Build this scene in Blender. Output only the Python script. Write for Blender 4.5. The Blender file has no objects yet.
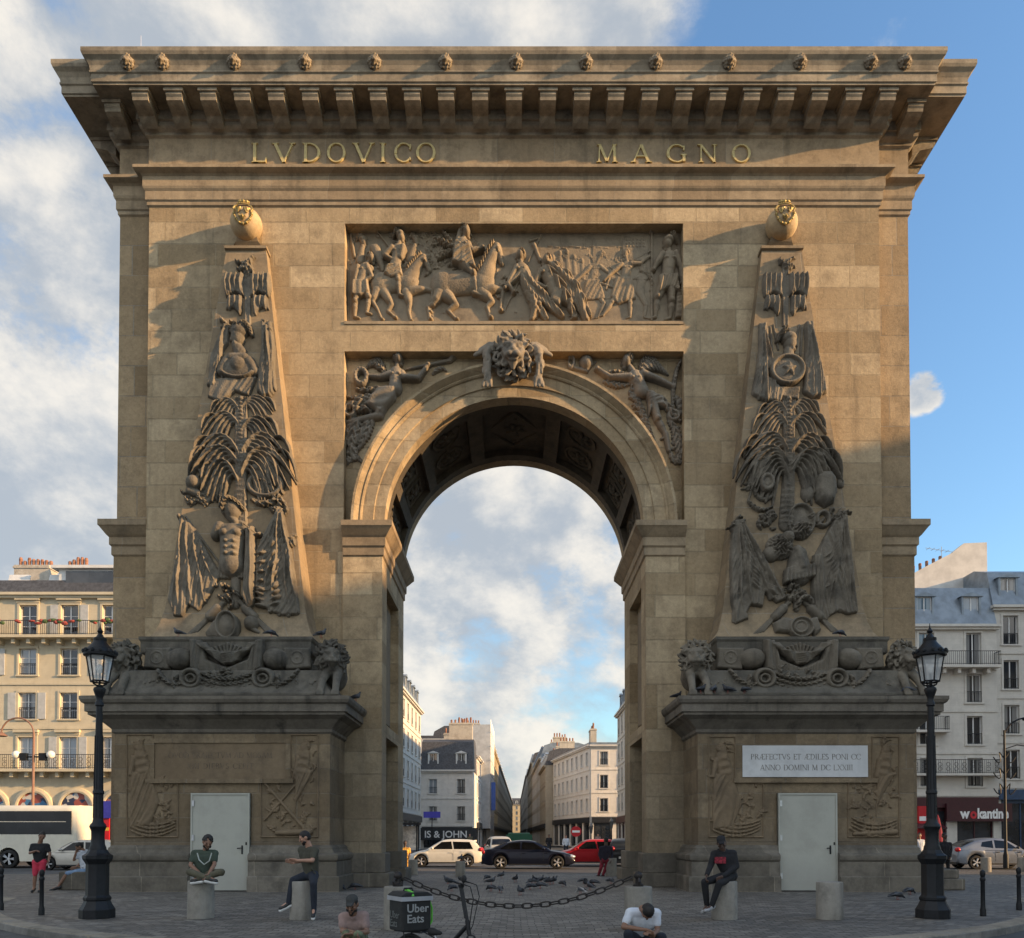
import bpy, bmesh, math, random
import numpy as np
from mathutils import Vector, Matrix
R = math.radians
rnd = random.Random(7)
sc = bpy.context.scene
COL = sc.collection

# ---------------------------------------------------------------- camera
D, EYE, F, TH, PPX = 24.5, 1.53, 810., R(1.25), 514.
PPY = 836 - F * math.tan(TH)
cd = bpy.data.cameras.new('camera'); cam = bpy.data.objects.new('camera', cd); COL.objects.link(cam)
cam.location = (0, -D, EYE); cam.rotation_euler = (R(90) + TH, 0, 0)
cd.sensor_width = 36; cd.sensor_fit = 'HORIZONTAL'; cd.lens = F / 1024 * 36
cd.shift_y = (PPY - 469) / 1024; cd.shift_x = -2 / 1024
cd.clip_start = .1; cd.clip_end = 3000
sc.camera = cam

def at(px, py, y=0.):
    """point on the vertical plane at depth y seen at a pixel: used to measure real positions"""
    a = (px - PPX) / F; b = (PPY - py) / F
    dy = math.cos(TH) - b * math.sin(TH); dz = math.sin(TH) + b * math.cos(TH)
    t = (y + D) / dy
    return a * t, EYE + t * dz

# ---------------------------------------------------------------- tagging
def tag(o, label=None, cat=None, group=None, kind=None):
    if label: o['label'] = label
    if cat: o['category'] = cat
    if group: o['group'] = group
    if kind: o['kind'] = kind
    return o
def empty(name, loc=(0, 0, 0), rz=0, label=None, cat=None, group=None):
    o = bpy.data.objects.new(name, None); COL.objects.link(o)
    o.location = loc; o.rotation_euler = (0, 0, rz); o.empty_display_size = .3
    return tag(o, label, cat, group)
def copy_tree(o, parent=None):
    c = o.copy(); COL.objects.link(c); c.parent = parent
    for ch in list(o.children): copy_tree(ch, c)
    return c
def place(o, loc, rz=0, label=None, group=None):
    o.location = loc; o.rotation_euler = (0, 0, rz)
    if label: o['label'] = label
    if group: o['group'] = group
    return o

# ---------------------------------------------------------------- mesh builder
class MB:
    def __init__(s): s.v = []; s.f = []
    def add(s, vs, fs):
        n = len(s.v); s.v += [tuple(v) for v in vs]; s.f += [tuple(i + n for i in f) for f in fs]; return s
    def box(s, x0, x1, y0, y1, z0, z1, M=None):
        vs = [(x0,y0,z0),(x1,y0,z0),(x1,y1,z0),(x0,y1,z0),(x0,y0,z1),(x1,y0,z1),(x1,y1,z1),(x0,y1,z1)]
        if M: vs = [M @ Vector(v) for v in vs]
        return s.add(vs, [(3,2,1,0),(4,5,6,7),(0,1,5,4),(1,2,6,5),(2,3,7,6),(3,0,4,7)])
    def cbox(s, c, d, M=None):
        return s.box(c[0]-d[0]/2, c[0]+d[0]/2, c[1]-d[1]/2, c[1]+d[1]/2, c[2]-d[2]/2, c[2]+d[2]/2, M)
    def prism(s, pts, a, b, axis='y', M=None):
        """polygon (2D pts) extruded between a and b along axis"""
        n = len(pts)
        def mk(p, t):
            v = (p[0], t, p[1]) if axis == 'y' else (t, p[0], p[1]) if axis == 'x' else (p[0], p[1], t)
            return M @ Vector(v) if M else v
        vs = [mk(p, a) for p in pts] + [mk(p, b) for p in pts]
        ar = sum(pts[i][0]*pts[(i+1)%n][1] - pts[(i+1)%n][0]*pts[i][1] for i in range(n))
        flip = (ar > 0) != (axis in 'y'); 
        if b < a: flip = not flip
        fr = tuple(range(n)); bk = tuple(range(n, 2*n))
        fs = [fr[::-1] if flip else fr, bk if flip else bk[::-1]]
        for i in range(n):
            j = (i+1) % n
            fs.append((i, j, n+j, n+i) if flip else (j, i, n+i, n+j))
        return s.add(vs, fs)
    def tube(s, path, r, n=8, caps=True):
        path = [Vector(p) for p in path]; m = len(path)
        rs = r if isinstance(r, (list, tuple)) else [r]*m
        up = None; vs = []
        for i in range(m):
            t = (path[min(i+1, m-1)] - path[max(i-1, 0)])
            t = t.normalized() if t.length > 1e-9 else Vector((0,0,1))
            if up is None:
                up = Vector((0,0,1)) if abs(t.z) < .9 else Vector((1,0,0))
            a = up - t*up.dot(t)
            if a.length < 1e-6: a = t.orthogonal()
            a.normalize(); up = a; b = t.cross(a)
            for k in range(n):
                w = 2*math.pi*k/n
                vs.append(path[i] + (a*math.cos(w) + b*math.sin(w))*rs[i])
        fs = []
        for i in range(m-1):
            for k in range(n):
                k2 = (k+1) % n
                fs.append((i*n+k, i*n+k2, (i+1)*n+k2, (i+1)*n+k))
        if caps:
            fs.append(tuple(range(n))[::-1]); fs.append(tuple((m-1)*n+k for k in range(n)))
        return s.add(vs, fs)
    def lathe(s, prof, c=(0,0,0), n=24, axis='z', M=None, phase=0):
        """prof: list of (radius, height)"""
        vs = []; m = len(prof)
        for (r, h) in prof:
            for k in range(n):
                w = 2*math.pi*k/n + phase; x = r*math.cos(w); y = r*math.sin(w)
                p = (x, y, h) if axis == 'z' else (x, h, y) if axis == 'y' else (h, x, y)
                p = Vector((p[0]+c[0], p[1]+c[1], p[2]+c[2]))
                vs.append(M @ p if M else p)
        fs = []
        fl = axis == 'y'
        for i in range(m-1):
            for k in range(n):
                k2 = (k+1) % n
                q = (i*n+k, i*n+k2, (i+1)*n+k2, (i+1)*n+k)
                fs.append(q[::-1] if fl else q)
        a = tuple(range(n))[::-1]; b = tuple((m-1)*n+k for k in range(n))
        if prof[0][0] > 1e-6: fs.append(a[::-1] if fl else a)
        if prof[-1][0] > 1e-6: fs.append(b[::-1] if fl else b)
        return s.add(vs, fs)
    def ball(s, c, r, n=10, m=7, M=None):
        r = r if isinstance(r, (tuple, list)) else (r, r, r)
        vs = [(c[0], c[1], c[2]-r[2])]
        for i in range(1, m):
            a = -math.pi/2 + math.pi*i/m
            for k in range(n):
                w = 2*math.pi*k/n
                vs.append((c[0]+r[0]*math.cos(a)*math.cos(w), c[1]+r[1]*math.cos(a)*math.sin(w), c[2]+r[2]*math.sin(a)))
        vs.append((c[0], c[1], c[2]+r[2]))
        if M: vs = [M @ Vector(v) for v in vs]
        fs = []
        for k in range(n): fs.append((0, 1+(k+1) % n, 1+k))
        for i in range(m-2):
            for k in range(n):
                k2 = (k+1) % n; a = 1+i*n
                fs.append((a+k, a+k2, a+n+k2, a+n+k))
        t = len(vs)-1; a = 1+(m-2)*n
        for k in range(n): fs.append((a+k, a+(k+1) % n, t))
        return s.add(vs, fs)
    def caps(s, p0, r0, p1, r1, n=10):
        """closed tapered capsule"""
        p0 = Vector(p0); p1 = Vector(p1); d = p1-p0; L = d.length or 1e-6; d = d/L
        path = []; rs = []
        for a in (-80, -55, -28, 0):
            path.append(p0 + d*(r0*math.sin(R(a)))); rs.append(r0*math.cos(R(a)))
        for a in (0, 28, 55, 80):
            path.append(p1 + d*(r1*math.sin(R(a)))); rs.append(r1*math.cos(R(a)))
        return s.tube(path, rs, n)
    def grid(s, P, flip=False):
        """P: rows of points"""
        m = len(P); n = len(P[0]); vs = [p for row in P for p in row]; fs = []
        for i in range(m-1):
            for k in range(n-1):
                q = (i*n+k, i*n+k+1, (i+1)*n+k+1, (i+1)*n+k)
                fs.append(q[::-1] if flip else q)
        return s.add(vs, fs)
    def mesh(s, name, smooth=0):
        me = bpy.data.meshes.new(name); me.from_pydata(s.v, [], s.f); me.update()
        if smooth:
            me.polygons.foreach_set('use_smooth', [True]*len(me.polygons))
            if smooth < 180: me.set_sharp_from_angle(angle=R(smooth))
        return me
    def build(s, name, m=None, parent=None, smooth=0, bevel=0):
        me = s.mesh(name, smooth)
        o = bpy.data.objects.new(name, me); COL.objects.link(o)
        if m: me.materials.append(m)
        if parent: o.parent = parent
        if bevel:
            b = o.modifiers.new('bevel', 'BEVEL'); b.width = bevel; b.segments = 2; b.limit_method = 'ANGLE'; b.angle_limit = R(40)
        return o

def apply_mods(o):
    """replace mesh by its evaluated version (no bpy.ops)"""
    dg = bpy.context.evaluated_depsgraph_get(); dg.update()
    me = bpy.data.meshes.new_from_object(o.evaluated_get(dg))
    mats = list(o.data.materials)
    o.modifiers.clear(); o.data = me
    if not me.materials:
        for m in mats: me.materials.append(m)
    return o
def remeshed(mb, name, m, parent, voxel, smooth=4, disp=None):
    """closed overlapping shapes fused into one continuous skin"""
    o = mb.build(name, m, None, 0)
    rm = o.modifiers.new('r', 'REMESH'); rm.mode = 'VOXEL'; rm.voxel_size = voxel; rm.use_smooth_shade = True
    if smooth:
        sm = o.modifiers.new('s', 'SMOOTH'); sm.factor = .5; sm.iterations = smooth
    apply_mods(o); o.parent = parent
    o.data.polygons.foreach_set('use_smooth', [True]*len(o.data.polygons))
    return o

def offset_poly(P, o):
    n = len(P); out = []
    for i in range(n):
        a = Vector(P[i-1]); b = Vector(P[i]); c = Vector(P[(i+1) % n])
        d1 = (b-a).normalized(); d2 = (c-b).normalized()
        n1 = Vector((d1.y, -d1.x)); n2 = Vector((d2.y, -d2.x))
        k = 1 + n1.dot(n2)
        out.append(b + (n1+n2)/k*o if k > 1e-4 else b + n1*o)
    return out
def molding(mb, plan, prof, close=True, cap=True):
    """sweep prof [(out, z)...] bottom to top round the CCW plan polygon with mitred corners"""
    rows = []
    for (o, z) in prof:
        q = offset_poly(plan, o) if close else offset_open(plan, o)
        rows.append([(p.x, p.y, z) for p in q] + ([(q[0].x, q[0].y, z)] if close else []))
    mb.grid(rows)
    if cap and close:
        n = len(plan)
        mb.add([rows[0][i] for i in range(n)], [tuple(range(n))[::-1]])
        mb.add([rows[-1][i] for i in range(n)], [tuple(range(n))])
    return mb
def offset_open(P, o):
    n = len(P); out = []
    for i in range(n):
        b = Vector(P[i]); d1 = d2 = None
        if i > 0: d1 = (b-Vector(P[i-1])).normalized()
        if i < n-1: d2 = (Vector(P[i+1])-b).normalized()
        if d1 is None: d1 = d2
        if d2 is None: d2 = d1
        n1 = Vector((d1.y, -d1.x)); n2 = Vector((d2.y, -d2.x))
        out.append(b + (n1+n2)/(1+n1.dot(n2))*o)
    return out
def rect(x0, x1, y0, y1): return [(x0, y0), (x1, y0), (x1, y1), (x0, y1)]

# ---------------------------------------------------------------- materials
def nodes_of(name):
    m = bpy.data.materials.new(name); m.use_nodes = True; nt = m.node_tree; nt.nodes.clear()
    out = nt.nodes.new('ShaderNodeOutputMaterial'); b = nt.nodes.new('ShaderNodeBsdfPrincipled')
    nt.links.new(b.outputs[0], out.inputs[0]); return m, nt, b
def N(nt, t, **kw):
    n = nt.nodes.new('ShaderNode'+t)
    for k, v in kw.items():
        if k.startswith('i_'):
            key = k[2:].replace('_', ' ')
            for i in n.inputs:
                if i.name == key: i.default_value = v; break
        else: setattr(n, k, v)
    return n
def mathn(nt, op, a, b=None, c=None, clamp=False):
    n = nt.nodes.new('ShaderNodeMath'); n.operation = op; n.use_clamp = clamp
    for i, x in enumerate((a, b, c)):
        if x is None: continue
        if isinstance(x, (int, float)): n.inputs[i].default_value = x
        else: nt.links.new(x, n.inputs[i])
    return n.outputs[0]
def mixc(nt, fac, a, b, blend='MIX'):
    n = nt.nodes.new('ShaderNodeMix'); n.data_type = 'RGBA'; n.blend_type = blend
    for i, x in ((0, fac), (6, a), (7, b)):
        if isinstance(x, (int, float)): n.inputs[i].default_value = x
        elif isinstance(x, tuple): n.inputs[i].default_value = (*x[:3], 1)
        else: nt.links.new(x, n.inputs[i])
    return n.outputs[2]
def ramp(nt, x, a, b):
    n = nt.nodes.new('ShaderNodeMapRange'); n.inputs[1].default_value = a; n.inputs[2].default_value = b
    n.interpolation_type = 'SMOOTHSTEP'; nt.links.new(x, n.inputs[0]); return n.outputs[0]
def noise(nt, vec, scale, detail=4, rough=.6, dist=0):
    n = N(nt, 'TexNoise', i_Scale=scale, i_Detail=detail, i_Roughness=rough, i_Distortion=dist)
    if vec is not None: nt.links.new(vec, n.inputs['Vector'])
    return n.outputs[0]
def vscale(nt, vec, s):
    n = nt.nodes.new('ShaderNodeVectorMath'); n.operation = 'MULTIPLY'; nt.links.new(vec, n.inputs[0]); n.inputs[1].default_value = s
    return n.outputs[0]
def bump(nt, b, h, strength=.3, dist=.02):
    n = N(nt, 'Bump', i_Strength=strength, i_Distance=dist); nt.links.new(h, n.inputs['Height']); nt.links.new(n.outputs[0], b.inputs['Normal'])

_M = {}
def plain(name, c, rough=.6, metal=0, var=.15, scale=6, bmp=0, spec=.5, coat=0):
    if name in _M: return _M[name]
    m, nt, b = nodes_of(name)
    tc = N(nt, 'TexCoord').outputs['Object']
    n1 = noise(nt, tc, scale, 5)
    lo = tuple(x*(1-var) for x in c); hi = tuple(min(1, x*(1+var)) for x in c)
    nt.links.new(mixc(nt, ramp(nt, n1, .3, .7), lo, hi), b.inputs['Base Color'])
    b.inputs['Roughness'].default_value = rough; b.inputs['Metallic'].default_value = metal
    b.inputs['Specular IOR Level'].default_value = spec; b.inputs['Coat Weight'].default_value = coat
    if bmp: bump(nt, b, noise(nt, tc, scale*6, 4), bmp, .01)
    _M[name] = m; return m

def stone(name, cols, row=0, width=1.6, mortar=.012, joint=(.3,.26,.2), streak=.35, dirt=(.05,.045,.04), dirtamt=.35,
          fine=.30, bmp=.5, rough=.9, low=None, blotch=.55, blockvar=1.0):
    """weathered limestone: courses of blocks, blotches, rain streaks, pits"""
    m, nt, b = nodes_of(name); L = nt.links.new
    tc = N(nt, 'TexCoord').outputs['Object']
    sep = N(nt, 'SeparateXYZ'); L(tc, sep.inputs[0])
    X, Y, Z = sep.outputs
    u = mathn(nt, 'ADD', X, Y)
    big = noise(nt, tc, .35, 5, .65, .4); med = noise(nt, tc, 1.7, 6, .65); fin = mathn(nt, 'ADD', mathn(nt, 'MULTIPLY', noise(nt, tc, 9, 9, .82), 1.5), -.25)
    vst = noise(nt, vscale(nt, tc, (2.6, 2.6, .16)), 1.0, 6, .6)
    c = mixc(nt, ramp(nt, big, .32, .68), cols[0], cols[1])
    h = fin
    if row:
        wn = N(nt, 'TexWhiteNoise', noise_dimensions='1D'); rw = mathn(nt, 'FLOOR', mathn(nt, 'DIVIDE', Z, row)); L(rw, wn.inputs['W'])
        uu = mathn(nt, 'MULTIPLY', mathn(nt, 'ADD', u, mathn(nt, 'MULTIPLY', wn.outputs[0], 7.0)), mathn(nt, 'ADD', .72, mathn(nt, 'MULTIPLY', wn.outputs[0], .62)))
        cv = N(nt, 'CombineXYZ'); L(uu, cv.inputs[0]); L(Z, cv.inputs[1])
        br = N(nt, 'TexBrick', i_Scale=1.0, i_Mortar_Size=mortar, i_Brick_Width=width, i_Row_Height=row, i_Bias=0.0, i_Mortar_Smooth=.2)
        br.offset = .37; br.inputs['Color1'].default_value = (0,0,0,1); br.inputs['Color2'].default_value = (1,1,1,1); br.inputs['Mortar'].default_value = (.5,.5,.5,1)
        L(cv.outputs[0], br.inputs['Vector'])
        bw = N(nt, 'RGBToBW'); L(br.outputs['Color'], bw.inputs[0])
        t = bw.outputs[0]
        k = mathn(nt, 'MULTIPLY', blockvar, .6, clamp=True)
        c = mixc(nt, k, c, mixc(nt, t, mixc(nt, .7, c, cols[2]), mixc(nt, .7, c, cols[3 % len(cols)])))
        c = mixc(nt, mathn(nt, 'MULTIPLY', br.outputs['Fac'], ramp(nt, med, .3, .52)), c, joint)
        h = mathn(nt, 'SUBTRACT', mathn(nt, 'MULTIPLY', fin, .5), mathn(nt, 'MULTIPLY', br.outputs['Fac'], .7))
        h = mathn(nt, 'ADD', h, mathn(nt, 'MULTIPLY', t, .12))
    c = mixc(nt, mathn(nt, 'MULTIPLY', ramp(nt, med, .42, .72), blotch), c, cols[2 % len(cols)])
    c = mixc(nt, mathn(nt, 'MULTIPLY', ramp(nt, vst, .5, .78), streak), c, dirt)
    c = mixc(nt, mathn(nt, 'MULTIPLY', ramp(nt, mathn(nt, 'MULTIPLY', big, mathn(nt, 'ADD', med, .35)), .36, .6), dirtamt), c, dirt)
    if low:   # splash-back grime with a ragged upper limit
        zz = mathn(nt, 'ADD', Z, mathn(nt, 'MULTIPLY', mathn(nt, 'SUBTRACT', med, .5), low[0]))
        c = mixc(nt, mathn(nt, 'MULTIPLY', ramp(nt, zz, low[0]*1.15, low[0]*.4), low[1]), c, low[2])
    v = mathn(nt, 'ADD', 1-fine, mathn(nt, 'MULTIPLY', fin, fine*2))
    hs = N(nt, 'HueSaturation'); L(c, hs.inputs['Color']); L(v, hs.inputs['Value'])
    L(hs.outputs[0], b.inputs['Base Color']); b.inputs['Roughness'].default_value = rough; b.inputs['Specular IOR Level'].default_value = .25
    bump(nt, b, h, bmp, .03)
    return m
# ---------------------------------------------------------------- stone & others
ST_WALL = stone('limestone_ashlar', [(.355,.262,.148),(.43,.328,.195),(.24,.172,.098),(.54,.43,.28)], row=.68, width=1.5, mortar=.016, joint=(.38,.30,.19), streak=.42, dirtamt=.34, blotch=.35, blockvar=1.5, bmp=1.2, fine=.42, dirt=(.10,.08,.055), low=(5.5,.55,(.15,.13,.10)))
ST_SIDE = stone('limestone_pilaster', [(.285,.203,.112),(.36,.265,.152),(.19,.135,.078),(.43,.325,.20)], row=.95, width=1.9, streak=.25, dirtamt=.25, mortar=.014, blotch=.35, blockvar=1.5, bmp=1.1, fine=.4, dirt=(.1,.08,.055), low=(5.5,.5,(.13,.11,.085)))
ST_MOLD = stone('limestone_moulding', [(.29,.215,.132),(.36,.275,.175),(.2,.15,.095),(.41,.325,.215)], row=3.0, width=1.9, mortar=.008, streak=.5, dirtamt=.35, dirt=(.10,.08,.055))
ST_CORN = stone('limestone_cornice_grey', [(.285,.232,.16),(.37,.31,.222),(.17,.138,.1),(.42,.355,.26)], row=3.0, width=1.9, mortar=.008, streak=.45, dirtamt=.5, dirt=(.07,.06,.045))
ST_PANEL = stone('relief_panel_stone', [(.235,.185,.125),(.305,.245,.168),(.16,.128,.09),(.35,.285,.2)], streak=.25, dirtamt=.4, dirt=(.08,.068,.052), fine=.1)
ST_TROPHY = stone('sooty_trophy_stone', [(.15,.129,.098),(.225,.196,.152),(.085,.073,.056),(.31,.275,.22)], streak=.45, dirtamt=.5, dirt=(.035,.032,.028), fine=.16)
ST_OBEL = stone('obelisk_stone', [(.25,.185,.11),(.31,.235,.145),(.18,.138,.09),(.35,.27,.175)], row=.8, width=2.2, streak=.3, dirtamt=.4, dirt=(.08,.07,.055))
ST_BLOCK = stone('black_crusted_stone', [(.115,.104,.083),(.18,.164,.133),(.07,.063,.051),(.26,.238,.198)], streak=.75, dirtamt=.5, bmp=.8, dirt=(.032,.03,.027), fine=.2)
ST_SLAB = stone('slab_cornice_stone', [(.15,.132,.105),(.21,.185,.15),(.1,.088,.07),(.26,.235,.195)], streak=.9, dirtamt=.35, bmp=.7, dirt=(.045,.042,.036))
ST_DIE = stone('pedestal_stone', [(.185,.136,.08),(.24,.18,.11),(.13,.096,.06),(.285,.222,.145)], row=.68, width=1.5, mortar=.016, streak=.4, dirtamt=.4, blockvar=1.5, bmp=1.0, fine=.42, dirt=(.075,.062,.045), low=(1.7,.6,(.13,.115,.095)), joint=(.22,.18,.13))
ST_DIEREL = stone('pedestal_relief_stone', [(.17,.125,.078),(.225,.168,.106),(.12,.09,.058),(.31,.26,.195)], streak=.3, dirtamt=.35, dirt=(.08,.065,.05), fine=.22)
ST_BASE = stone('plinth_stone', [(.135,.118,.092),(.19,.168,.135),(.088,.077,.06),(.235,.212,.175)], row=2, width=1.7, streak=.4, dirtamt=.5, dirt=(.055,.05,.043))
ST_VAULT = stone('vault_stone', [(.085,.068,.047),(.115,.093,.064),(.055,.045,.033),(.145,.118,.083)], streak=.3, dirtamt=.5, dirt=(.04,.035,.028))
ST_GLOBE = stone('globe_stone', [(.42,.31,.18),(.5,.38,.23),(.36,.27,.16),(.5,.4,.25)], streak=.1, dirtamt=.15, dirt=(.15,.11,.07))
MARBLE = stone('white_marble_plaque', [(.52,.53,.53),(.62,.63,.62),(.45,.46,.46),(.64,.64,.63)], streak=.2, dirtamt=.25, dirt=(.3,.3,.29), fine=.05, bmp=.1, rough=.6)
ST_BOLL = stone('bollard_granite', [(.235,.22,.19),(.32,.30,.265),(.15,.14,.12),(.38,.36,.32)], streak=.75, dirtamt=.7, dirt=(.085,.08,.068), fine=.25, bmp=.5)
GOLD = plain('gilding', (.40,.29,.11), .48, .6, .3, 12)
GOLDDULL = plain('dull_gilding', (.55,.44,.20), .6, .15, .12, 10)
DOORP = stone('offwhite_door_paint', [(.37,.37,.32),(.41,.41,.355),(.34,.34,.295),(.43,.43,.37)], streak=.35, dirtamt=.35, dirt=(.28,.275,.235), fine=.03, bmp=.06, rough=.6, low=(.9,.45,(.3,.3,.27)))
BRONZE = plain('dark_bronze', (.05,.045,.035), .45, .4, .3, 8)
LEAD = plain('roof_lead', (.16,.165,.17), .6, .2, .2, 2)
IRON = plain('black_cast_iron', (.007,.008,.010), .5, .0, .3, 9, .12, .3)
IRONC = plain('rusty_chain_iron', (.022,.018,.016), .6, .3, .4, 14, .2)
STEEL = plain('brushed_steel', (.45,.46,.47), .35, .9, .1, 8)
LETTER = plain('weathered_lettering', (.13,.10,.07), .9, 0, .3, 7)
LETTERG = plain('engraved_grey_lettering', (.2,.19,.17), .9, 0, .4, 5)

def glass(name='lamp_glass', c=(.8,.82,.82), rough=.05, alpha=.35):
    m, nt, b = nodes_of(name)
    tc = N(nt, 'TexCoord').outputs['Object']
    b.inputs['Base Color'].default_value = (*c, 1); b.inputs['Roughness'].default_value = rough
    b.inputs['Alpha'].default_value = alpha
    return m
LGLASS = glass()
def window_glass(name, c, rough=.06):
    m, nt, b = nodes_of(name); tc = N(nt, 'TexCoord').outputs['Object']
    n = noise(nt, tc, .9, 2)
    nt.links.new(mixc(nt, ramp(nt, n, .4, .6), tuple(x*.5 for x in c), c), b.inputs['Base Color'])
    b.inputs['Roughness'].default_value = rough; b.inputs['Specular IOR Level'].default_value = .8
    bump(nt, b, noise(nt, tc, 1.3, 2), .06, .02)
    return m
WGLASS = window_glass('window_glass', (.035,.04,.048))
CGLASS = window_glass('car_glass', (.010,.011,.013), .05)
CGLASS.node_tree.nodes['Principled BSDF'].inputs['Specular IOR Level'].default_value = .35

# ---------------------------------------------------------------- sun & sky
SUN_EL, SUN_AZ = 15.0, 14.0      # azimuth measured from +X towards the camera (-Y)
sd = Vector((math.cos(R(SUN_EL))*math.cos(R(SUN_AZ)), -math.cos(R(SUN_EL))*math.sin(R(SUN_AZ)), math.sin(R(SUN_EL))))
sl = bpy.data.lights.new('sun', 'SUN'); sl.energy = 5.0; sl.angle = R(.7); sl.color = (1, .63, .31)
so = bpy.data.objects.new('sun', sl); COL.objects.link(so)
so.rotation_euler = (-sd).to_track_quat('-Z', 'Y').to_euler(); so.location = (60, -20, 40)

w = bpy.data.worlds.new('World'); sc.world = w; w.use_nodes = True
nt = w.node_tree; nt.nodes.clear(); L = nt.links.new
wo = nt.nodes.new('ShaderNodeOutputWorld'); bg = nt.nodes.new('ShaderNodeBackground'); L(bg.outputs[0], wo.inputs[0])
sky = nt.nodes.new('ShaderNodeTexSky'); sky.sky_type = 'NISHITA'; sky.sun_disc = False
sky.sun_elevation = R(SUN_EL); sky.sun_rotation = math.atan2(sd.x, sd.y)
sky.air_density = 1.3; sky.dust_density = .6; sky.ozone_density = 2.5
g = N(nt, 'TexCoord').outputs['Generated']
sp = N(nt, 'SeparateXYZ'); L(g, sp.inputs[0]); gx, gy, gz = sp.outputs
def cloudnoise(off, detail=9):
    v = N(nt, 'VectorMath', operation='MULTIPLY_ADD'); L(g, v.inputs[0]); v.inputs[1].default_value = (1.0, 1.0, 1.55); v.inputs[2].default_value = off
    return noise(nt, v.outputs[0], 2.5, 10, .60, .2), noise(nt, v.outputs[0], 10, 7, .64, .1)
o0 = (4.35, 2.2, 1.1); n1, n2 = cloudnoise(o0)
m1, m2 = cloudnoise(tuple(o0[i]+sd[i]*.05+(0, 0, .035)[i] for i in range(3)))
body = mathn(nt, 'ADD', mathn(nt, 'MULTIPLY', n1, .80), mathn(nt, 'MULTIPLY', n2, .26))
body2 = mathn(nt, 'ADD', mathn(nt, 'MULTIPLY', m1, .80), mathn(nt, 'MULTIPLY', m2, .26))
# the cloud bank covers the middle and east of the sky and thins to clear air on the sun side; behind the viewer brighter, denser cloud is added as fill for the shaded arch front
azr = mathn(nt, 'DIVIDE', gx, mathn(nt, 'MAXIMUM', mathn(nt, 'ABSOLUTE', gy), .05))
azw = mathn(nt, 'ADD', azr, mathn(nt, 'MULTIPLY', mathn(nt, 'SUBTRACT', n1, .5), .5))
bank = mathn(nt, 'SUBTRACT', 1.0, ramp(nt, azw, .14, .34))
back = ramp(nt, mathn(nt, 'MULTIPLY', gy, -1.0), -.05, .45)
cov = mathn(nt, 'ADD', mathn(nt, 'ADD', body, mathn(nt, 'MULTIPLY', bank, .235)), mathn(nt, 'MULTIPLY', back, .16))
dp = N(nt, 'VectorMath', operation='DOT_PRODUCT'); L(g, dp.inputs[0]); dp.inputs[1].default_value = Vector((.4185, .818, .452)).normalized()   # one small stray cloud on the clear side
cov = mathn(nt, 'ADD', cov, mathn(nt, 'MULTIPLY', ramp(nt, dp.outputs['Value'], math.cos(R(1.6)), math.cos(R(.0))), mathn(nt, 'MULTIPLY', mathn(nt, 'SUBTRACT', n2, .25), .95)))
dens = ramp(nt, cov, .635, .77)
# sunward flanks are warm white, thick middles and undersides blue grey
lit = mathn(nt, 'ADD', mathn(nt, 'MULTIPLY', mathn(nt, 'SUBTRACT', body, body2), 5.5), .42)
lit = mathn(nt, 'SUBTRACT', lit, mathn(nt, 'MULTIPLY', ramp(nt, cov, .74, .98), .55))
cc = mixc(nt, ramp(nt, lit, -.02, 1.0), (2.05, 2.25, 2.5), (4.2, 3.95, 3.55))
bs = N(nt, 'VectorMath', operation='SCALE'); L(cc, bs.inputs[0]); L(mathn(nt, 'ADD', 1.0, mathn(nt, 'MULTIPLY', back, .85)), bs.inputs['Scale'])  # unseen cloud behind the viewer brightened to add fill light
skyb = mixc(nt, 1.0, sky.outputs[0], (.95, 1.12, 1.27), 'MULTIPLY')
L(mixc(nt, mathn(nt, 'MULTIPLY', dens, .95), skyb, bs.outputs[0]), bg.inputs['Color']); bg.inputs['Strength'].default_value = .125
sc.view_settings.view_transform = 'Standard'; sc.view_settings.look = 'None'; sc.view_settings.gamma = 1; sc.view_settings.exposure = .9
sc.view_settings.use_curve_mapping = False
sc.render.engine = 'CYCLES'; sc.cycles.max_bounces = 5; sc.cycles.diffuse_bounces = 3; sc.cycles.use_denoising = True
sc.cycles.transparent_max_bounces = 12
# ================================================================ THE ARCH
XB, XS, YS, T, XP = 11.22, 12.30, .38, 4.6, 5.2
SPR, RI, RO = 11.0, 3.95, 4.93
arch = empty('triumphal_arch', (0, 0, 0), 0, 'huge honey coloured limestone triumphal arch with carved obelisks and a gilded inscription', 'arch')
PLAN = [(-XS,YS),(-XB,YS),(-XB,0),(XB,0),(XB,YS),(XS,YS),(XS,T-YS),(XB,T-YS),(XB,T),(-XB,T),(-XB,T-YS),(-XS,T-YS)]
ZT = 20.9
# --- main walls
m = MB()
for s in (-1, 1):
    a, b = sorted((s*XP, s*XB)); m.box(a, b, 0, T, 0, ZT)
m.box(-XP, XP, 0, T, 20.36, ZT); m.box(-XP, XP, 0, T, 16.38, 17.3)
m.box(-XP, XP, .42, T, 17.3, 20.36)
NA = 48
P = [(RI*math.cos(math.pi*i/NA), SPR+RI*math.sin(math.pi*i/NA)) for i in range(NA+1)]
def topx(i):
    a = math.pi*i/NA; c, s_ = math.cos(a), math.sin(a)
    k = min(XP/max(abs(c), 1e-6), (16.38-SPR)/max(s_, 1e-6)); return (k*c, SPR+k*s_)
Q = [topx(i) for i in range(NA+1)]
ex = sorted(set([i for i in range(NA+1)]))
for y, fl in ((.40, False), (T, True)):
    m.grid([[(p[0], y, p[1]) for p in P], [(q[0], y, q[1]) for q in Q]], flip=fl)
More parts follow.
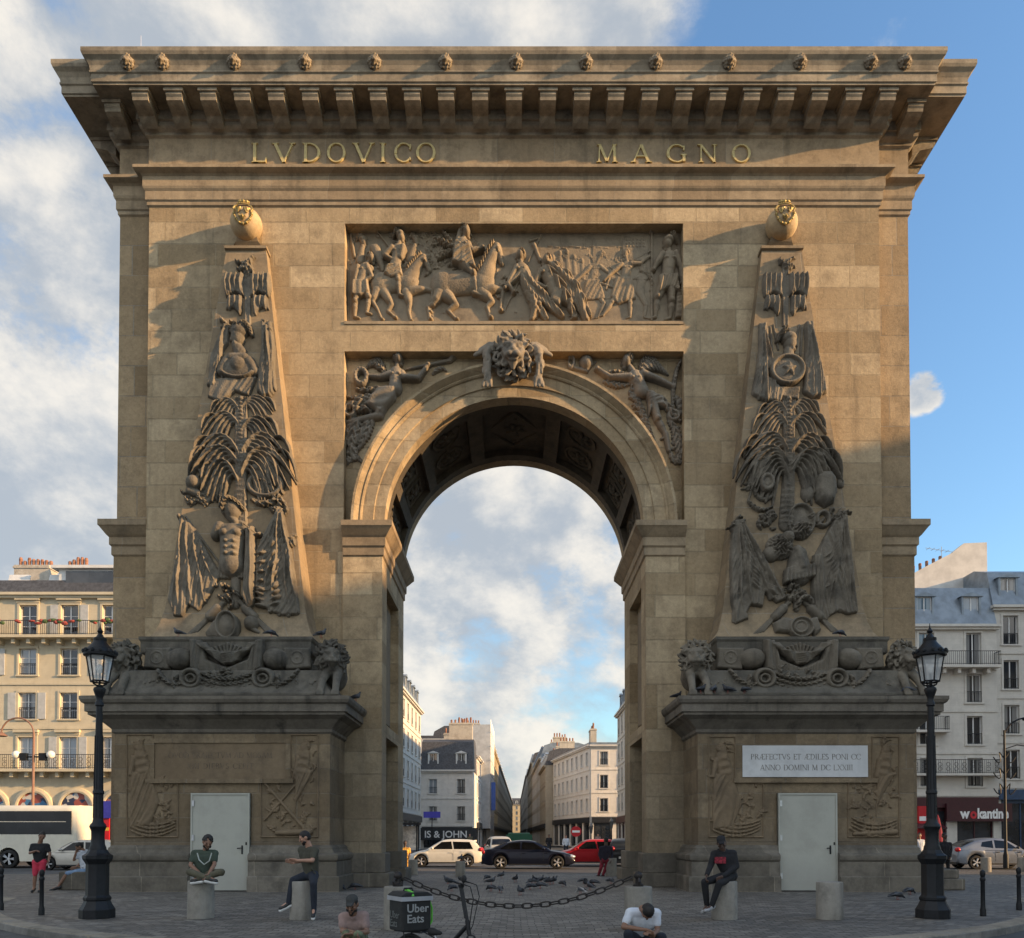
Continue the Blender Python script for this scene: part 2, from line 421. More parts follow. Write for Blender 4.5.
# corner triangles between radial fans
for y, s in ((.40, 1), (.40, -1), (T, 1), (T, -1)):
    k = [i for i in range(NA) if (abs(abs(Q[i][0])-XP) < 1e-6) != (abs(abs(Q[i+1][0])-XP) < 1e-6)]
    for i in k:
        if (Q[i][0] > 0) == (s > 0):
            a, b, c = (Q[i][0], y, Q[i][1]), (s*XP, y, 16.38), (Q[i+1][0], y, Q[i+1][1])
            m.add([a, b, c], [(0, 2, 1) if y < 1 else (0, 1, 2)])
m.build('wall', ST_WALL, arch)
# frames of the two recessed fields (thin fillet)
m = MB()
for (z0, z1) in ((17.3, 20.36),):
    m.box(-XP, XP, -.03, .06, z0-.09, z0); 
m.build('panel_sill', ST_MOLD, arch)
# side strips
for s in (-1, 1):
    a, b = sorted((s*XB, s*XS)); m = MB().box(a, b, YS, T-YS, 0, ZT)
    a2, b2 = sorted((s*XB, s*(XS+.06))); m.box(a2, b2, YS-.06, T-YS+.06, 0, 10.2)
    m.build('pilaster', ST_SIDE, arch)
    pl = [(s*XB, YS-.06), (s*(XS+.06), YS-.06), (s*(XS+.06), T-YS+.06), (s*XB, T-YS+.06)]
    if s < 0: pl = pl[::-1]
    mm = MB(); molding(mm, pl, [(0,10.15),(.05,10.2),(.05,10.45),(.1,10.5),(.1,10.72),(.16,10.78),(.3,10.98),(.34,11.02),(.34,11.2),(.05,11.3),(-.08,11.31)], close=False)
    mm.build('impost', ST_MOLD, arch)
# --- jamb piers with recessed panel and doorway niche
for s in (-1, 1):
    m = MB()
    def bx(x0, x1, y0, y1, z0, z1):
        a, b = sorted((s*x0, s*x1)); m.box(a, b, y0, y1, z0, z1)
    bx(4.0, XP, -.06, .8, 0, SPR); bx(4.0, XP, 3.4, T+.06, 0, SPR)
    bx(4.28, XP, .8, 3.4, 5.0, 9.35); bx(4.0, XP, .8, 3.4, 9.35, SPR); bx(4.0, XP, .8, 3.4, 4.62, 5.0)
    bx(4.75, XP, .8, 3.4, 0, 4.62)
    m.build('pier', ST_WALL, arch)
    m = MB(); bx(4.24, 4.279, 1.05, 3.15, 5.25, 9.1); m.build('jamb_panel', ST_PANEL, arch)
    m = MB(); bx(4.70, 4.749, .95, 3.25, .35, 4.4); m.build('niche_door', BRONZE, arch)
    # pier plinth
    x0, x1 = sorted((s*3.72, s*5.0)); x2, x3 = sorted((s*3.86, s*5.0))
    m = MB().box(x0, x1, -.34, .82, 0, .42); m.box(x2, x3, -.2, .81, .419, 1.02); m.build('plinth', ST_BASE, arch, bevel=.03)
    m = MB().box(x0, x1, 3.38, T+.34, 0, .42); m.box(x2, x3, 3.39, T+.2, .419, 1.02); m.build('plinth', ST_BASE, arch, bevel=.03)
    # impost
    pl = [(s*(XP-.005), T+.06), (s*4.0, T+.06), (s*4.0, -.06), (s*(XP-.005), -.06)]
    if s < 0: pl = pl[::-1]
    m = MB(); molding(m, pl, [(0,10.02),(.05,10.06),(.05,10.28),(.1,10.33),(.1,10.58),(.15,10.63),(.3,10.82),(.34,10.86),(.34,11.02),(0,11.08),(-.5,11.09)], close=False)
    m.build('impost', ST_MOLD, arch)
# --- archivolt
def arc_ring(prof, a0=0, a1=180, n=72, y0=None):
    """prof [(radius, y)] swept round the arch centre"""
    rows = []
    for i in range(n+1):
        a = R(a0+(a1-a0)*i/n); rows.append([(r*math.cos(a), y, SPR+r*math.sin(a)) for (r, y) in prof])
    return MB().grid(rows)
prof = [(RI,.45),(RI,-.01),(4.27,-.01),(4.29,-.06),(4.62,-.06),(4.64,-.11),(4.68,-.14),(4.72,-.11),(4.76,-.16),(4.86,-.27),(4.93,-.27),(4.93,.41)]
arc_ring(prof).build('archivolt', ST_WALL, arch, 30)
arc_ring([(r, T-.02-y) for (r, y) in prof][::-1]).build('archivolt', ST_WALL, arch, 30)
# --- vault with coffers
m = MB()
ang = [0, 3, 20, 25, 42, 47, 68, 75, 105, 112, 133, 138, 155, 160, 177, 180]
def vq(a0, a1, y0, y1, r0, n=6, r1=None):
    m.grid([[(r0*math.cos(R(a0+(a1-a0)*i/n)), y, SPR+r0*math.sin(R(a0+(a1-a0)*i/n))) for y in (y0, y1)] for i in range(n+1)])
def vside(a, y0, y1, r0, r1, fl):
    m.grid([[(r*math.cos(R(a)), y, SPR+r*math.sin(R(a))) for y in (y0, y1)] for r in ((r0, r1) if not fl else (r1, r0))])
def vend(a0, a1, y, r0, r1, fl, n=6):
    m.grid([[(r*math.cos(R(a0+(a1-a0)*i/n)), y, SPR+r*math.sin(R(a0+(a1-a0)*i/n))) for r in ((r0, r1) if fl else (r1, r0))] for i in range(n+1)])
ys = [.45, .85, T-.85, T-.45]; DR = .2
vq(0, 180, .45, .85, RI, 60); vq(0, 180, T-.85, T-.45, RI, 60)
for i in range(len(ang)-1):
    a0, a1 = ang[i], ang[i+1]
    if i % 2 == 0: vq(a0, a1, .85, T-.85, RI)
    else:
        vq(a0, a1, .85, T-.85, RI+DR); vside(a0, .85, T-.85, RI, RI+DR, True); vside(a1, .85, T-.85, RI, RI+DR, False)
        vend(a0, a1, .85, RI, RI+DR, True); vend(a0, a1, T-.85, RI, RI+DR, False)
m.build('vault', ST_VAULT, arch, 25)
# carved panels in the coffers: frame and rosette
for i in range(1, len(ang)-1, 2):
    a0, a1 = ang[i], ang[i+1]; am = R((a0+a1)/2); w_ = R(a1-a0)*RI
    for (yc, hy) in ((1.62, .62), (2.98, .62)) if i != 7 else ((2.3, 1.2),):
        m = MB(); M = Matrix.Translation((0, yc, SPR)) @ Matrix.Rotation(math.pi/2-am, 4, 'Y') @ Matrix.Translation((0, 0, RI+DR))
        hx = w_*.38
        if i in (3, 11):   # skewed rectangular frame
            fr = [(-hx*.8, -hy*.9), (hx*.9, -hy*.7), (hx*.8, hy*.9), (-hx*.9, hy*.7)]
        elif i == 7: fr = [(0, -hy*.95), (hx*1.1, 0), (0, hy*.95), (-hx*1.1, 0)]
        else: fr = [(hx*math.cos(R(30*k))*.95, hy*.85*math.sin(R(30*k))) for k in range(12)]
        n_ = len(fr)
        for k in range(n_):
            p, q = fr[k], fr[(k+1) % n_]
            m.tube([M @ Vector((p[0], p[1], -.02)), M @ Vector((q[0], q[1], -.02))], .06, 6)
        for k in range(6):
            t = R(60*k+15); m.ball((0,0,0), (.16, .09, .07), 8, 5, M @ Matrix.Rotation(t, 4, 'Z') @ Matrix.Translation((.2, 0, -.02)))
        m.ball((0,0,0), (.12, .12, .1), 8, 5, M @ Matrix.Translation((0,0,-.03)))
        for k in range(14):
            m.ball((0,0,0), (rnd.uniform(.05,.1), rnd.uniform(.05,.1), .05), 6, 4, M @ Matrix.Translation((rnd.uniform(-hx,hx)*1.1, rnd.uniform(-hy,hy), 0)))
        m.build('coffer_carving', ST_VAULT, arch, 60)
# --- entablature
ent = MB(); molding(ent, PLAN, [(0,20.86),(.05,20.9),(.05,21.0),(.09,21.04),(.09,21.3),(.13,21.36),(.15,21.42),(.15,21.72),(.2,21.76),(.3,21.8),(.36,21.83),(.36,21.92),(.02,21.97)])
ent.build('architrave', ST_MOLD, arch)
fz = MB(); molding(fz, PLAN, [(.02,21.96),(.02,23.02)], cap=False); fz.build('frieze', ST_MOLD, arch)
bm_ = MB(); molding(bm_, PLAN, [(.02,23.0),(.10,23.04),(.10,23.12),(.2,23.18),(.24,23.22),(.24,23.34),(.3,23.36),(.3,23.64)], cap=False)
bm_.build('bed_moulding', ST_CORN, arch)
co = MB(); molding(co, PLAN, [(.28,23.63),(1.16,23.61),(1.16,23.66),(1.2,23.68),(1.2,23.9),(1.24,23.93),(1.24,23.98),(1.22,24.0),(1.24,24.12),(1.3,24.24),(1.38,24.32),(1.41,24.40),(1.41,24.52),(1.2,24.56)])
co.build('cornice', ST_CORN, arch)
m = MB(); molding(m, PLAN, [(1.3,24.55),(1.34,24.57),(1.3,24.6),(.3,24.66)]); m.build('roof_flashing', LEAD, arch)
m = MB().box(-11.3, 10.9, 2.0, 4.0, 24.64, 25.05); m.build('roof_cap', LEAD, arch)
m = MB().tube([(-11.25, -.6, 24.6), (-11.25, -.6, 25.65)], [.02, .012], 6); m.tube([(-11.25,-.6,24.6),(-11.25,-.6,24.75)], .05, 8)
m.build('lightning_rod', STEEL, arch)
def modillion():
    m = MB(); w_ = .235
    pr = [(.3, 23.62), (1.04, 23.62), (1.04, 23.45), (1.0, 23.4), (.98, 23.32), (.85, 23.28), (.55, 23.22), (.42, 23.12), (.3, 23.06)]
    m.prism([(-o, z) for (o, z) in pr], -w_, w_, 'x'); m.box(-w_-.05, w_+.05, -1.09, -.25, 23.52, 23.615)
    return m
mo = modillion().mesh('modillion')
mo.materials.append(ST_CORN)
for k in range(-11, 12):
    o = bpy.data.objects.new('modillion', mo); COL.objects.link(o); o.parent = arch; o.location = (k*1.006, 0, 0)
for s in (-1, 1):
    o = bpy.data.objects.new('modillion', mo); COL.objects.link(o); o.parent = arch; o.location = (s*12.07, YS, 0)
    for y in (.9, 1.9, 2.8, 3.7):
        o = bpy.data.objects.new('modillion', mo); COL.objects.link(o); o.parent = arch; o.location = (s*XS, y, 0); o.rotation_euler = (0, 0, s*R(90))

# --- letters (classical capitals drawn with thick and thin strokes)
TK, TN = .125, .06
def letter(ch, tk=TK, tn=TN):
    """outline pieces on a unit-high cell: list of polygons, and the width"""
    P = []
    def st(x0, y0, x1, y1, w):   # stroke with vertical/horizontal ends
        if abs(y1-y0) > abs(x1-x0)*.25: P.append([(x0-w/2, y0), (x0+w/2, y0), (x1+w/2, y1), (x1-w/2, y1)])
        else: P.append([(x0, y0-w/2), (x1, y1-w/2), (x1, y1+w/2), (x0, y0+w/2)])
    def sf(x, y, w=.3): s = 1 if y < .5 else -1; P.append([(x-w/2, y), (x+w/2, y), (x+w/5, y+s*.05), (x-w/5, y+s*.05)])
    def bow(cx, cy, rx, ry, a0, a1, thick, thin, n=20):
        pts = []; inn = []
        for i in range(n+1):
            a = R(a0+(a1-a0)*i/n); k = abs(math.cos(a)); t = thin+(thick-thin)*k**1.5
            pts.append((cx+rx*math.cos(a), cy+ry*math.sin(a))); inn.append((cx+(rx-t)*math.cos(a), cy+(ry-thin*.9-.02*k)*math.sin(a)))
        for i in range(n): P.append([pts[i], pts[i+1], inn[i+1], inn[i]])
    if ch == 'L': st(.17,0,.17,1,tk); sf(.17,0); sf(.17,1); st(.17,.03,.66,.03,tn); st(.64,0,.69,.24,tn); wd=.72
    elif ch == 'V': st(.08,1,.42,0,tk); st(.75,1,.42,0,tn); sf(.08,1,.28); sf(.75,1,.24); wd=.84
    elif ch == 'D': st(.17,0,.17,1,tk); sf(.15,0,.26); sf(.15,1,.26); bow(.3,.5,.55,.5,-90,90,tk,tn); st(.1,.03,.32,.03,tn); st(.1,.97,.32,.97,tn); wd=.88
    elif ch == 'O': bow(.47,.5,.46,.51,0,360,tk,tn,36); wd=.95
    elif ch == 'I': st(.17,0,.17,1,tk); sf(.17,0,.3); sf(.17,1,.3); wd=.34
    elif ch == 'C': bow(.48,.5,.46,.51,48,312,tk,tn,30); st(.79,.66,.81,.92,tn); st(.81,.1,.79,.25,tn); wd=.84
    elif ch == 'M': st(.14,0,.17,1,tn); st(.17,1,.52,.05,tk); st(.86,1,.52,.05,tn); st(.9,0,.86,1,tk); sf(.14,0,.26); sf(.9,0,.3); sf(.14,1,.2); sf(.88,1,.22); wd=1.05
    elif ch == 'A': st(.1,0,.43,1,tn); st(.76,0,.43,1,tk); st(.2,.34,.66,.34,tn); sf(.1,0,.26); sf(.76,0,.3); wd=.86
    elif ch == 'G': bow(.48,.5,.46,.51,48,322,tk,tn,30); st(.8,.0+.04,.8,.44,tk); sf(.8,.44,.0001) ; st(.66,.43,.92,.43,tn); st(.79,.68,.8,.92,tn); wd=.94
    elif ch == 'N': st(.14,0,.14,1,tn); st(.12,1,.78,0,tk); st(.78,0,.78,1,tn); sf(.14,0,.26); sf(.78,1,.26); sf(.06,1,.2); wd=.9
    elif ch == 'P': st(.17,0,.17,1,tk); sf(.17,0,.3); sf(.12,1,.2); bow(.28,.73,.38,.27,-90,90,tk,tn); st(.17,.48,.3,.48,tn); st(.17,.97,.3,.97,tn); wd=.68
    elif ch == 'R': st(.17,0,.17,1,tk); sf(.17,0,.3); sf(.12,1,.2); bow(.28,.75,.36,.25,-90,90,tk,tn); st(.17,.52,.3,.52,tn); st(.17,.97,.3,.97,tn); st(.74,0,.38,.52,tk); sf(.76,0,.2); wd=.8
    elif ch in 'EF':
        st(.17,0,.17,1,tk); sf(.17,0,.3); sf(.12,1,.2); st(.17,.97,.58,.97,tn); st(.17,.52,.5,.52,tn); st(.57,.8,.59,1,tn); wd=.62
        if ch == 'E': st(.17,.03,.6,.03,tn); st(.6,0,.63,.2,tn)
    elif ch == 'T': st(.38,0,.38,1,tk); sf(.38,0,.3); st(.04,.97,.72,.97,tn); st(.04,.8,.06,1,tn); st(.7,.8,.72,1,tn); wd=.76
    elif ch == 'S': bow(.32,.75,.25,.26,20,270,tk,tn); bow(.32,.26,.28,.27,-160,90,tk,tn); wd=.64
    elif ch == 'X': st(.1,1,.72,0,tk); st(.72,1,.1,0,tn); sf(.1,1,.26); sf(.72,0,.26); sf(.1,0,.22); sf(.72,1,.22); wd=.82
    elif ch == 'Q': bow(.47,.5,.46,.51,0,360,tk,tn,36); st(.5,.05,.9,-.14,tk*.8); wd=.98
    elif ch == 'J': st(.2,0,.2,1,tk); sf(.2,1,.3); st(.2,0,.05,-.15,tn); wd=.36
    elif ch == 'B': st(.17,0,.17,1,tk); bow(.28,.75,.34,.25,-90,90,tk,tn); bow(.28,.26,.4,.26,-90,90,tk,tn); st(.1,.97,.3,.97,tn); st(.1,.03,.3,.03,tn); st(.17,.5,.3,.5,tn); wd=.72
    elif ch == 'Æ': st(.08,0,.5,1,tn); st(.56,0,.56,1,tk); st(.2,.34,.56,.34,tn); st(.5,.97,.98,.97,tn); st(.56,.52,.88,.52,tn); st(.56,.03,1.0,.03,tn); st(.97,.8,.99,1,tn); st(.99,0,1.02,.2,tn); sf(.08,0,.22); wd=1.06
    elif ch == '.': P.append([(.05,.42),(.15,.42),(.15,.54),(.05,.54)]); wd=.2
    else: wd=.45
    return P, wd
def write(mb, text, x0, z0, h, y, depth, x1=None, track=.12):
    """text from x0; when x1 is given the tracking is stretched to end there"""
    ws = [letter(c)[1] for c in text]
    if x1 is not None: track = ((x1-x0)/h - sum(ws))/max(1, len(text)-1)
    x = 0
    for c, w_ in zip(text, ws):
        for k, poly in enumerate(letter(c)[0]):
            dy = .0006*(k % 7)
            mb.prism([(x0+(x+p[0])*h, z0+p[1]*h) for p in poly], y-depth-dy, y+.01, 'y')
        x += w_+track
    return mb
def put_letters(word, spans, py0, py1):
    for ch, (a, b) in zip(word, spans):
        xa, z1 = at(a, py0, -.05); xb, z0 = at(b, py1, -.05); h = z1-z0
        P, wd = letter(ch); m = MB(); sx = (xb-xa)/wd
        for k, poly in enumerate(P):
            m.prism([(xa+p[0]*sx, z0+p[1]*h) for p in poly], -.075-.0015*(k % 8), -.018, 'y')
        m.build('gilded_letter', GOLDDULL, arch)
put_letters('LVDOVICO', [(251,267),(273,295),(302,321),(327,346),(353.5,374),(379.5,386.5),(394,411),(416,436)], 143.5, 162.5)
put_letters('MAGNO', [(596,618),(631,651),(666,687),(698,717),(731.5,751)], 145, 162.5)

# --- pedestals
CX = 8.12
def blocky(name, mtl, parent, x0, x1, y0, y1, prof, door=None):
    pass
for s in (-1, 1):
    cx = s*CX
    ped = MB()
    DW = .815; DH = 2.72     # doorway half width / height
    # die with doorway opening on the front
    ped.box(cx-3.0, cx-DW, -2.0, .02, 0, 4.6); ped.box(cx+DW, cx+3.0, -2.0, .02, 0, 4.6); ped.box(cx-DW, cx+DW, -2.0, .02, DH, 4.6)
    o = ped.build('pedestal', ST_DIE, arch)
    for (a, b) in ((cx-3.0, cx-DW), (cx+DW, cx+3.0)):
        outer_left = a < cx-1; base = MB()
        # plan: front run from door edge round the outer corner to the wall
        if outer_left: path = [(a, .2), (a, -2.0), (b, -2.0)]
        else: path = [(a, -2.0), (b, -2.0), (b, .2)]
        for prof in ([(.34,0),(.34,.40),(.30,.43)], [(.25,.43),(.25,.80),(.22,.83),(.27,.86),(.3,.93),(.29,1.0),(.24,1.04),(.16,1.06),(.12,1.12),(.1,1.16),(.1,1.2),(.03,1.27),(-.02,1.28)]):
            rows = [[(p.x, p.y, z) for p in offset_open(path, o_)] for (o_, z) in prof]
            rows.insert(0, [(p.x, p.y, prof[0][1]) for p in offset_open(path, -.05)])
            rows.append([(p.x, p.y, prof[-1][1]) for p in offset_open(path, -.05)])
            base.grid(rows)
            # end caps at the doorway
            k = -1 if outer_left else 0
            cap = [(r[k]) for r in rows]; base.add(cap, [tuple(range(len(cap))) if not outer_left else tuple(range(len(cap)))[::-1]])
        base.build('plinth', ST_BASE, arch, 35)
    pl = rect(cx-3.0, cx+3.0, -2.0, .1)
    m = MB(); molding(m, pl, [(-.01,4.36),(.06,4.42),(.06,4.5),(.12,4.56),(.3,4.74),(.42,4.8),(.5,4.84),(.5,4.9),(.56,4.92),(.56,5.12),(.62,5.16),(.66,5.24),(.66,5.33),(.2,5.42)])
    m.build('slab_cornice', ST_SLAB, arch)
    # door
    dm = MB().box(cx-DW+.004, cx+DW-.004, -2.12, -2.05, .03, DH-.004)
    d = dm.build('door', DOORP, arch)
    fr_ = MB()
    for (q0, q1, r0, r1) in ((cx-DW+.004, cx-DW+.05, .02, DH-.004), (cx+DW-.05, cx+DW-.004, .02, DH-.004), (cx-DW+.05, cx+DW-.05, DH-.05, DH-.004)): fr_.box(q0, q1, -2.145, -2.12, r0, r1)
    fr_.build('door_frame', DOORP, d)
    for hz in (.35, 1.4, 2.35): MB().box(cx-DW+.04, cx-DW+.10, -2.155, -2.12, hz, hz+.16).build('hinge', STEEL, d)
    hb = MB(); hx = cx+DW-.2
    hb.box(hx-.02, hx+.02, -2.135, -2.12, 1.03, 1.27); hb.tube([(hx, -2.135, 1.2), (hx, -2.18, 1.2), (hx-.12, -2.18, 1.19)], .014, 6); hb.box(hx+.09, hx+.13, -2.13, -2.12, 1.28, 1.36)
    hb.build('door_handle', IRON, d)
    # plaque or weathered inscription field
    m = MB()
    if s < 0:
        xa, za = at(155, 743, -2.0); xb, zb = at(286, 779, -2.0)
        for (q0, q1, r0, r1) in ((xa-.12, xb+.12, za, za+.12), (xa-.12, xa, zb, za), (xb, xb+.12, zb, za)): m.box(q0, q1, -2.05, -1.99, r1 if r1 < r0 else r0, max(r0, r1))
        m.box(xa-.22, xb+.22, -2.1, -1.99, zb-.12, zb); m.build('inscription_frame', ST_DIE, arch)
        f = MB().box(xa, xb, -2.014, -1.98, zb, za).build('inscription_field', ST_DIEREL, arch)
        t = MB(); h = .155
        write(t, 'QVOD TRAJECTVM AD MOSAM', xa+.38, za-.42, h, -2.014, .004, xb-.38); write(t, 'XIII DIEBVS CEPIT', xa+.9, za-.72, h, -2.014, .004, xb-.9)
        t.build('inscription', LETTER, f)
    else:
        xa, za = at(742.5, 745.5, -2.03); xb, zb = at(868, 777, -2.03)
        m.box(xa-.25, xb+.25, -2.1, -1.99, zb-.16, zb-.04); m.build('inscription_frame', ST_DIE, arch)
        f = MB().box(xa, xb, -2.035, -1.98, zb, za).build('plaque', MARBLE, arch)
        t = MB(); h = .155
        write(t, 'PRÆFECTVS ET ÆDILES PONI CC', xa+.22, za-.39, h, -2.035, .004, xb-.2); write(t, 'ANNO DOMINI M DC LXXIII', xa+.48, za-.69, h, -2.035, .004, xb-.42)
        t.build('inscription', LETTERG, f)
    # --- lion block under the obelisk
    m = MB()
    molding(m, rect(cx-2.75, cx+2.75, -2.05, .05), [(.42,5.38),(.42,5.44),(.34,5.5),(.2,5.66),(.08,5.9),(.04,6.1),(0,6.14)])
    molding(m, rect(cx-2.3, cx+2.3, -1.7, .05), [(0,6.12),(0,6.62),(.06,6.66),(.1,6.7),(.1,7.0),(.14,7.06),(.14,7.14),(0,7.16)])
    m.build('lion_block', ST_BLOCK, arch, 30)
    # --- obelisk: flared foot, tapering shaft
    ob = MB(); lv = [(7.14,2.45,-1.42),(7.22,2.38,-1.36),(7.4,2.25,-1.26),(7.7,2.14,-1.16),(8.2,2.03,-1.06),(12.65,1.45,-.77),(19.3,.6,-.32),(19.3,0.01,-.3)]
    ob.grid([[(cx-w_, .05, z), (cx-w_, y, z), (cx+w_, y, z), (cx+w_, .05, z)] for (z, w_, y) in lv])
    o = ob.build('obelisk', ST_OBEL, arch)
    m = MB(); hw = .6
    molding(m, rect(cx-.6, cx+.6, -.36, .02), [(-.02,19.28),(.04,19.3),(.04,19.38),(-.04,19.42),(-.16,19.5),(-.26,19.62),(-.3,19.74)])
    m.build('globe_foot', ST_OBEL, o)
    gl = MB().ball((cx, -.32, 20.08), (.47,.47,.44), 32, 20).build('globe', ST_GLOBE, o, 180)
    # gilded crown and three lilies on the globe
    m = MB(); fx = cx - s*.03
    M0 = Matrix.Translation((cx, -.32, 20.1)) @ Matrix.Rotation(R(-4*s), 4, 'Z') @ Matrix.Rotation(R(8), 4, 'X')
    def on(u, v, d=.0): # angles on the globe front
        return M0 @ Vector(((.47+d)*math.sin(R(u))*math.cos(R(v)), -(.47+d)*math.cos(R(u))*math.cos(R(v)), (.47+d)*math.sin(R(v))))
    def lily(u, v, k=1):
        m.tube([on(u, v-9*k, .03), on(u, v+1*k, .06), on(u, v+9*k, .03)], [.012*k, .05*k, .008], 6)
        for sg in (-1, 1): m.tube([on(u+sg*1*k, v-8*k, .04), on(u+sg*4*k, v+1*k, .06), on(u+sg*8*k, v+4*k, .06), on(u+sg*10*k, v-1*k, .04)], [.014*k, .032*k, .03*k, .008], 6)
        m.tube([on(u-5*k, v-3*k, .05), on(u+5*k, v-3*k, .05)], .02*k, 6)
    lily(-15, 15, 1.15); lily(15, 15, 1.15); lily(0, -9, 1.15)
    for k in range(19):      # beaded collar hanging round the lilies
        t = R(200+140*k/18); m.ball(on(34*math.cos(t), 24+52*math.sin(t), .025), .032 if k % 3 else .045, 7, 5)
    for sg in (-1, 1): m.tube([on(sg*30, 12, .03), on(sg*36, 22, .05), on(sg*32, 33, .05), on(sg*24, 38, .04)], [.02, .035, .03, .015], 6)
    for k in range(-3, 4):
        m.tube([on(k*9, 42, .05), on(k*9.5, 54, .07)], [.022, .012], 6); m.ball(on(k*9.5, 56, .08), .034 if k % 2 else .05, 8, 5)
    m.tube([on(k*9, 43, .05) for k in range(-3, 4)], .02, 8)
    m.build('gilded_crown', GOLD, gl, 60)
# ================================================================ CARVED RELIEFS (height fields cut figure by figure)
class Relief:
    """figures are drawn in units of about 3 cm on the plane y = y0 + k (z - z0) and stand out of it"""
    def __init__(s, x0, y0, x1, y1, step, py, k=0, pz=0):
        s.x0, s.y0, s.step = x0, y0, step
        s.nx = int((x1-x0)/step)+1; s.ny = int((y1-y0)/step)+1
        s.X = x0 + np.arange(s.nx)*step; s.Y = y0 + np.arange(s.ny)*step
        GX, GY = np.meshgrid(s.X, s.Y)
        a = (GX-PPX)/F; b = (PPY-GY)/F
        dy = math.cos(TH)-b*math.sin(TH); dz = math.sin(TH)+b*math.cos(TH)
        t = (py+k*(EYE-pz)+D)/(dy-k*dz)
        s.W = np.stack([a*t, -D+t*dy, EYE+t*dz], -1)
        s.n = np.array([0, -1, k])/math.hypot(1, k)
        s.u = float(t.mean())/F    # metres per unit
        s.H = None
    def begin(s): s.H = np.full((s.ny, s.nx), -9.)
    def win(s, xa, ya, xb, yb):
        i0 = max(0, int((ya-s.y0)/s.step)-1); i1 = min(s.ny, int((yb-s.y0)/s.step)+3)
        j0 = max(0, int((xa-s.x0)/s.step)-1); j1 = min(s.nx, int((xb-s.x0)/s.step)+3)
        if i1 <= i0 or j1 <= j0: return None
        GX, GY = np.meshgrid(s.X[j0:j1], s.Y[i0:i1]); return slice(i0, i1), slice(j0, j1), GX, GY
    def put(s, sl, val): 
        v = s.H[sl[0], sl[1]]; np.maximum(v, val, out=v)
    def cap(s, x1, y1, r1, x2, y2, r2, h, b=0, groove=0):
        r = max(r1, r2); q = s.win(min(x1,x2)-r, min(y1,y2)-r, max(x1,x2)+r, max(y1,y2)+r)
        if not q: return
        dx, dy = x2-x1, y2-y1; L2 = dx*dx+dy*dy+1e-9
        t = np.clip(((q[2]-x1)*dx+(q[3]-y1)*dy)/L2, 0, 1); rr = r1+(r2-r1)*t
        d = np.hypot(q[2]-x1-t*dx, q[3]-y1-t*dy)/rr
        val = b+np.minimum(h, 1.7*rr)*np.sqrt(np.clip(1-d*d, 0, 1))
        if groove: val = val*(1+.22*np.sin(t*math.sqrt(L2)*groove))
        s.put(q, np.where(d < 1, val, -9))
    def ell(s, cx, cy, rx, ry, ang, h, b=0, flat=.5):
        r = max(rx, ry); q = s.win(cx-r, cy-r, cx+r, cy+r)
        if not q: return
        c, s_ = math.cos(R(ang)), math.sin(R(ang)); X = q[2]-cx; Y = q[3]-cy
        d = ((X*c+Y*s_)/rx)**2+((-X*s_+Y*c)/ry)**2
        s.put(q, np.where(d < 1, b+h*np.clip(1-d, 0, 1)**flat, -9))
    def ring(s, cx, cy, rx, ry, w, h, a0=-1e3, a1=1e3, b=0):
        q = s.win(cx-rx-w, cy-ry-w, cx+rx+w, cy+ry+w)
        if not q: return
        X = q[2]-cx; Y = q[3]-cy; d = np.abs(np.hypot(X/rx, Y/ry)-1)*min(rx, ry)/w
        an = np.degrees(np.arctan2(Y, X)); ok = (d < 1) & (an >= a0) & (an <= a1)
        s.put(q, np.where(ok, b+h*np.sqrt(np.clip(1-d*d, 0, 1)), -9))
    def poly(s, pts, h, b=0, edge=2.5, fold=None, sag=None):
        """flat or draped shape; fold=(angle, period, amplitude, bend)"""
        xs = [p[0] for p in pts]; ys = [p[1] for p in pts]; q = s.win(min(xs), min(ys), max(xs), max(ys))
        if not q: return
        X, Y = q[2], q[3]; ins = np.zeros(X.shape, bool); dm = np.full(X.shape, 1e9); n = len(pts)
        for i in range(n):
            (ax, ay), (bx, by) = pts[i], pts[(i+1) % n]
            if ay != by:
                c = ((ay > Y) != (by > Y)) & (X < (bx-ax)*(Y-ay)/(by-ay)+ax); ins ^= c
            dx, dy = bx-ax, by-ay; t = np.clip(((X-ax)*dx+(Y-ay)*dy)/(dx*dx+dy*dy+1e-9), 0, 1)
            dm = np.minimum(dm, np.hypot(X-ax-t*dx, Y-ay-t*dy))
        val = b+h*np.sqrt(np.clip(1-(1-np.clip(dm/edge, 0, 1))**2, 0, 1))
        if fold:
            a, per, amp, bend = fold; c, s_ = math.cos(R(a)), math.sin(R(a))
            u = X*c+Y*s_; v = -X*s_+Y*c
            ph = u+.45*bend*np.sin(v*.055+1.)+.9*np.sin(v*.15+u*.08)+.012*bend*v*np.sin(u*.07)
            f = np.sin(ph*2*math.pi/per)*.55+np.sin(ph*2*math.pi/per*.41+1.3)*.7+.25*np.sin(v*.21+ph*.2)
            val = val+amp*f*np.clip(dm/edge, 0, 1)
        s.put(q, np.where(ins, np.maximum(val, .3), -9))
    def frond(s, p0, c, p1, w0, wm, w1, h, b=0, per=2.6, slope=.9, amp=.3, n=22, strands=0):
        """curved leaf with barbs along it"""
        pts = [((1-t)**2*p0[0]+2*t*(1-t)*c[0]+t*t*p1[0], (1-t)**2*p0[1]+2*t*(1-t)*c[1]+t*t*p1[1]) for t in [i/n for i in range(n+1)]]
        wmx = max(w0, wm, w1); xs = [p[0] for p in pts]; ys = [p[1] for p in pts]
        q = s.win(min(xs)-wmx, min(ys)-wmx, max(xs)+wmx, max(ys)+wmx)
        if not q: return
        X, Y = q[2], q[3]; best = np.full(X.shape, 1e9); V = np.zeros(X.shape); TT = np.zeros(X.shape); ln = 0
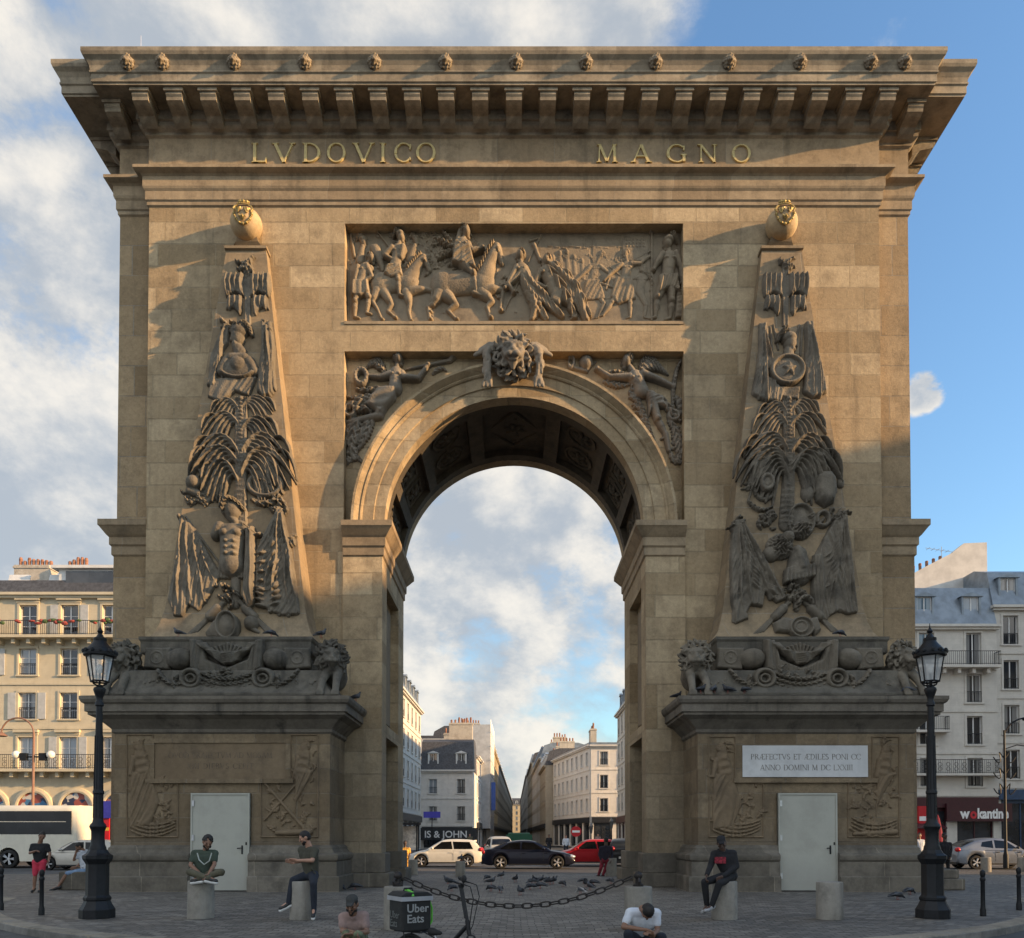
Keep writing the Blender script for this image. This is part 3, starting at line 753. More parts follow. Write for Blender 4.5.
        for i in range(n):
            (ax, ay), (bx, by) = pts[i], pts[i+1]; dx, dy = bx-ax, by-ay; L_ = math.hypot(dx, dy)+1e-9
            t = np.clip(((X-ax)*dx+(Y-ay)*dy)/L_**2, 0, 1); d = np.hypot(X-ax-t*dx, Y-ay-t*dy)
            sg = np.sign((X-ax)*dy-(Y-ay)*dx); m = d < best
            best = np.where(m, d, best); V = np.where(m, d*sg, V); TT = np.where(m, ln+t*L_, TT); ln += L_
        tt = TT/ln; w = np.where(tt < .5, w0+(wm-w0)*tt*2, wm+(w1-wm)*(tt-.5)*2)
        d = best/w
        val = (b+h*np.sqrt(np.clip(1-.8*d*d, 0, 1))*(1+amp*np.sin((TT*.55-np.abs(V)*slope)*2*math.pi/per)))*(.55+.45*np.sin(np.clip(tt, 0, 1)*math.pi*.8+.5))
        if strands: val = val/(1+amp*np.sin((TT*.55-np.abs(V)*slope)*2*math.pi/per))*(1+.2*np.sin(V/np.maximum(w, .3)*math.pi*strands+1.5*np.sin(TT*.12))+.05*np.sin(TT*.9+V*2))
        rag = 1-(.05 if strands else .16)*(np.sin(TT*2*math.pi/per*1.1)+1)
        s.put(q, np.where(d < rag, val, -9))
    def curls(s, cx, cy, rx, ry, h, b=0, f=1.6, ang=0):
        q = s.win(cx-max(rx,ry), cy-max(rx,ry), cx+max(rx,ry), cy+max(rx,ry))
        if not q: return
        c, s_ = math.cos(R(ang)), math.sin(R(ang)); X = (q[2]-cx); Y = (q[3]-cy); U = X*c+Y*s_; V = -X*s_+Y*c
        d = (U/rx)**2+(V/ry)**2
        bmp = np.sin(X*f+1.7*np.sin(Y*f*.7))*np.sin(Y*f+1.9*np.sin(X*f*.6+2))
        s.put(q, np.where(d < 1, b+h*np.sqrt(np.clip(1-d, 0, 1))*(.8+.35*bmp), -9))
    def clutter(s, x0, y0, x1, y1, n, h, seed=1, r=(1.2, 3.2)):
        g = random.Random(seed)
        for _ in range(n):
            x, y, a, l, w = g.uniform(x0, x1), g.uniform(y0, y1), g.uniform(0, 6.3), g.uniform(1, 7), g.uniform(*r)
            s.frond((x, y), (x+l*math.cos(a), y+l*math.sin(a)), (x+1.6*l*math.cos(a+.7), y+1.6*l*math.sin(a+.7)), w*.7, w, w*.3, h*g.uniform(.5, 1.1))
    def end(s, name, mtl, parent, sink=1.0, grain=.12, scale=1.0):
        H = s.H; keep = H > -5
        if not keep.any(): return None
        H = np.where(keep, H, -sink)
        # a mason's chisel softens the creases a little
        K = H.copy(); K[1:-1, 1:-1] = (H[1:-1, 1:-1]*4+H[:-2, 1:-1]+H[2:, 1:-1]+H[1:-1, :-2]+H[1:-1, 2:])/8
        H = np.where(keep, K, H)
        g = np.random.default_rng(3).normal(0, grain, H.shape); H = np.where(keep, H+g, H)
        P = s.W + (H*s.u*scale)[..., None]*s.n
        cell = keep[:-1, :-1] | keep[1:, :-1] | keep[:-1, 1:] | keep[1:, 1:]
        idx = np.arange(s.ny*s.nx).reshape(s.ny, s.nx)
        q = np.stack([idx[:-1, :-1], idx[1:, :-1], idx[1:, 1:], idx[:-1, 1:]], -1)[cell]
        used, inv = np.unique(q.ravel(), return_inverse=True)
        V = P.reshape(-1, 3)[used]; q = inv.reshape(-1, 4)
        me = bpy.data.meshes.new(name); me.vertices.add(len(V)); me.vertices.foreach_set('co', V.ravel().astype(np.float32))
        me.loops.add(q.size); me.loops.foreach_set('vertex_index', q.ravel().astype(np.int32))
        me.polygons.add(len(q)); me.polygons.foreach_set('loop_start', np.arange(0, q.size, 4, dtype=np.int32))
        me.polygons.foreach_set('use_smooth', np.ones(len(q), bool)); me.update(calc_edges=True); me.validate()
        o = bpy.data.objects.new(name, me); COL.objects.link(o); me.materials.append(mtl); o.parent = parent
        return o

def rel_head(r, x, y, s=3.6, h=5, b=0, face=1, helmet=False, plume=False, hair=True):
    r.ell(x, y, s*.85, s*1.1, 0, h, b)
    r.cap(x+face*s*.75, y+.2*s, s*.22, x+face*s*.8, y+.35*s, s*.25, h*.8, b)       # nose
    r.cap(x+face*s*.3, y+.9*s, s*.45, x+face*s*.45, y+.95*s, s*.35, h*.75, b)      # chin
    r.cap(x+face*s*.2, y-.1*s, s*.2, x+face*s*.7, y-.12*s, s*.2, h*1.02, b)         # brow
    if helmet:
        r.ell(x-face*s*.15, y-.55*s, s*1.05, s*.75, 0, h*1.15, b)
        r.frond((x-face*s*.2, y-1.2*s), (x-face*s*.9, y-2.*s), (x-face*s*1.7, y-.3*s), s*.25, s*.5, s*.3, h*.95, b, per=1.5)
        if plume: r.cap(x, y-1.2*s, s*.4, x+face*.3*s, y-2.1*s, s*.1, h, b)
    elif hair: r.curls(x-face*s*.25, y-.35*s, s*1.05, s*.95, h*1.1, b, f=2.0)
def rel_man(r, hd, neck, pel, arms=(), legs=(), s=3.6, h=5, b=0, face=1, helmet=False, plume=False, bare=True):
    """carved standing / running figure"""
    s *= 1.2
    (nx, ny), (px, py) = neck, pel
    L_ = math.hypot(px-nx, py-ny); ax, ay = (px-nx)/L_, (py-ny)/L_
    r.cap(hd[0], hd[1], s*.5, nx, ny, s*.6, h*.8, b)
    r.cap(nx-ay*s*.9*0, ny+s*.7, s*1.45, nx+ax*L_*.55, ny+ay*L_*.55, s*1.2, h, b)
    r.cap(nx-s*1.1, ny+s*.6, s*.75, nx+s*1.1, ny+s*.6, s*.75, h*.95, b)
    r.cap(nx+ax*L_*.5, ny+ay*L_*.5, s*1.15, px, py, s*1.35, h*.95, b)
    if bare:
        for sg in (-1, 1): r.ell(nx+sg*s*.6, ny+s*1.1, s*.7, s*.5, 0, h*1.12, b)
        for k in range(3): r.cap(nx+ax*L_*(.5+.14*k)-s*.4, ny+ay*L_*(.5+.14*k), s*.3, nx+ax*L_*(.5+.14*k)+s*.4, ny+ay*L_*(.5+.14*k), s*.3, h*1.05, b)
    for (sh, el, wr) in arms:
        b2 = b+min(h*.4, 2.5); r.cap(*sh, s*.68, *el, s*.52, h*.9, b2); r.cap(*el, s*.52, *wr, s*.36, h*.9, b2); r.ell(wr[0], wr[1], s*.48, s*.42, 0, h*.5, b2)
    for (hp, kn, an) in legs:
        r.cap(*hp, s*1.0, *kn, s*.68, h, b); r.ell(kn[0], kn[1], s*.7, s*.7, 0, h*1.1, b)
        mx, my = kn[0]*.6+an[0]*.4, kn[1]*.6+an[1]*.4
        r.cap(*kn, s*.6, mx, my, s*.66, h*.95, b); r.cap(mx, my, s*.64, *an, s*.34, h*.9, b); r.cap(an[0], an[1], s*.36, an[0]+face*s*1.0, an[1]+s*.25, s*.26, h*.8, b)
    rel_head(r, hd[0], hd[1], s, h*1.15, b, face, helmet, plume)
def rel_horse(r, rump, chest, neck, poll, nose, legs, s=1, h=7, b=0):
    """carved horse in profile"""
    (rx, ry), (cx, cy) = rump, chest
    r.cap(rx, ry, 13*s, cx, cy, 11.5*s, h, b); r.ell(rx, ry, 14*s, 15*s, 10, h*1.05, b); r.ell(cx, cy+1, 13*s, 13.5*s, 0, h*1.12, b)
    r.cap(cx+2*s, cy-5*s, 10.5*s, neck[0], neck[1], 7.5*s, h*1.1, b); r.cap(*neck, 7.5*s, *poll, 4.6*s, h*1.1, b)
    mx, my = poll[0]*.5+nose[0]*.5, poll[1]*.5+nose[1]*.5
    r.cap(*poll, 5*s, mx, my, 4.1*s, h*1.15, b); r.cap(mx, my, 4.0*s, *nose, 2.9*s, h*1.12, b)
    r.ell(poll[0]+.5, poll[1]+3.4, 3.8*s, 3.6*s, 0, h*1.25, b)
    r.ell(mx-1.2*s, my-1.5*s, 1.0*s, .9*s, 0, h*1.32, b)                                    # eye
    r.cap(poll[0]-1, poll[1]-4*s, 1.6*s, poll[0]-.3, poll[1]-8*s, .7*s, h, b); r.cap(poll[0]+2, poll[1]-4*s, 1.5*s, poll[0]+3, poll[1]-7.5*s, .6*s, h*.9, b)
    dx, dy = neck[0]-poll[0], neck[1]-poll[1]
    for k in range(7):                                                                       # mane
        t = k/6; x = poll[0]+dx*t*1.5-4.2*s; y = poll[1]+dy*t*1.5-2
        r.frond((x+1.5, y-2), (x-3*s, y), (x-3.5*s, y+5*s), 1.4*s, 1.9*s, .8*s, h*1.2, b, per=1.6)
    for pts in legs:
        w = [7.2*s, 3.4*s, 2.5*s, 1.9*s]
        for i in range(len(pts)-1): r.cap(*pts[i], w[i], *pts[i+1], w[i+1], h*(.95 if i == 0 else .8), b)
        e = pts[-1]; r.ell(e[0]+1.2*s, e[1]+1.2*s, 2.8*s, 2.0*s, 0, h*.75, b)

# ---------------------------------------------------------------- big battle panel
r = Relief(344, 222, 690, 325, .42, .425)
panel = MB().box(-XP+.002, XP-.002, .405, .43, 17.3, 20.36).build('relief_panel', ST_PANEL, arch)
def Z5(u, v): return (340+u/5.689, 220+v/5.689)
def fig(name, fn, mtl=None, parent=None, **kw):
    r.begin(); fn(); return r.end(name, mtl or ST_PANEL, parent or panel, **kw)
def bg():
    r.poly([(345.5,226),(685,226),(685,322),(345.5,322)], .35, 0, .5)
    # faint walled town, battlements and crowd behind
    for (x0, y0, x1, y1) in ((548,262,566,300),(566,250,590,300),(592,240,620,300),(622,232,648,262),(560,236,585,248)):
        r.poly([(x0,y0),(x1,y0),(x1,y1),(x0,y1)], 1.1, 0, .6)
    for k in range(14): r.cap(548+k*7, 247+(k % 3), .9, 552+k*7, 247+(k % 3), .9, 1.6)
    r.poly([(622,262),(622,242),(626,235),(635,232),(644,235),(648,242),(648,262)], 1.6, 0, .8)
    for i in range(6):
        for j in range(3): r.ell(626.5+i*3.4, 241+j*3.2, 1.0, 1.0, 0, 1.4, 1.2)
    for (x, y) in ((553,258),(560,254),(567,253),(546,262),(574,258),(582,262)): rel_head(r, x, y, 2.6, 2.2); r.cap(x, y+4, 2.6, x+1, y+16, 3.2, 1.6)
    for k in range(26): 
        x = 548+k*3.7; y = 268+12*math.sin(k*1.7); r.frond((x, y), (x+5, y-4), (x+8, y+6), 1, 1.8, .6, 1.5, per=1.8)
    r.clutter(352, 236, 500, 275, 60, 2.0, 5)
    r.clutter(352, 290, 560, 318, 26, 1.3, 6)
fig('carved_background', bg, grain=.06)
def horse1(): rel_horse(r, (382,285), (409,283), (417,268), (424,260), (430,272),
    [[(378,292),(373,303),(377,309),(382,320)], [(385,294),(392,306),(388,312),(395,318)], [(411,292),(426,291),(433,292),(430,312),], [(407,294),(410,306),(409,313),(411,321)]], .82, 6.5)
fig('carved_horse', horse1)
def rider1():
    rel_man(r, (402,241), (399,250), (396,270), [((404,252),(402,262),(396,257)), ((393,253),(386,260),(394,264))], [((397,270),(399,284),(400,297))], 3.9, 6, 3, 1, True, True)
    r.poly([(388,268),(402,268),(404,280),(392,283),(384,278)], 7, 2, 2, (70,3,.8,2)); r.cap(398,260,1.1,376,231,.8,8,2)
fig('carved_rider', rider1)
def foot1():
    rel_man(r, (372,261), (366,268), (361,288), [((368,270),(373,280),(363,285)), ((359,271),(356,284),(366,290))], [((359,290),(356,304),(355,318)), ((364,290),(370,300),(367,314))], 3.9, 7, 1, 1)
    r.poly([(353,284),(369,283),(371,296),(362,300),(352,300)], 7.5, 1, 2, (10,3,.9,3))
    rel_head(r, 364, 243, 4.2, 5, 0, 1, True); r.cap(363,248,3,360,262,4.5,4); r.cap(348.5,240,1.2,348.5,321,1.1,5); r.cap(351,236,1.6,355,258,2.2,5)
fig('carved_soldier', foot1)
def heads():
    rel_head(r, 416, 241, 3.8, 4, 0, 1, True); r.cap(415,247,3,410,260,4.5,3.5)
    r.cap(376,250,5.5,381,264,4,5); r.cap(381,262,3.6,383,272,2.6,5); r.ell(374,249,4,4,0,4.5)
    for (x, y) in ((392,235),(424,236),(433,242),(440,252)): r.curls(x, y, 4.5, 4.5, 3, 0, 1.4)
    r.clutter(428, 232, 452, 272, 26, 3.4, 11)
fig('carved_followers', heads)
def horse2(): rel_horse(r, (444,286), (483,284), (489,266), (497,250), (502,265),
    [[(440,296),(434,306),(428,308),(430,320)], [(447,297),(456,306),(448,312),(456,320)], [(486,292),(499,291),(503,292),(500,311)], [(482,294),(492,303),(487,308),(490,318)]], .98, 8.5)
fig('carved_horse', horse2)
def rider2():
    rel_man(r, (467,237), (463,246), (464,266), [((466,249),(473,256),(483,253)), ((459,250),(458,261),(470,262))], [((464,268),(474,279),(477,297))], 4.2, 9, 4, 1)
    r.curls(464, 235, 4.6, 6.5, 10, 4, 1.5); r.cap(461,234,3,458,247,3,9,4)
    r.poly([(455,247),(470,247),(474,264),(478,276),(462,271),(452,268)], 9.5, 3, 2, (60,2.8,1.0,2))
    r.frond((458,254),(446,246),(434,240),2,3.4,1.2,6,2); r.frond((458,256),(448,254),(438,262),2,3.4,1.2,6,2); r.frond((456,250),(446,238),(441,231),1.6,2.8,1,5,2)
    r.cap(447,276,3.2,476,274,3,10.5,0); r.cap(474,296,2.2,483,299,1.5,9,4)
fig('carved_rider', rider2)
def kneel():
    rel_man(r, (520,258), (521,268), (531,292), [((517,271),(508,287),(514,295)), ((525,273),(514,283),(505,291))], [((533,294),(539,308),(536,319)), ((529,296),(536,312),(546,317))], 4.0, 8, 1, -1)
    r.cap(523,272,6,533,292,7,8,1); r.frond((524,274),(534,296),(562,318),3,6,3,9,1,per=8,strands=1); r.frond((520,276),(530,300),(546,320),3,6,3,8,1,per=8,strands=1); r.frond((530,296),(538,310),(532,320),4,5,3,8,1,per=8,strands=1); r.cap(504,312,1.3,541,236,1.3,5)
    r.cap(505,291,2,500,300,1.4,6); r.clutter(500, 278, 512, 300, 10, 4, 21)
fig('carved_kneeling_figure', kneel)
def cloak():
    rel_man(r, (546,264), (546,272), (554,296), [((541,275),(535,286),(546,291))], [((556,298),(570,306),(576,319))], 4.2, 9, 1, -1)
    r.frond((548,268),(566,276),(586,321),4,6.5,4,9,1,per=9,strands=1); r.frond((545,270),(560,284),(574,318),4,6,3,10,1,per=8,slope=1.5,amp=.25)
    r.frond((552,266),(576,280),(590,318),2,3,2,9,1,per=8)
    r.poly([(552,290),(566,294),(560,312),(548,306)], 10, 0, 4); r.cap(534,246,2.4,540,262,2.2,7); r.cap(530,242,1.6,538,239,1.2,6)
fig('carved_cloaked_figure', cloak)
def flee1():
    rel_man(r, (601,255), (596,265), (590,288), [((600,267),(610,275),(606,290)), ((590,268),(580,278),(572,285))], [((588,290),(580,303),(572,316)), ((594,290),(604,304),(598,318))], 3.0, 2.0, 0, -1)
    r.poly([(585,280),(600,280),(606,300),(582,302)], 2.4, 0, 2, (30,4.2,.35,3)); r.cap(612,288,1.8,600,284,1.6,2.6); r.cap(610,268,1.2,626,282,1.2,2.4)
fig('carved_fleeing_figure', flee1)
def flee2():
    rel_man(r, (625,254), (627,264), (624,286), [((631,265),(640,265),(649,258)), ((621,266),(612,274),(604,282))], [((622,288),(612,303),(603,316)), ((628,288),(630,304),(630,318))], 3.3, 3.2, 0, -1)
    r.poly([(615,278),(632,278),(636,300),(618,306),(610,298)], 3.6, 0, 2, (20,4.4,.5,3)); r.cap(650,252,1.3,632,262,1.1,5)
    r.frond((640,272),(656,276),(650,292),1.4,2.2,1,3.5)
    rel_man(r, (644,270), (642,276), (640,292), [], [((640,294),(646,306),(644,318))], 3.2, 2.4)
fig('carved_fleeing_figure', flee2)
def pole(): 
    r.cap(651.5,230,1.6,651.5,321,1.5,7); r.curls(651,232,3.6,4.5,7,0,1.5)
fig('carved_pole', pole)
def stander():
    rel_man(r, (667,246), (669,256), (667,283), [((675,257),(681,270),(681,286)), ((662,258),(656,266),(653,272))], [((663,286),(657,300),(655,318)), ((671,286),(671,303),(670,319))], 4.5, 8, 0, -1, True)
    r.poly([(658,278),(677,277),(680,296),(668,292),(657,298)], 8.5, 0, 2, (15,3.2,1,3))
    r.poly([(676,292),(688,290),(688,320),(674,320)], 5, 0, 2, (80,6,.6,2))
fig('carved_standing_warrior', stander)

# ---------------------------------------------------------------- spandrels: winged figures
def SL(u, v): return (340+u/7.5, 345+v/7.5)
def SRp(u, v): return (560+u/7.508, 345+v/7.504)
r = Relief(342, 350, 462, 522, .45, .405)
spL = MB(); spR = MB()
def winged_left():
    S = SL
    rel_man(r, S(445,120), S(425,205), S(415,340), [(S(385,240),S(310,258),S(215,250)), (S(480,260),S(590,270),S(665,165))], [], 4.4, 9, 1, 1)
    r.curls(*S(435,105), 5, 4.5, 11, 1, 1.7)
    r.cap(*S(500,190), 1.3, *S(830,125), 2.2, 6, 1); r.cap(*S(830,125), 2.4, *S(850,90), 4.2, 6, 1)
    for k in range(5): r.frond(S(330,200), S(250+8*k,120+14*k), S(200+22*k,185-18*k+8*k), 1.5, 3.4, 1.2, 5+.2*k, 0, per=2.2)
    r.frond(S(330,205), S(300,90), S(215,160), 3, 5, 2, 5, 0, per=2.2)
    r.ring(*S(165,255), 5.6, 7.0, 2.6, 8); 
    for k in range(14): a = k*.45; r.ell(S(165,255)[0]+6.2*math.cos(a), S(165,255)[1]+7.4*math.sin(a), 1.5, 1.5, 0, 9)
    r.poly([S(300,330),S(440,330),S(420,420),S(310,545),S(200,470),S(230,400)], 10, 0, 4, (60,5,1.3,5))
    r.cap(*S(390,350), 5, *S(300,520), 5, 11); r.cap(*S(300,540), 4.4, *S(60,590), 2.8, 8)
    r.frond(S(370,330), S(230,370), S(120,340), 2, 3.6, 1.4, 7, 0, per=4); r.frond(S(300,380), S(180,420), S(60,400), 2, 3.4, 1.4, 6, 0, per=4)
    r.frond(S(260,440), S(120,430), S(40,500), 3, 6, 2, 8, 0, per=5); r.ring(*S(80,510), 5, 5.5, 2.2, 8); r.frond(S(230,510), S(120,470), S(90,560), 2.5, 4, 1.5, 9, 0, per=5)
    r.frond(S(150,570), S(60,700), S(110,860), 4, 7, 3, 6, 0, per=5); r.frond(S(220,580), S(120,720), S(60,820), 3, 6, 2, 6, 0, per=5); r.frond(S(90,600), S(50,640), S(50,760), 3, 4, 2, 5, 0, per=4)
    r.frond(S(250,570), S(200,700), S(130,800), 3, 5, 2, 5, 0, per=4); r.frond(S(700,220), S(760,160), S(800,200), 2, 3, 1, 4, 0); r.clutter(345, 440, 356, 462, 12, 4, 31)
winged = []
def spandrel(name, fn):
    r.begin(); fn(); return r.end(name, ST_TROPHY2, arch)
ST_TROPHY2 = stone('spandrel_stone', [(.20,.17,.13),(.27,.235,.185),(.14,.12,.095),(.3,.26,.2)], streak=.3, dirtamt=.4, dirt=(.06,.052,.042), fine=.12)
spandrel('spandrel_relief', winged_left)
r = Relief(568, 350, 690, 522, .45, .405)
def winged_right():
    S = SRp
    rel_man(r, S(495,140), S(560,230), S(610,360), [(S(520,260),S(370,260),S(275,195)), (S(620,235),S(740,280),S(850,330))], [(S(680,400),S(730,570),S(800,700))], 4.6, 9, 1, -1)
    r.curls(*S(510,110), 6, 5, 11, 1, 1.6); r.cap(*S(790,680), 3.2, *S(815,800), 2.4, 8, 1)
    for k in range(6): r.frond(S(610,210), S(640+12*k,90+12*k), S(720+18*k,120+22*k), 1.5, 3.6, 1.4, 5, 0, per=2.2)
    r.frond(S(600,205), S(620,90), S(700,105), 2, 4, 2, 6, 0, per=2)
    r.ell(*S(195,140), 7, 7.5, 0, 9); r.cap(*S(200,190), 2.5, *S(270,130), 1, 7); r.ring(*S(80,140), 3, 5.5, 1.8, 6); r.cap(*S(110,180), 2.2, *S(200,205), 2, 6)
    r.frond(S(845,520), S(835,180), S(940,90), 1.2, 2.8, 1.6, 6, 0, per=2); r.frond(S(860,300), S(860,160), S(940,100), 1.5, 2.2, 1, 5, 0); r.cap(*S(845,330), 1.6, *S(845,515), 1.3, 6)
    r.poly([S(630,345),S(760,400),S(810,500),S(700,470),S(660,560),S(650,420)], 9, 0, 3, (70,5,1.2,4)); 
    r.frond(S(760,400), S(800,500), S(900,580), 2.5, 4, 2, 7, 0, per=4); r.ring(*S(850,540), 5, 4.5, 2, 6)
    for k in range(5): r.frond(S(860,390), S(900,440+26*k), S(945,420+30*k), 1.5, 2.6, 1, 4.5, 0, per=3)
    for k in range(5): r.frond(S(520+25*k,400+55*k), S(580+25*k,420+60*k), S(640+18*k,500+60*k), 1.6, 3, 1, 4.5, 0, per=3)
    r.frond(S(820,580), S(900,680), S(880,860), 3, 6, 2, 5, 0, per=4); r.frond(S(850,700), S(920,780), S(930,880), 3, 5, 2, 4.5, 0, per=4); r.frond(S(830,820), S(850,900), S(920,880), 3, 4, 2, 4, 0, per=4)
    r.frond(S(350,220), S(430,200), S(490,230), 1.5, 2.5, 1, 5, 0); r.frond(S(330,280), S(430,330), S(520,300), 2, 4, 1.4, 4, 0, per=3)
    r.clutter(628, 392, 640, 412, 12, 4, 33); r.clutter(668, 420, 686, 462, 16, 4, 34)
spandrel('spandrel_relief', winged_right)

# ---------------------------------------------------------------- obelisk trophies
KO = (1.06-.32)/(19.3-8.2)     # slope of the obelisk face
obels = [o for o in arch.children if o.name.startswith('obelisk')]
def trophy(ob, dx):
    def tf(name, fn, **kw):
        r.begin(); fn(); r.end(name, ST_TROPHY, ob, **kw)
    return tf
def fold_flag(pts, h=5, per=4.2, a=8, b=0, amp=1.3, bend=6): r.poly(pts, h, b, 2, (a, per*1.4, amp*.55, bend*1.3))
def fan(top, bots, w=2.4, h=7, b=0, sway=3):
    for i, q in enumerate(bots):
        mx, my = (top[0]+q[0])/2, (top[1]+q[1])/2
        r.frond((top[0]+(q[0]-top[0])*.12, top[1]+(q[1]-top[1])*.06), (mx+sway*math.sin(i*2.1+top[0]), my), q, w*.55, w*(.85+.3*(i % 2)), w*.9, h*(.8+.35*((i*7) % 3)/2), b, per=11, amp=.1, strands=1)
# left obelisk
r = Relief(158, 255, 318, 640, .5, -1.06, KO, 8.2)
tf = trophy(obels[0], 0)
def V4(u, v): return (140+u/3.476, 190+v/3.476)
def standards(cx, mir):
    def f():
        r.cap(cx-2, 262, 1.5, cx-2, 326, 1.5, 5); r.cap(cx+2, 262, 1.5, cx+2, 326, 1.5, 5); r.cap(cx, 264, 1.2, cx, 330, 1.2, 6)
        r.clutter(cx-5, 263, cx+5, 273, 12, 6, 41+mir)
        for s_ in (-1, 1):
            X = lambda d: cx+s_*d
            for dd, zz in ((6,296),(11,293),(16,295),(20.5,297)): r.frond((X(dd),276),(X(dd+1.2),286),(X(dd),zz),1.6,2.4,1.6,7,0,per=9,amp=.1,strands=1)
            for dd, zz in ((8,315),(13,309),(18,310)): r.frond((X(dd),298),(X(dd-1),304),(X(dd),zz),1.5,2.2,1.5,5.5,0,per=9,amp=.1,strands=1)
            fold_flag([(X(3),275),(X(13),277),(X(21),274),(X(23),284),(X(20),298),(X(12),294),(X(3),298)], 5, 5, 0, 0, 1.6, 5)
            fold_flag([(X(5),297),(X(14),296),(X(20),298),(X(22),311),(X(14),309),(X(8),316),(X(5),313)], 3.5, 5, 0, 0, 1.4, 4)
    return f
tf('carved_standard', standards(248, 0))
def bust():
    r.cap(238,349,5.5,241,354,7,6,1); rel_head(r, 239, 339, 8.2, 8, 2, -1, True)
    r.ell(239,371,18,10,0,7,0,.4); r.cap(228,363,6,222,373,5,7,0); r.cap(250,363,6,256,373,5,7,0); r.cap(232,360,5,246,360,5,7,1); r.ell(239,367,9,9,0,9.5,.5,.4); r.curls(239,331,10,6,11,0,1.2); r.ring(239,369,18,11,1.4,3,20,160,5)
    for k in range(8): r.cap(223+k*4.5, 376, 1.5, 222+k*4.8, 381, 1.5, 5)
tf('carved_bust', bust)
def drape1():
    fold_flag([(224,326),(231,325),(229,345),(219,360),(216,384),(208,388),(211,358)], 5, 4, 15); fold_flag([(262,325),(272,324),(276,350),(274,395),(264,400),(258,392),(262,362)], 6, 4.4, -6)
    fan((228,326), [(209,385),(214,386),(219,370)], 2.4, 8); fan((267,325), [(259,392),(265,398),(270,396),(275,390)], 2.4, 8)
    fold_flag([(212,380),(258,378),(250,398),(236,393),(222,404),(208,398)], 4.5, 5, 40); r.clutter(222,322,232,332,6,6,43); r.clutter(262,322,274,332,6,6,44)
tf('carved_drapery', drape1)
def palm(cx, seed):
    def f():
        g = random.Random(seed)
        r.cap(cx, 400, 3, cx, 470, 5.5, 5, 0, 1.6); r.cap(cx, 470, 5.5, cx-2, 525, 8, 4.5, 0, 1.2)
        for k in range(7): r.frond((cx+(k-3)*1.5, 522), (cx+(k-3)*1.0, 460), (cx+(k-3)*2.0, 398), 1.4, 1.7, .8, 5.5, 0, per=4, strands=2)
        # tiers of broad drooping plumes, each split into long strands
        tiers = [(410, 14, 31, -20, 4, 5.5, 5), (428, 18, 38, -24, 12, 6.5, 6), (450, 20, 45, -34, 10, 7.5, 7.5), (466, 24, 50, -36, 22, 8.5, 8.5), (478, 18, 36, -40, 16, 6.5, 10)]
        for i, (y, c_, e_, cy_, ey_, w_, h_) in enumerate(tiers):
            for s_ in (-1, 1):
                q_ = g.uniform(.92, 1.07); j = g.uniform(-4, 4)
                for n_ in range(5):          # strands fan out from the rib
                    f_ = n_/4; r.frond((cx+s_*2, y+j+3*f_), (cx+s_*c_*q_*(1.05-.45*f_), y+cy_*(1-.5*f_)+j), (cx+s_*e_*q_*(1.0-.52*f_)+s_*g.uniform(-2,2), y+ey_*(.75+.55*f_)+j+9*f_), 1.3, w_*.38, .9, h_*(1.15-.12*n_), 0, per=5, slope=.9, amp=.03, strands=1)
                r.frond((cx+s_*2, y+j), (cx+s_*c_*q_*.8, y+cy_*.75+j), (cx+s_*e_*q_*.78, y+ey_+4+j), 2.5, w_, 1.6, h_*.55, 0, per=3.4, strands=3)
                r.frond((cx+s_*e_*q_*.70, y+cy_*.42+j), (cx+s_*e_*q_*.98, y+cy_*.5+j), (cx+s_*e_*q_*1.04, y+ey_*.6+j), 1.0, 2.2, .7, h_*.9, 0, per=5, amp=.03, strands=1)
    return f
tf('carved_palm_tree', palm(242, 3))
def arms_left():
    r.ell(195,484,8.5,7.5,0,11); r.cap(190,492,4,200,495,4,6); r.clutter(188,490,204,506,12,5,51); r.cap(197,467,1.6,217,500,1.6,6); r.poly([(199,470),(214,462),(220,480),(216,500),(205,508)],3,0,2,(30,6,.6,2))
tf('carved_helmet', arms_left)
def arms_right():
    r.ring(266,486,16,11,2.4,6); r.ell(266,486,14,9,0,3); r.ell(258,470,6.5,5.5,0,9); r.frond((252,500),(268,512),(280,496),2,3.5,1.5,6,0,per=4); r.frond((256,484),(266,478),(276,492),1.5,2,1,6)
    r.clutter(254,478,280,500,14,4.5,52)
tf('carved_shield', arms_right)
def cuirass_l():
    r.ell(234,512,9.5,11,0,12,2); r.frond((226,516),(230,496),(246,512),2,4,2,14,2,per=2); r.cap(233,519,5,237,524,4,9,2); r.cap(243,505,2,244,524,2,9)
    r.cap(234,538,13,233,556,11.5,12,2); r.cap(233,556,11.5,233,566,13,11,2); r.cap(222,531,5,246,531,5,8,3); r.cap(222,530,6.5,217,537,5,10,2)
    for s_ in (-1, 1): r.ell(234+s_*6, 537, 6.5, 5.5, 0, 14, 2)
    for k in range(3):
        for s_ in (-1, 1): r.ell(234+s_*4, 546+6*k, 4.6, 3.4, 0, 14, 2)
    for k in range(9): r.cap(220.5+k*3.1, 568, 1.8, 219.5+k*3.3, 578, 1.9, 14, 1)
    r.cap(236,580,5,236,606,4,4)
tf('carved_cuirass', cuirass_l)
def drape_l(): 
    r.poly([(247,532),(256,528),(258,560),(256,604),(250,612),(244,600),(246,570)], 11, 0, 3, (0,4.6,1.5,3)); r.frond((244,526),(256,540),(262,536),2,3.2,2,11,0,per=5)
tf('carved_drapery', drape_l)
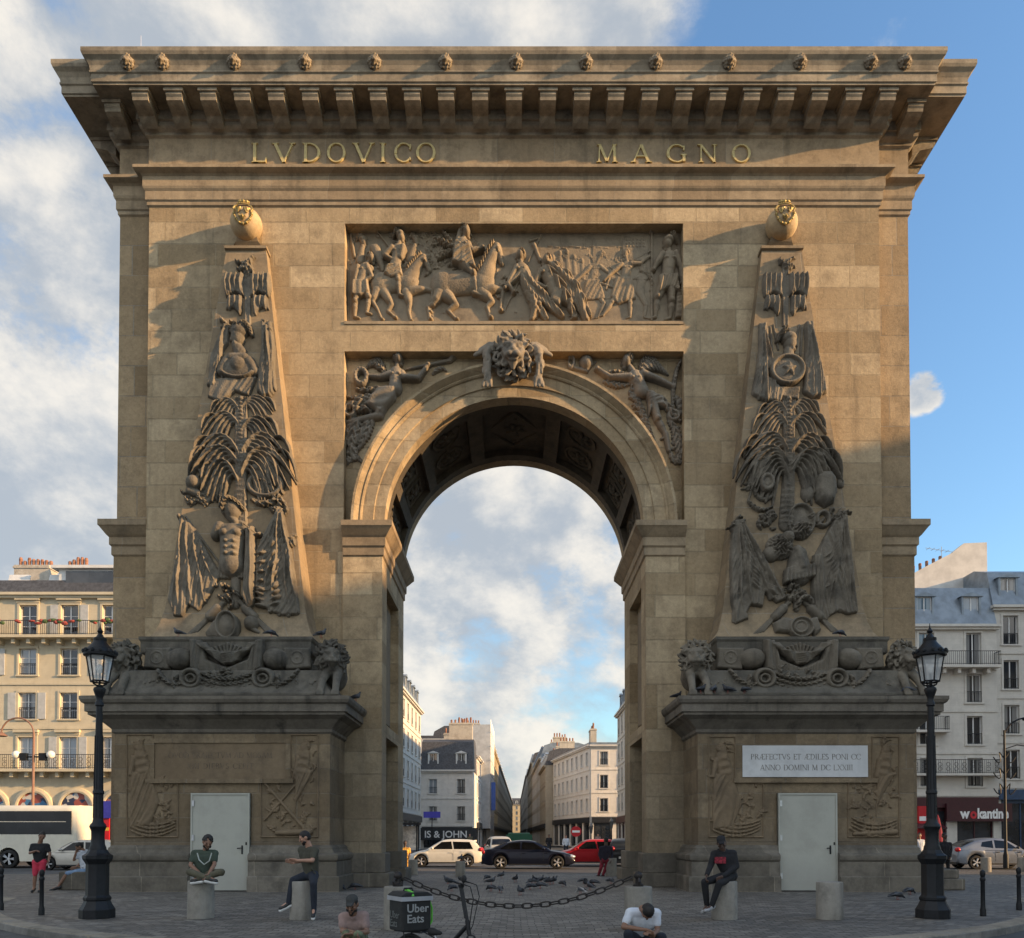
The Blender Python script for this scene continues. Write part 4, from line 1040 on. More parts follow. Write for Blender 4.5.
def flag_ll():
    fold_flag([(180,519),(190,522),(205,546),(222,576),(210,598),(199,612),(190,606),(184,618),(174,617),(178,580)], 5, 5.5, 12, 0, 1.5, 7); r.cap(181,518,2.0,222,577,1.9,8); r.cap(186,517,1.2,226,572,1.2,7); r.ell(181,518,3,3,0,8)
    for (a_, b_, c_, w_) in (((184,521),(178,566),(179,612),2.6),((188,525),(188,570),(193,602),2.8),((195,536),(199,572),(206,602),2.8),((203,548),(208,570),(217,586),2.4)): r.frond(a_, b_, c_, 1.6, w_, 2.0, 8, 0, per=9, strands=1)
    r.poly([(168,600),(176,560),(182,530),(187,560),(186,612),(176,618)], 3.5, 0, 2, (5,4,.9,4))
tf('carved_flag', flag_ll)
def flag_lr():
    fold_flag([(257,552),(266,532),(277,512),(284,509),(287,530),(291,560),(299,616),(284,617),(272,613),(262,607),(256,590)], 6, 6, 35, 0, 1.7, 9); fan((281,510), [(257,588),(263,605),(271,612),(280,615),(289,616),(298,613)], 2.7, 9); r.cap(281,505,1.8,262,546,1.4,8); r.clutter(276,502,286,514,8,7,54); r.clutter(288,540,298,556,6,6,55)
    for k in range(5): r.frond((258,556+9*k),(276,566+9*k-8),(284,526+13*k),1.6,2.6,1.2,9,0,per=9)
    for k in range(4): r.frond((257,588+6*k),(278,600+4*k),(290,572+8*k),1.5,2.4,1,8.5,0,per=9)
tf('carved_flag', flag_lr)
r = Relief(158, 575, 318, 642, .5, -1.16, .12, 7.9)
def arrows(cx, sh):
    def f():
        for s_ in (-1, 1):
            for k in range(5): r.cap(cx+s_*(3+k), 594+k*2.2, 1.3, cx+s_*(34+k*3), 632+k*1.1, 1.3, 5+(k % 2))
            r.cap(cx+s_*14, 609, 4.5, cx+s_*22, 617, 4.5, 7)
        r.clutter(cx-8, 588, cx+8, 604, 14, 8, 57)
    return f
tf('carved_arrows', arrows(232, 0))
def oval(): r.ell(230,629,11.5,14.5,0,13,0,.35); r.ring(230,629,10,13,1.2,3,b=11); r.ell(252,624,7.5,7.5,0,10); r.cap(254,630,3,259,633,2,6); r.poly([(206,634),(214,622),(222,618),(222,640),(208,640)],6,0,3)
tf('carved_shield', oval)
# right obelisk
r = Relief(722, 255, 872, 640, .5, -1.06, KO, 8.2)
tf = trophy(obels[1], 0)
tf('carved_standard', standards(785, 1))
def bust_r():
    r.cap(788,352,5,788,358,6,6,1); rel_head(r, 789, 345, 7.4, 8, 2, 1, True)
    r.ell(786,373,17,15,0,7,0,.3); r.ring(786,373,15.5,13.5,1.6,2,b=7)
    st_ = []
    for k in range(10): a = R(-90+36*k); q_ = 8 if k % 2 == 0 else 3.2; st_.append((787+q_*math.cos(a), 373+q_*math.sin(a)))
    r.poly(st_, 2.5, 7.4, 1.5)
tf('carved_star_shield', bust_r)
def drape_r():
    fold_flag([(758,325),(766,324),(770,350),(768,378),(784,392),(780,404),(762,402),(752,396),(758,362)], 5, 4.4, 8); fold_flag([(804,324),(812,323),(816,345),(824,380),(826,394),(812,400),(802,394),(805,360)], 6, 4.4, -8)
    for s_ in (-1, 1):
        for k in range(3): r.cap(786+s_*(13+k*3), 326+k*2, 1.4, 786+s_*(8+k*6), 350+k*6, 1.2, 6)
    fan((762,326), [(753,394),(759,399),(766,402),(775,402)], 2.4, 8); fan((808,325), [(805,394),(812,398),(819,397),(825,392)], 2.4, 8)
    fold_flag([(765,388),(800,388),(798,402),(780,398),(768,404)], 4.5, 5, 60)
tf('carved_drapery', drape_r)
tf('carved_palm_tree', palm(788, 8))
def bell(): r.ring(764,488,10,12,2,4); r.ell(765,486,8,10,10,9); r.ell(765.5,486.5,5,6.5,10,3,0); r.ring(765,486,5.5,7,1.8,4,b=7); r.cap(757,470,1.4,748,502,1.4,5); r.frond((748,502),(758,516),(770,508),1.5,2.5,1.2,5); r.clutter(744,480,752,492,6,4,61)
tf('carved_bell', bell)
def turtle(): r.poly([(814,478),(820,473),(830,473),(835,480),(836,492),(833,504),(824,509),(815,503),(813,492)], 11, 0, 8); r.cap(814,491,1.2,836,492,1.2,13); r.cap(825,474,1.2,824,507,1.2,13); r.ell(807,494,7,9,0,6); r.ell(840,484,4,5,0,5)
tf('carved_shield', turtle)
def cuir_r():
    r.ring(800,522,13,16,1.6,6); r.ell(800,522,12,15,0,3); 
    r.curls(779,548,14,13,13,0,.9); r.curls(800,532,10,9,14,0,.9); r.ell(770,555,8,8,0,9); r.ell(786,540,7,7,0,14)
    r.cap(797,557,9,798,574,13,11,1); r.cap(795,553,5,799,570,6,10,4)
    for k in range(8): r.cap(785+k*3.6, 572-k*.5, 1.8, 784+k*3.8, 584-k*.8, 2.0, 6, 8)
    r.cap(796,584,4,796,610,3,4)
    r.curls(770,517,6,6,9,0,1.3); r.clutter(758,512,786,530,16,6,63); r.ring(822,520,6,7,2,6); r.clutter(812,512,834,528,12,5,64)
tf('carved_cuirass', cuir_r)
def flag_rl():
    fold_flag([(732,522),(742,520),(756,545),(770,570),(786,600),(776,604),(764,594),(762,608),(750,606),(746,614),(748,620),(734,626),(730,600),(729,560)], 6, 5.5, 14, 0, 1.6, 8); fan((737,522), [(733,622),(741,612),(750,604),(760,602),(770,599),(781,599)], 2.7, 9); r.cap(737,520,1.8,786,600,1.8,9); r.clutter(731,516,744,530,10,7,65)
    for k in range(5): r.frond((742,538+4*k),(752,585+5*k),(766,574+3*k),1.5,2.6,1.2,9,0,per=9)
    for k in range(3): r.frond((766,594+2*k-8),(772,602+2*k-8),(784,590+2*k),1.5,2.4,1,9,0,per=9)
tf('carved_flag', flag_rl)
def flag_rr():
    fold_flag([(836,516),(846,514),(848,540),(852,570),(856,614),(846,616),(838,612),(828,618),(826,622),(812,622),(814,560),(822,540)], 6, 5.5, -12, 0, 1.6, 8); fan((842,516), [(814,617),(822,619),(830,614),(839,611),(847,613),(854,612)], 2.7, 9); r.cap(838,514,1.6,812,562,1.6,8); r.clutter(834,512,846,522,8,7,66)
    for k in range(6): r.frond((838,524+3*k),(836,556+7*k),(820,560+6*k),1.4,2.5,1.2,9,0,per=9)
    r.poly([(812,556),(820,556),(824,590),(820,616),(812,620),(810,590)], 9, 0, 3, (0,4.4,1.3,3))
tf('carved_flag', flag_rr)
r = Relief(722, 575, 872, 642, .5, -1.16, .12, 7.9)
tf('carved_arrows', arrows(797, 0))
def disc(): r.ell(799,630,12.5,11,0,9,0,.3); r.ring(799,630,11,9.5,1.2,2.5,b=8); r.ring(798,630,6,5.5,1.2,2.5,b=8); r.poly([(774,634),(772,624),(782,618),(792,620),(790,636)],8,0,4); r.poly([(804,620),(816,618),(820,632),(812,640)],9,0,4); r.ring(804,606,7,8,1.8,8,-180,10); r.frond((798,602),(805,596),(812,606),1.5,2.5,1.5,8)
tf('carved_shield', disc)

# ---------------------------------------------------------------- lion block fronts
LK = 0
blocks = [o for o in arch.children if o.name.startswith('lion_block')]
for bi, (cxp, blk) in enumerate(((228, blocks[0]), (800, blocks[1]))):
    r = Relief(cxp-104, 634, cxp+104, 700, .5, -1.84)
    def bf(name, fn, **kw): r.begin(); fn(); r.end(name, ST_TROPHY if bi else ST_BLOCK, blk, **kw)
    def swag():
        c = cxp
        r.poly([(c-34,641),(c-26,640),(c-20,660),(c,668),(c+20,660),(c+28,640),(c+35,641),(c+33,672),(c+16,676),(c-16,676),(c-33,672)], 6, 0, 3, (0,5,1.1,6))
        for k in range(5): r.frond((c-30+2*k,644),(c,672+4*k-6),(c+30-2*k,644),2,2.6,2,8-k*.5,0,per=8)
        for k in range(9): r.cap(c, 664, 1.0, c-16+4*k, 644+abs(k-4)*1.2, 1.6, 4)
        for s_ in (-1, 1): r.poly([(c+s_*30,640),(c+s_*37,640),(c+s_*36,670),(c+s_*27,674)], 9, 0, 3, (0,4,1,3))
    bf('carved_drapery', swag)
    def bags():
        for s_ in (-1, 1):
            r.ell(cxp+s_*48, 659, 13, 10.5, s_*8, 11); r.poly([(cxp+s_*56,648),(cxp+s_*82,648),(cxp+s_*84,668),(cxp+s_*58,670)], 3, 0, 2); r.ring(cxp+s_*70, 658, 6, 6, 1.4, 4); r.ell(cxp+s_*70, 658, 2.4, 2.4, 0, 4)
    bf('carved_sack', bags)
    r = Relief(cxp-104, 664, cxp+104, 700, .5, -2.12)
    def scroll():
        for s_ in (-1, 1):
            c = cxp+s_*36; r.ring(c, 679, 9, 8.5, 2.6, 7); r.ring(c, 679, 4.5, 4, 1.6, 6); r.frond((c+s_*8,684),(c+s_*22,690),(c+s_*34,670),2,3,1.6,7,0,per=3); r.frond((c+s_*14,676),(c+s_*20,692),(c+s_*8,692),2,2.6,1.6,7,0,per=3)
            r.clutter(c+s_*44-10, 684, c+s_*44+14, 692, 22, 4, 70+bi*3+s_)
        for k in range(3): r.frond((cxp-26,673+5*k),(cxp,690+6*k-4),(cxp+26,673+5*k),2,3,2,6,0,per=3)
        r.clutter(cxp-20, 672, cxp+20, 682, 16, 4, 77+bi)
    bf('carved_scrolls', scroll)

# ---------------------------------------------------------------- pedestal reliefs (worn, low)
for (name, x0, y0, x1, y1, kind) in (('l', 124, 732, 181, 840, 0), ('r', 258, 732, 321, 840, 1), ('l', 706, 734, 766, 840, 2), ('r', 845, 734, 902, 840, 3)):
    r = Relief(x0-2, y0-2, x1+2, y1+2, .5, -2.004)
    r.begin()
    lefty = kind in (0, 2)
    xa, xb = x0+3, x1-3; xm = xa+26 if lefty else xb-27
    P_ = [(xa,y0+3),(xm,y0+3),(xm,y0+47),(xb,y0+50),(xb,y1-3),(xa,y1-3)] if lefty else [(xm,y0+3),(xb,y0+3),(xb,y1-3),(xa,y1-3),(xa,y0+50),(xm,y0+47)]
    for i in range(len(P_)):
        a, b_ = P_[i], P_[(i+1) % len(P_)]; r.cap(a[0], a[1], 1.0, b_[0], b_[1], 1.0, 1.6)
    cx_ = (xa+xm)/2 if lefty else (xm+xb)/2
    rel_head(r, cx_, y0+16, 5, 3.2, 0, 1 if lefty else -1); r.cap(cx_, y0+22, 6, cx_+(4 if lefty else -4), y0+42, 8, 3, 0, .8); r.cap(cx_-6, y0+26, 3, cx_-9, y0+42, 2.4, 3)
    s_ = 1 if lefty else -1
    r.poly([(cx_-9,y0+40),(cx_+10,y0+38),(cx_+s_*14+6,y0+70),(cx_+s_*10,y0+94),(cx_-10,y0+96)], 2.6, 0, 3, (20,7,.9,6))
    mid = (xa+xb)/2
    if kind == 1: 
        r.cap(xa+3, y0+50, 1.4, xb-14, y1-12, 1.8, 3); r.cap(xb-20, y0+50, 1.2, xa+4, y1-20, 1.4, 2.4); r.cap(mid-12, y1-7, 2.6, mid+20, y1-8, 3.6, 4.5)
    else:
        for k in range(4): r.frond((xa+4,y1-22+4*k),(mid,y1-10+4*k),(xb-3,y1-20+3*k),1.2,2.0,1,2.6,0,per=4)
    r.clutter(xa+4, y0+52, xb-4, y1-10, 34, 2.0, 90+kind, (1.2, 3)); r.clutter(cx_-9, y0+8, cx_+9, y0+48, 14, 2.2, 95+kind, (1, 2.2))
    if kind == 3: r.cap(xa+6, y1-6, 2, xb-4, y1-8, 3, 3.5)
    r.end('pedestal_relief', ST_DIEREL, arch, grain=.1)

# ---------------------------------------------------------------- lions in the round
def lion_head(name, loc, s, mtl, parent, rz=0, tilt=0, pelt=False, voxel=.022, curl=70, seed=1):
    g = random.Random(seed); m = MB(); M = Matrix.Translation(loc) @ Matrix.Rotation(rz, 4, 'Z') @ Matrix.Rotation(tilt, 4, 'X') @ Matrix.Scale(s, 4)
    def B(c, rr, n=12, k=8): m.ball(c, rr, n, k, M)
    def C(a, ra, b, rb): m.caps(M @ Vector(a), ra*s, M @ Vector(b), rb*s, 8)
    B((0,0,0), (.32,.30,.34)); C((0,-.16,-.06), .19, (0,-.36,-.12), .14); B((0,-.47,-.07), (.085,.05,.05))          # skull, muzzle, nose
    C((0,-.26,.1), .07, (0,-.42,-.04), .065)
    for q in (-1, 1):
        B((q*.09,-.43,-.17), (.1,.09,.075)); C((q*.05,-.3,.13), .05, (q*.2,-.24,.15), .055); B((q*.13,-.28,.07), (.045,.04,.035)); C((q*.2,-.2,0), .09, (q*.16,-.28,-.14), .09)
        B((q*.27,-.06,.24), (.08,.05,.09))
    C((-.07,-.33,-.25), .06, (.07,-.33,-.25), .06); C((0,-.2,-.3), .12, (0,-.18,-.4), .06)
    for ring, (r0, y0, n_, sz) in enumerate(((.33, -.08, 15, .085), (.40, .03, 19, .10), (.45, .16, 21, .11), (.40, .3, 17, .12))):
        for k in range(n_):
            a = 2*math.pi*(k+.5*(ring % 2))/n_ + g.uniform(-.06, .06); rr = r0*g.uniform(.94, 1.06)
            if ring == 0 and abs(a-1.5*math.pi) < .45: continue
            p = Vector((rr*math.cos(a), y0+g.uniform(-.03,.03), .03+rr*math.sin(a)*1.1)); tw = g.choice((-1, 1))*.5
            d = Vector((math.cos(a+tw), -.25, math.sin(a+tw)-.35)).normalized()*sz
            C(p, sz*.62, p+d*.8, sz*.5); C(p+d*.8, sz*.5, p+d*1.35+Vector((-math.sin(a)*tw*.06, -.03, math.cos(a)*tw*.06)), sz*.26)
    C((0,.25,0), .38, (0,.45,-.02), .34)
    o = remeshed(m, name, mtl, parent, voxel, 2)
    return o
lionk = lion_head('lion_keystone', (-.03, -.55, 15.95), 1.18, ST_TROPHY2, arch, 0, R(6), True, .026, 110, 4)
m = MB(); g = random.Random(5)
for q in (-1, 1):      # the pelt's paws hanging either side
    for k in range(9):
        a = [(q*.42,-.25,16.15),(q*.6,-.4,16.3),(q*.78,-.45,16.1),(q*.8,-.45,15.7),(q*.76,-.42,15.2)]
    pts = [Vector((x-.03,y,z)) for (x,y,z) in a]
    for i in range(4): m.caps(pts[i], .115, pts[i+1], .11, 10)
    for k in range(46):
        t = g.uniform(0, 3.99); i = int(t); p = pts[i].lerp(pts[i+1], t-i); a2 = g.uniform(0, 6.3)
        m.caps(p+Vector((.10*math.cos(a2), -.10*abs(math.sin(a2)), .0)), .055, p+Vector((.13*math.cos(a2), -.12*abs(math.sin(a2)), -.12)), .03, 6)
    m.caps((q*.78-.03,-.4,16.2), .12, (q*1.15-.03,-.3,16.08), .06, 8); m.caps((q*.7-.03,-.4,16.35), .08, (q*1.0-.03,-.35,16.22), .05, 8)
    for k in range(3): m.caps((q*.78-.03+(k-1)*.1,-.45,15.15), .07, (q*.78-.03+(k-1)*.12,-.5,15.02), .05, 6)
remeshed(m, 'pelt', ST_TROPHY2, lionk, .024, 2)
for i, (px, rz_) in enumerate(((120, -.25), (331, .25), (697, -.2), (908, .3))):
    x, z = at(px, 657, -2.1); blk = blocks[0 if i < 2 else 1]
    ln = lion_head('lion', (x, -2.0, z), .86, ST_BLOCK if i < 2 else ST_TROPHY, blk, rz_, 0, False, .022, 90, 20+i)
    m = MB(); q = 1 if i % 2 else -1     # crouching forequarters and paws over the ledge
    m.caps((x, -1.75, z-.25), .36, (x-q*.1, -1.3, z-.45), .4, 12)
    for k in (-1, 1):
        m.caps((x+k*.17, -2.0, z-.45), .14, (x+k*.2, -2.3, z-.72), .11, 8); m.caps((x+k*.2, -2.3, z-.72), .11, (x+k*.21, -2.48, z-1.02), .1, 8)
        for f_ in (-1, 0, 1): m.caps((x+k*.21+f_*.07, -2.5, z-1.02), .055, (x+k*.21+f_*.08, -2.56, z-1.12), .045, 6)
    remeshed(m, 'lion_body', ST_BLOCK if i < 2 else ST_TROPHY, ln, .03, 3)
# little masks on the cornice gutter
g0 = lion_head('lion_mask', (0, 0, 0), .36, ST_CORN, arch, 0, R(8), False, .016, 26, 9)
first = True
for px in (126, 161, 233, 304, 374, 445, 516, 586, 656, 730, 801, 872, 906):
    o = g0 if first else g0.copy()
    if not first: COL.objects.link(o)
    first = False
    x, z = at(px, 60, -1.36); o.location = (x, -1.34, z)
# ================================================================ GROUND
def setts(name, tw=.24, th=.17, cols=((.105,.094,.08),(.25,.228,.195)), gap=(.035,.033,.03), bmp=.6):
    m, nt, b = nodes_of(name); L = nt.links.new
    tc = N(nt, 'TexCoord').outputs['Object']
    # rows laid in gentle arcs
    sep = N(nt, 'SeparateXYZ'); L(tc, sep.inputs[0])
    big = noise(nt, tc, .25, 4, .6); med = noise(nt, tc, 1.6, 5, .65); fin = noise(nt, tc, 25, 4, .7)
    wob = mathn(nt, 'MULTIPLY', mathn(nt, 'SUBTRACT', noise(nt, tc, .5, 2), .5), .8)
    arc = mathn(nt, 'MULTIPLY', mathn(nt, 'SINE', mathn(nt, 'MULTIPLY', sep.outputs[0], 2.2)), .22)
    cv = N(nt, 'CombineXYZ'); L(mathn(nt, 'ADD', sep.outputs[0], mathn(nt, 'MULTIPLY', wob, .3)), cv.inputs[0]); L(mathn(nt, 'ADD', mathn(nt, 'ADD', sep.outputs[1], wob), arc), cv.inputs[1])
    br = N(nt, 'TexBrick', i_Scale=1.0, i_Mortar_Size=.011, i_Brick_Width=tw, i_Row_Height=th, i_Mortar_Smooth=.3); br.offset = .5
    br.inputs['Color1'].default_value = (0,0,0,1); br.inputs['Color2'].default_value = (1,1,1,1); br.inputs['Mortar'].default_value = (.5,.5,.5,1)
    L(cv.outputs[0], br.inputs['Vector']); bw = N(nt, 'RGBToBW'); L(br.outputs['Color'], bw.inputs[0])
    c = mixc(nt, bw.outputs[0], cols[0], cols[1])
    c = mixc(nt, mathn(nt, 'MULTIPLY', ramp(nt, big, .35, .7), .55), c, (.085,.078,.07))
    c = mixc(nt, mathn(nt, 'MULTIPLY', ramp(nt, med, .55, .8), .5), c, (.19,.18,.165))
    c = mixc(nt, br.outputs['Fac'], c, gap)
    patch = noise(nt, vscale(nt, tc, (.9, 3.2, 1)), 1.3, 5, .7)
    c = mixc(nt, mathn(nt, 'MULTIPLY', ramp(nt, patch, .44, .6), .55), c, mixc(nt, bw.outputs[0], (.07,.066,.06), (.11,.103,.094)))
    sp_ = ramp(nt, noise(nt, tc, 9, 2, .5), .74, .78)      # gum and droppings
    c = mixc(nt, mathn(nt, 'MULTIPLY', sp_, .7), c, (.3,.29,.27))
    L(c, b.inputs['Base Color']); b.inputs['Roughness'].default_value = .72; b.inputs['Specular IOR Level'].default_value = .35
    h = mathn(nt, 'ADD', mathn(nt, 'MULTIPLY', fin, .25), mathn(nt, 'SUBTRACT', mathn(nt, 'MULTIPLY', bw.outputs[0], .35), mathn(nt, 'MULTIPLY', br.outputs['Fac'], 1.0)))
    bump(nt, b, h, bmp, .02); return m
SETTS = setts('granite_setts')
def tarmac(name, c=.05):
    m, nt, b = nodes_of(name); L = nt.links.new; tc = N(nt, 'TexCoord').outputs['Object']
    c1 = mixc(nt, ramp(nt, noise(nt, tc, .4, 6, .65, .6), .3, .7), (c*.75, c*.74, c*.73), (c*1.35, c*1.33, c*1.3))
    c1 = mixc(nt, mathn(nt, 'MULTIPLY', ramp(nt, noise(nt, tc, 60, 2), .55, .75), .35), c1, (c*2.6, c*2.6, c*2.5))
    c1 = mixc(nt, mathn(nt, 'MULTIPLY', ramp(nt, noise(nt, vscale(nt, tc, (.15, 1.5, 1)), .8, 4), .5, .7), .4), c1, (c*.6, c*.6, c*.6))
    L(c1, b.inputs['Base Color']); b.inputs['Roughness'].default_value = .8; b.inputs['Specular IOR Level'].default_value = .3
    bump(nt, b, noise(nt, tc, 90, 3), .35, .01); return m
ASPH = tarmac('asphalt', .07); PAVE = tarmac('pavement_asphalt', .1)
KERB = stone('kerb_granite', [(.17,.165,.155),(.23,.22,.205),(.12,.115,.105),(.26,.25,.235)], row=5, width=1.1, streak=.1, dirtamt=.5, dirt=(.06,.058,.05), bmp=.4)
ROADZ = -.13
MB().box(-700, 700, -300, 1500, -3, ROADZ-.02).build('ground', ASPH)['kind'] = 'structure'
m = MB(); m.add([(-400,-200,ROADZ),(400,-200,ROADZ),(400,700,ROADZ),(-400,700,ROADZ)], [(0,1,2,3)]); m.build('road', ASPH)['kind'] = 'structure'
# plaza: rounded island round the arch
KC, KR = -.6, 12.85
pts = []
for k in range(-72, 73):
    a = R(k); pts.append((KR*math.sin(a), KC-KR*math.cos(a)))
# continue sideways as the corner opens out to the boulevard pavements
left = [(-17, -2.2), (-26, .5), (-26, 6.5), (-14, 8.1)]; right = [(14, 8.1), (26, 6.5), (26, .5), (17, -2.2)]
plz = pts + right[::-1] + left[::-1]
plz = pts + [(17, -2.2), (26, .5), (26, 6.5), (14, 8.1), (-14, 8.1), (-26, 6.5), (-26, .5), (-17, -2.2)]
m = MB(); n_ = len(plz); m.add([(x, y, 0) for x, y in plz], [tuple(range(n_))]); m.build('plaza_paving', SETTS)['kind'] = 'structure'
m = MB(); molding(m, offset_poly(plz, .002), [(0,-.3),(.30,-.3),(.30,-.02),(.285,.004),(.27,.008),(-.02,.008)], cap=False); m.build('kerb', KERB)['kind'] = 'structure'
WHITE = plain('road_paint', (.62,.61,.58), .8, 0, .25, 3)
def paint(pts, name='road_marking'):
    m = MB(); m.add([(x, y, ROADZ+.005) for x, y in pts], [tuple(range(len(pts)))]); o = m.build(name, WHITE); o['kind'] = 'structure'
paint([(-6, 10.6), (6.5, 11.1), (6.5, 11.35), (-6, 10.85)])
for k in range(-9, 10):
    paint([(k*4.2, 20.6), (k*4.2+2.4, 20.6), (k*4.2+2.4, 20.75), (k*4.2, 20.75)])
# pavements on the far side of the boulevard
for (name, P_) in (('left_pavement', [(-120, 27.2), (-11.5, 30), (-9, 46), (-9, 140), (-120, 140)]), ('right_pavement', [(120, 25.5), (120, 140), (9.5, 140), (9.5, 46), (13, 30.5)])):
    P_ = P_ if name[0] == 'r' else P_
    m = MB(); ar = sum(P_[i][0]*P_[(i+1) % 5][1]-P_[(i+1) % 5][0]*P_[i][1] for i in range(5))
    if ar < 0: P_ = P_[::-1]
    m.add([(x, y, 0) for x, y in P_], [tuple(range(5))]); m.build('pavement', PAVE)['kind'] = 'structure'
    m = MB(); molding(m, offset_poly(P_, .002), [(0,-.3),(.2,-.3),(.2,-.01),(.18,.004),(-.02,.005)], cap=False); m.build('pavement_kerb', KERB)['kind'] = 'structure'
for sx in (-1, 1):
    x0, x1 = sorted((sx*4.0, sx*6.6)); x0, x1 = (x0-.3, x1-.3)
# ================================================================ BUILDINGS
def wallmat(name, c, streak=.2, var=.12, row=.42):
    d = tuple(x*.55 for x in c)
    return stone(name, [tuple(x*(1-var) for x in c), tuple(min(1, x*(1+var*.6)) for x in c), tuple(x*(1-var*1.6) for x in c), tuple(min(1, x*(1+var)) for x in c)], row=row, width=1.1, mortar=.006, joint=tuple(x*.8 for x in c), streak=streak, dirtamt=.25, dirt=d, fine=.06, bmp=.15, blockvar=.25, blotch=.3)
FRAMEW = plain('white_window_frame', (.62,.62,.6), .5, 0, .08, 3)
SLATE = plain('slate_roof', (.06,.062,.07), .65, 0, .35, 5, .3)
ZINC = plain('zinc_roof', (.20,.235,.27), .42, .25, .2, 1.5, .1)
POT = plain('terracotta_pot', (.25,.12,.075), .85, 0, .4, 6)
RAIL = plain('balcony_iron', (.018,.018,.02), .5, .2, .2, 6)
CHIM = stone('chimney_render', [(.46,.42,.35),(.54,.49,.41),(.38,.345,.29),(.58,.53,.46)], streak=.4, dirtamt=.4, dirt=(.2,.17,.13), fine=.08)
SHUT = plain('grey_shutter', (.42,.43,.42), .6, 0, .1, 4)
CURT = plain('window_curtain', (.5,.48,.44), .9, 0, .15, 3)
FLOWER = plain('red_geraniums', (.26,.05,.04), .8, 0, .5, 12)
LEAFM = plain('balcony_leaves', (.06,.1,.035), .8, 0, .5, 12)
def facade_wall(mb, w, zs, wins, reveal=.22, thick=.5):
    """wall in local x (0..w), z; front at y=0 with real openings (x0,x1,z0,z1)"""
    xs = sorted(set([0, w] + [v for q in wins for v in q[:2]])); zz = sorted(set(list(zs) + [v for q in wins for v in q[2:]]))
    def hole(x, z): return any(q[0]-1e-6 < x < q[1]+1e-6 and q[2]-1e-6 < z < q[3]+1e-6 for q in wins)
    for j in range(len(zz)-1):
        i = 0
        while i < len(xs)-1:
            zc = (zz[j]+zz[j+1])/2
            if hole((xs[i]+xs[i+1])/2, zc): i += 1; continue
            k = i
            while k < len(xs)-1 and not hole((xs[k]+xs[k+1])/2, zc): k += 1
            a, b = xs[i], xs[k]; mb.add([(a,0,zz[j]),(b,0,zz[j]),(b,0,zz[j+1]),(a,0,zz[j+1])], [(0,1,2,3)]); i = k
    for (a, b, c, d) in wins:
        r_ = reveal
        mb.add([(a,0,c),(a,r_,c),(a,r_,d),(a,0,d)], [(0,1,2,3)]); mb.add([(b,0,c),(b,r_,c),(b,r_,d),(b,0,d)], [(3,2,1,0)])
        mb.add([(a,0,c),(b,0,c),(b,r_,c),(a,r_,c)], [(0,1,2,3)]); mb.add([(a,0,d),(b,0,d),(b,r_,d),(a,r_,d)], [(3,2,1,0)])
    return mb
def random_pane():
    m, nt, b = nodes_of('window_pane_glass'); L = nt.links.new
    oi = N(nt, 'ObjectInfo'); tc = N(nt, 'TexCoord').outputs['Object']; sp_ = N(nt, 'SeparateXYZ'); L(tc, sp_.inputs[0])
    cur = ramp(nt, mathn(nt, 'ABSOLUTE', sp_.outputs[0]), .12, .22)          # drawn curtains behind the glass leave a dark gap
    fold = mathn(nt, 'MULTIPLY', mathn(nt, 'ADD', mathn(nt, 'SINE', mathn(nt, 'MULTIPLY', sp_.outputs[0], 70)), 2.5), .28)
    c1 = mixc(nt, mathn(nt, 'MULTIPLY', cur, fold, clamp=True), (.02,.022,.026), (.30,.30,.29))
    c = mixc(nt, ramp(nt, oi.outputs['Random'], .28, .29), (.022,.025,.03), c1)
    c = mixc(nt, ramp(nt, oi.outputs['Random'], .74, .75), c, (.26,.29,.32))
    L(c, b.inputs['Base Color']); b.inputs['Roughness'].default_value = .05; b.inputs['Specular IOR Level'].default_value = .9
    bump(nt, b, noise(nt, tc, 1.3, 2), .05, .02); return m
PANEG = random_pane()
_wc = {}
def window_unit(w, h, style=0):
    key = (round(w, 2), round(h, 2), style)
    if key in _wc: return _wc[key]
    f = MB(); t = .055
    f.box(-w/2, w/2, 0, .06, 0, t); f.box(-w/2, w/2, 0, .06, h-t, h); f.box(-w/2, -w/2+t, 0, .06, t, h-t); f.box(w/2-t, w/2, 0, .06, t, h-t)
    f.box(-t*.7, t*.7, -.01, .05, t, h-t)
    if style in (0, 1):
        for k in ((.33, .66) if style == 0 else (.7,)):
            f.box(-w/2+t, -t*.7, .005, .045, h*k-.018, h*k+.018); f.box(t*.7, w/2-t, .005, .045, h*k-.018, h*k+.018)
    p = MB().add([(-w/2+t, .03, t), (w/2-t, .03, t), (w/2-t, .03, h-t), (-w/2+t, .03, h-t)], [(0,1,2,3)])
    c = MB()
    for s in (-1, 1):
        P = [[(s*(w/2-t-.005)-s*(w*.16)*i/6, .07+.02*(i % 2), z) for i in range(7)] for z in (t, h-t)]; c.grid(P, flip=s > 0)
    fm = f.mesh('window_frame'); fm.materials.append(FRAMEW); pm = p.mesh('pane'); pm.materials.append(PANEG); cm = c.mesh('curtain'); cm.materials.append(CURT)
    _wc[key] = (fm, pm, cm); return _wc[key]
def add_window(parent, x, z, w, h, y=.16, style=0, M=None, curtain=False):
    fm, pm, cm = window_unit(w, h, style)
    o = bpy.data.objects.new('window', fm); COL.objects.link(o); o.parent = parent
    o.matrix_local = (M or Matrix()) @ Matrix.Translation((x, y, z))
    p = bpy.data.objects.new('pane', pm); COL.objects.link(p); p.parent = o
    return o
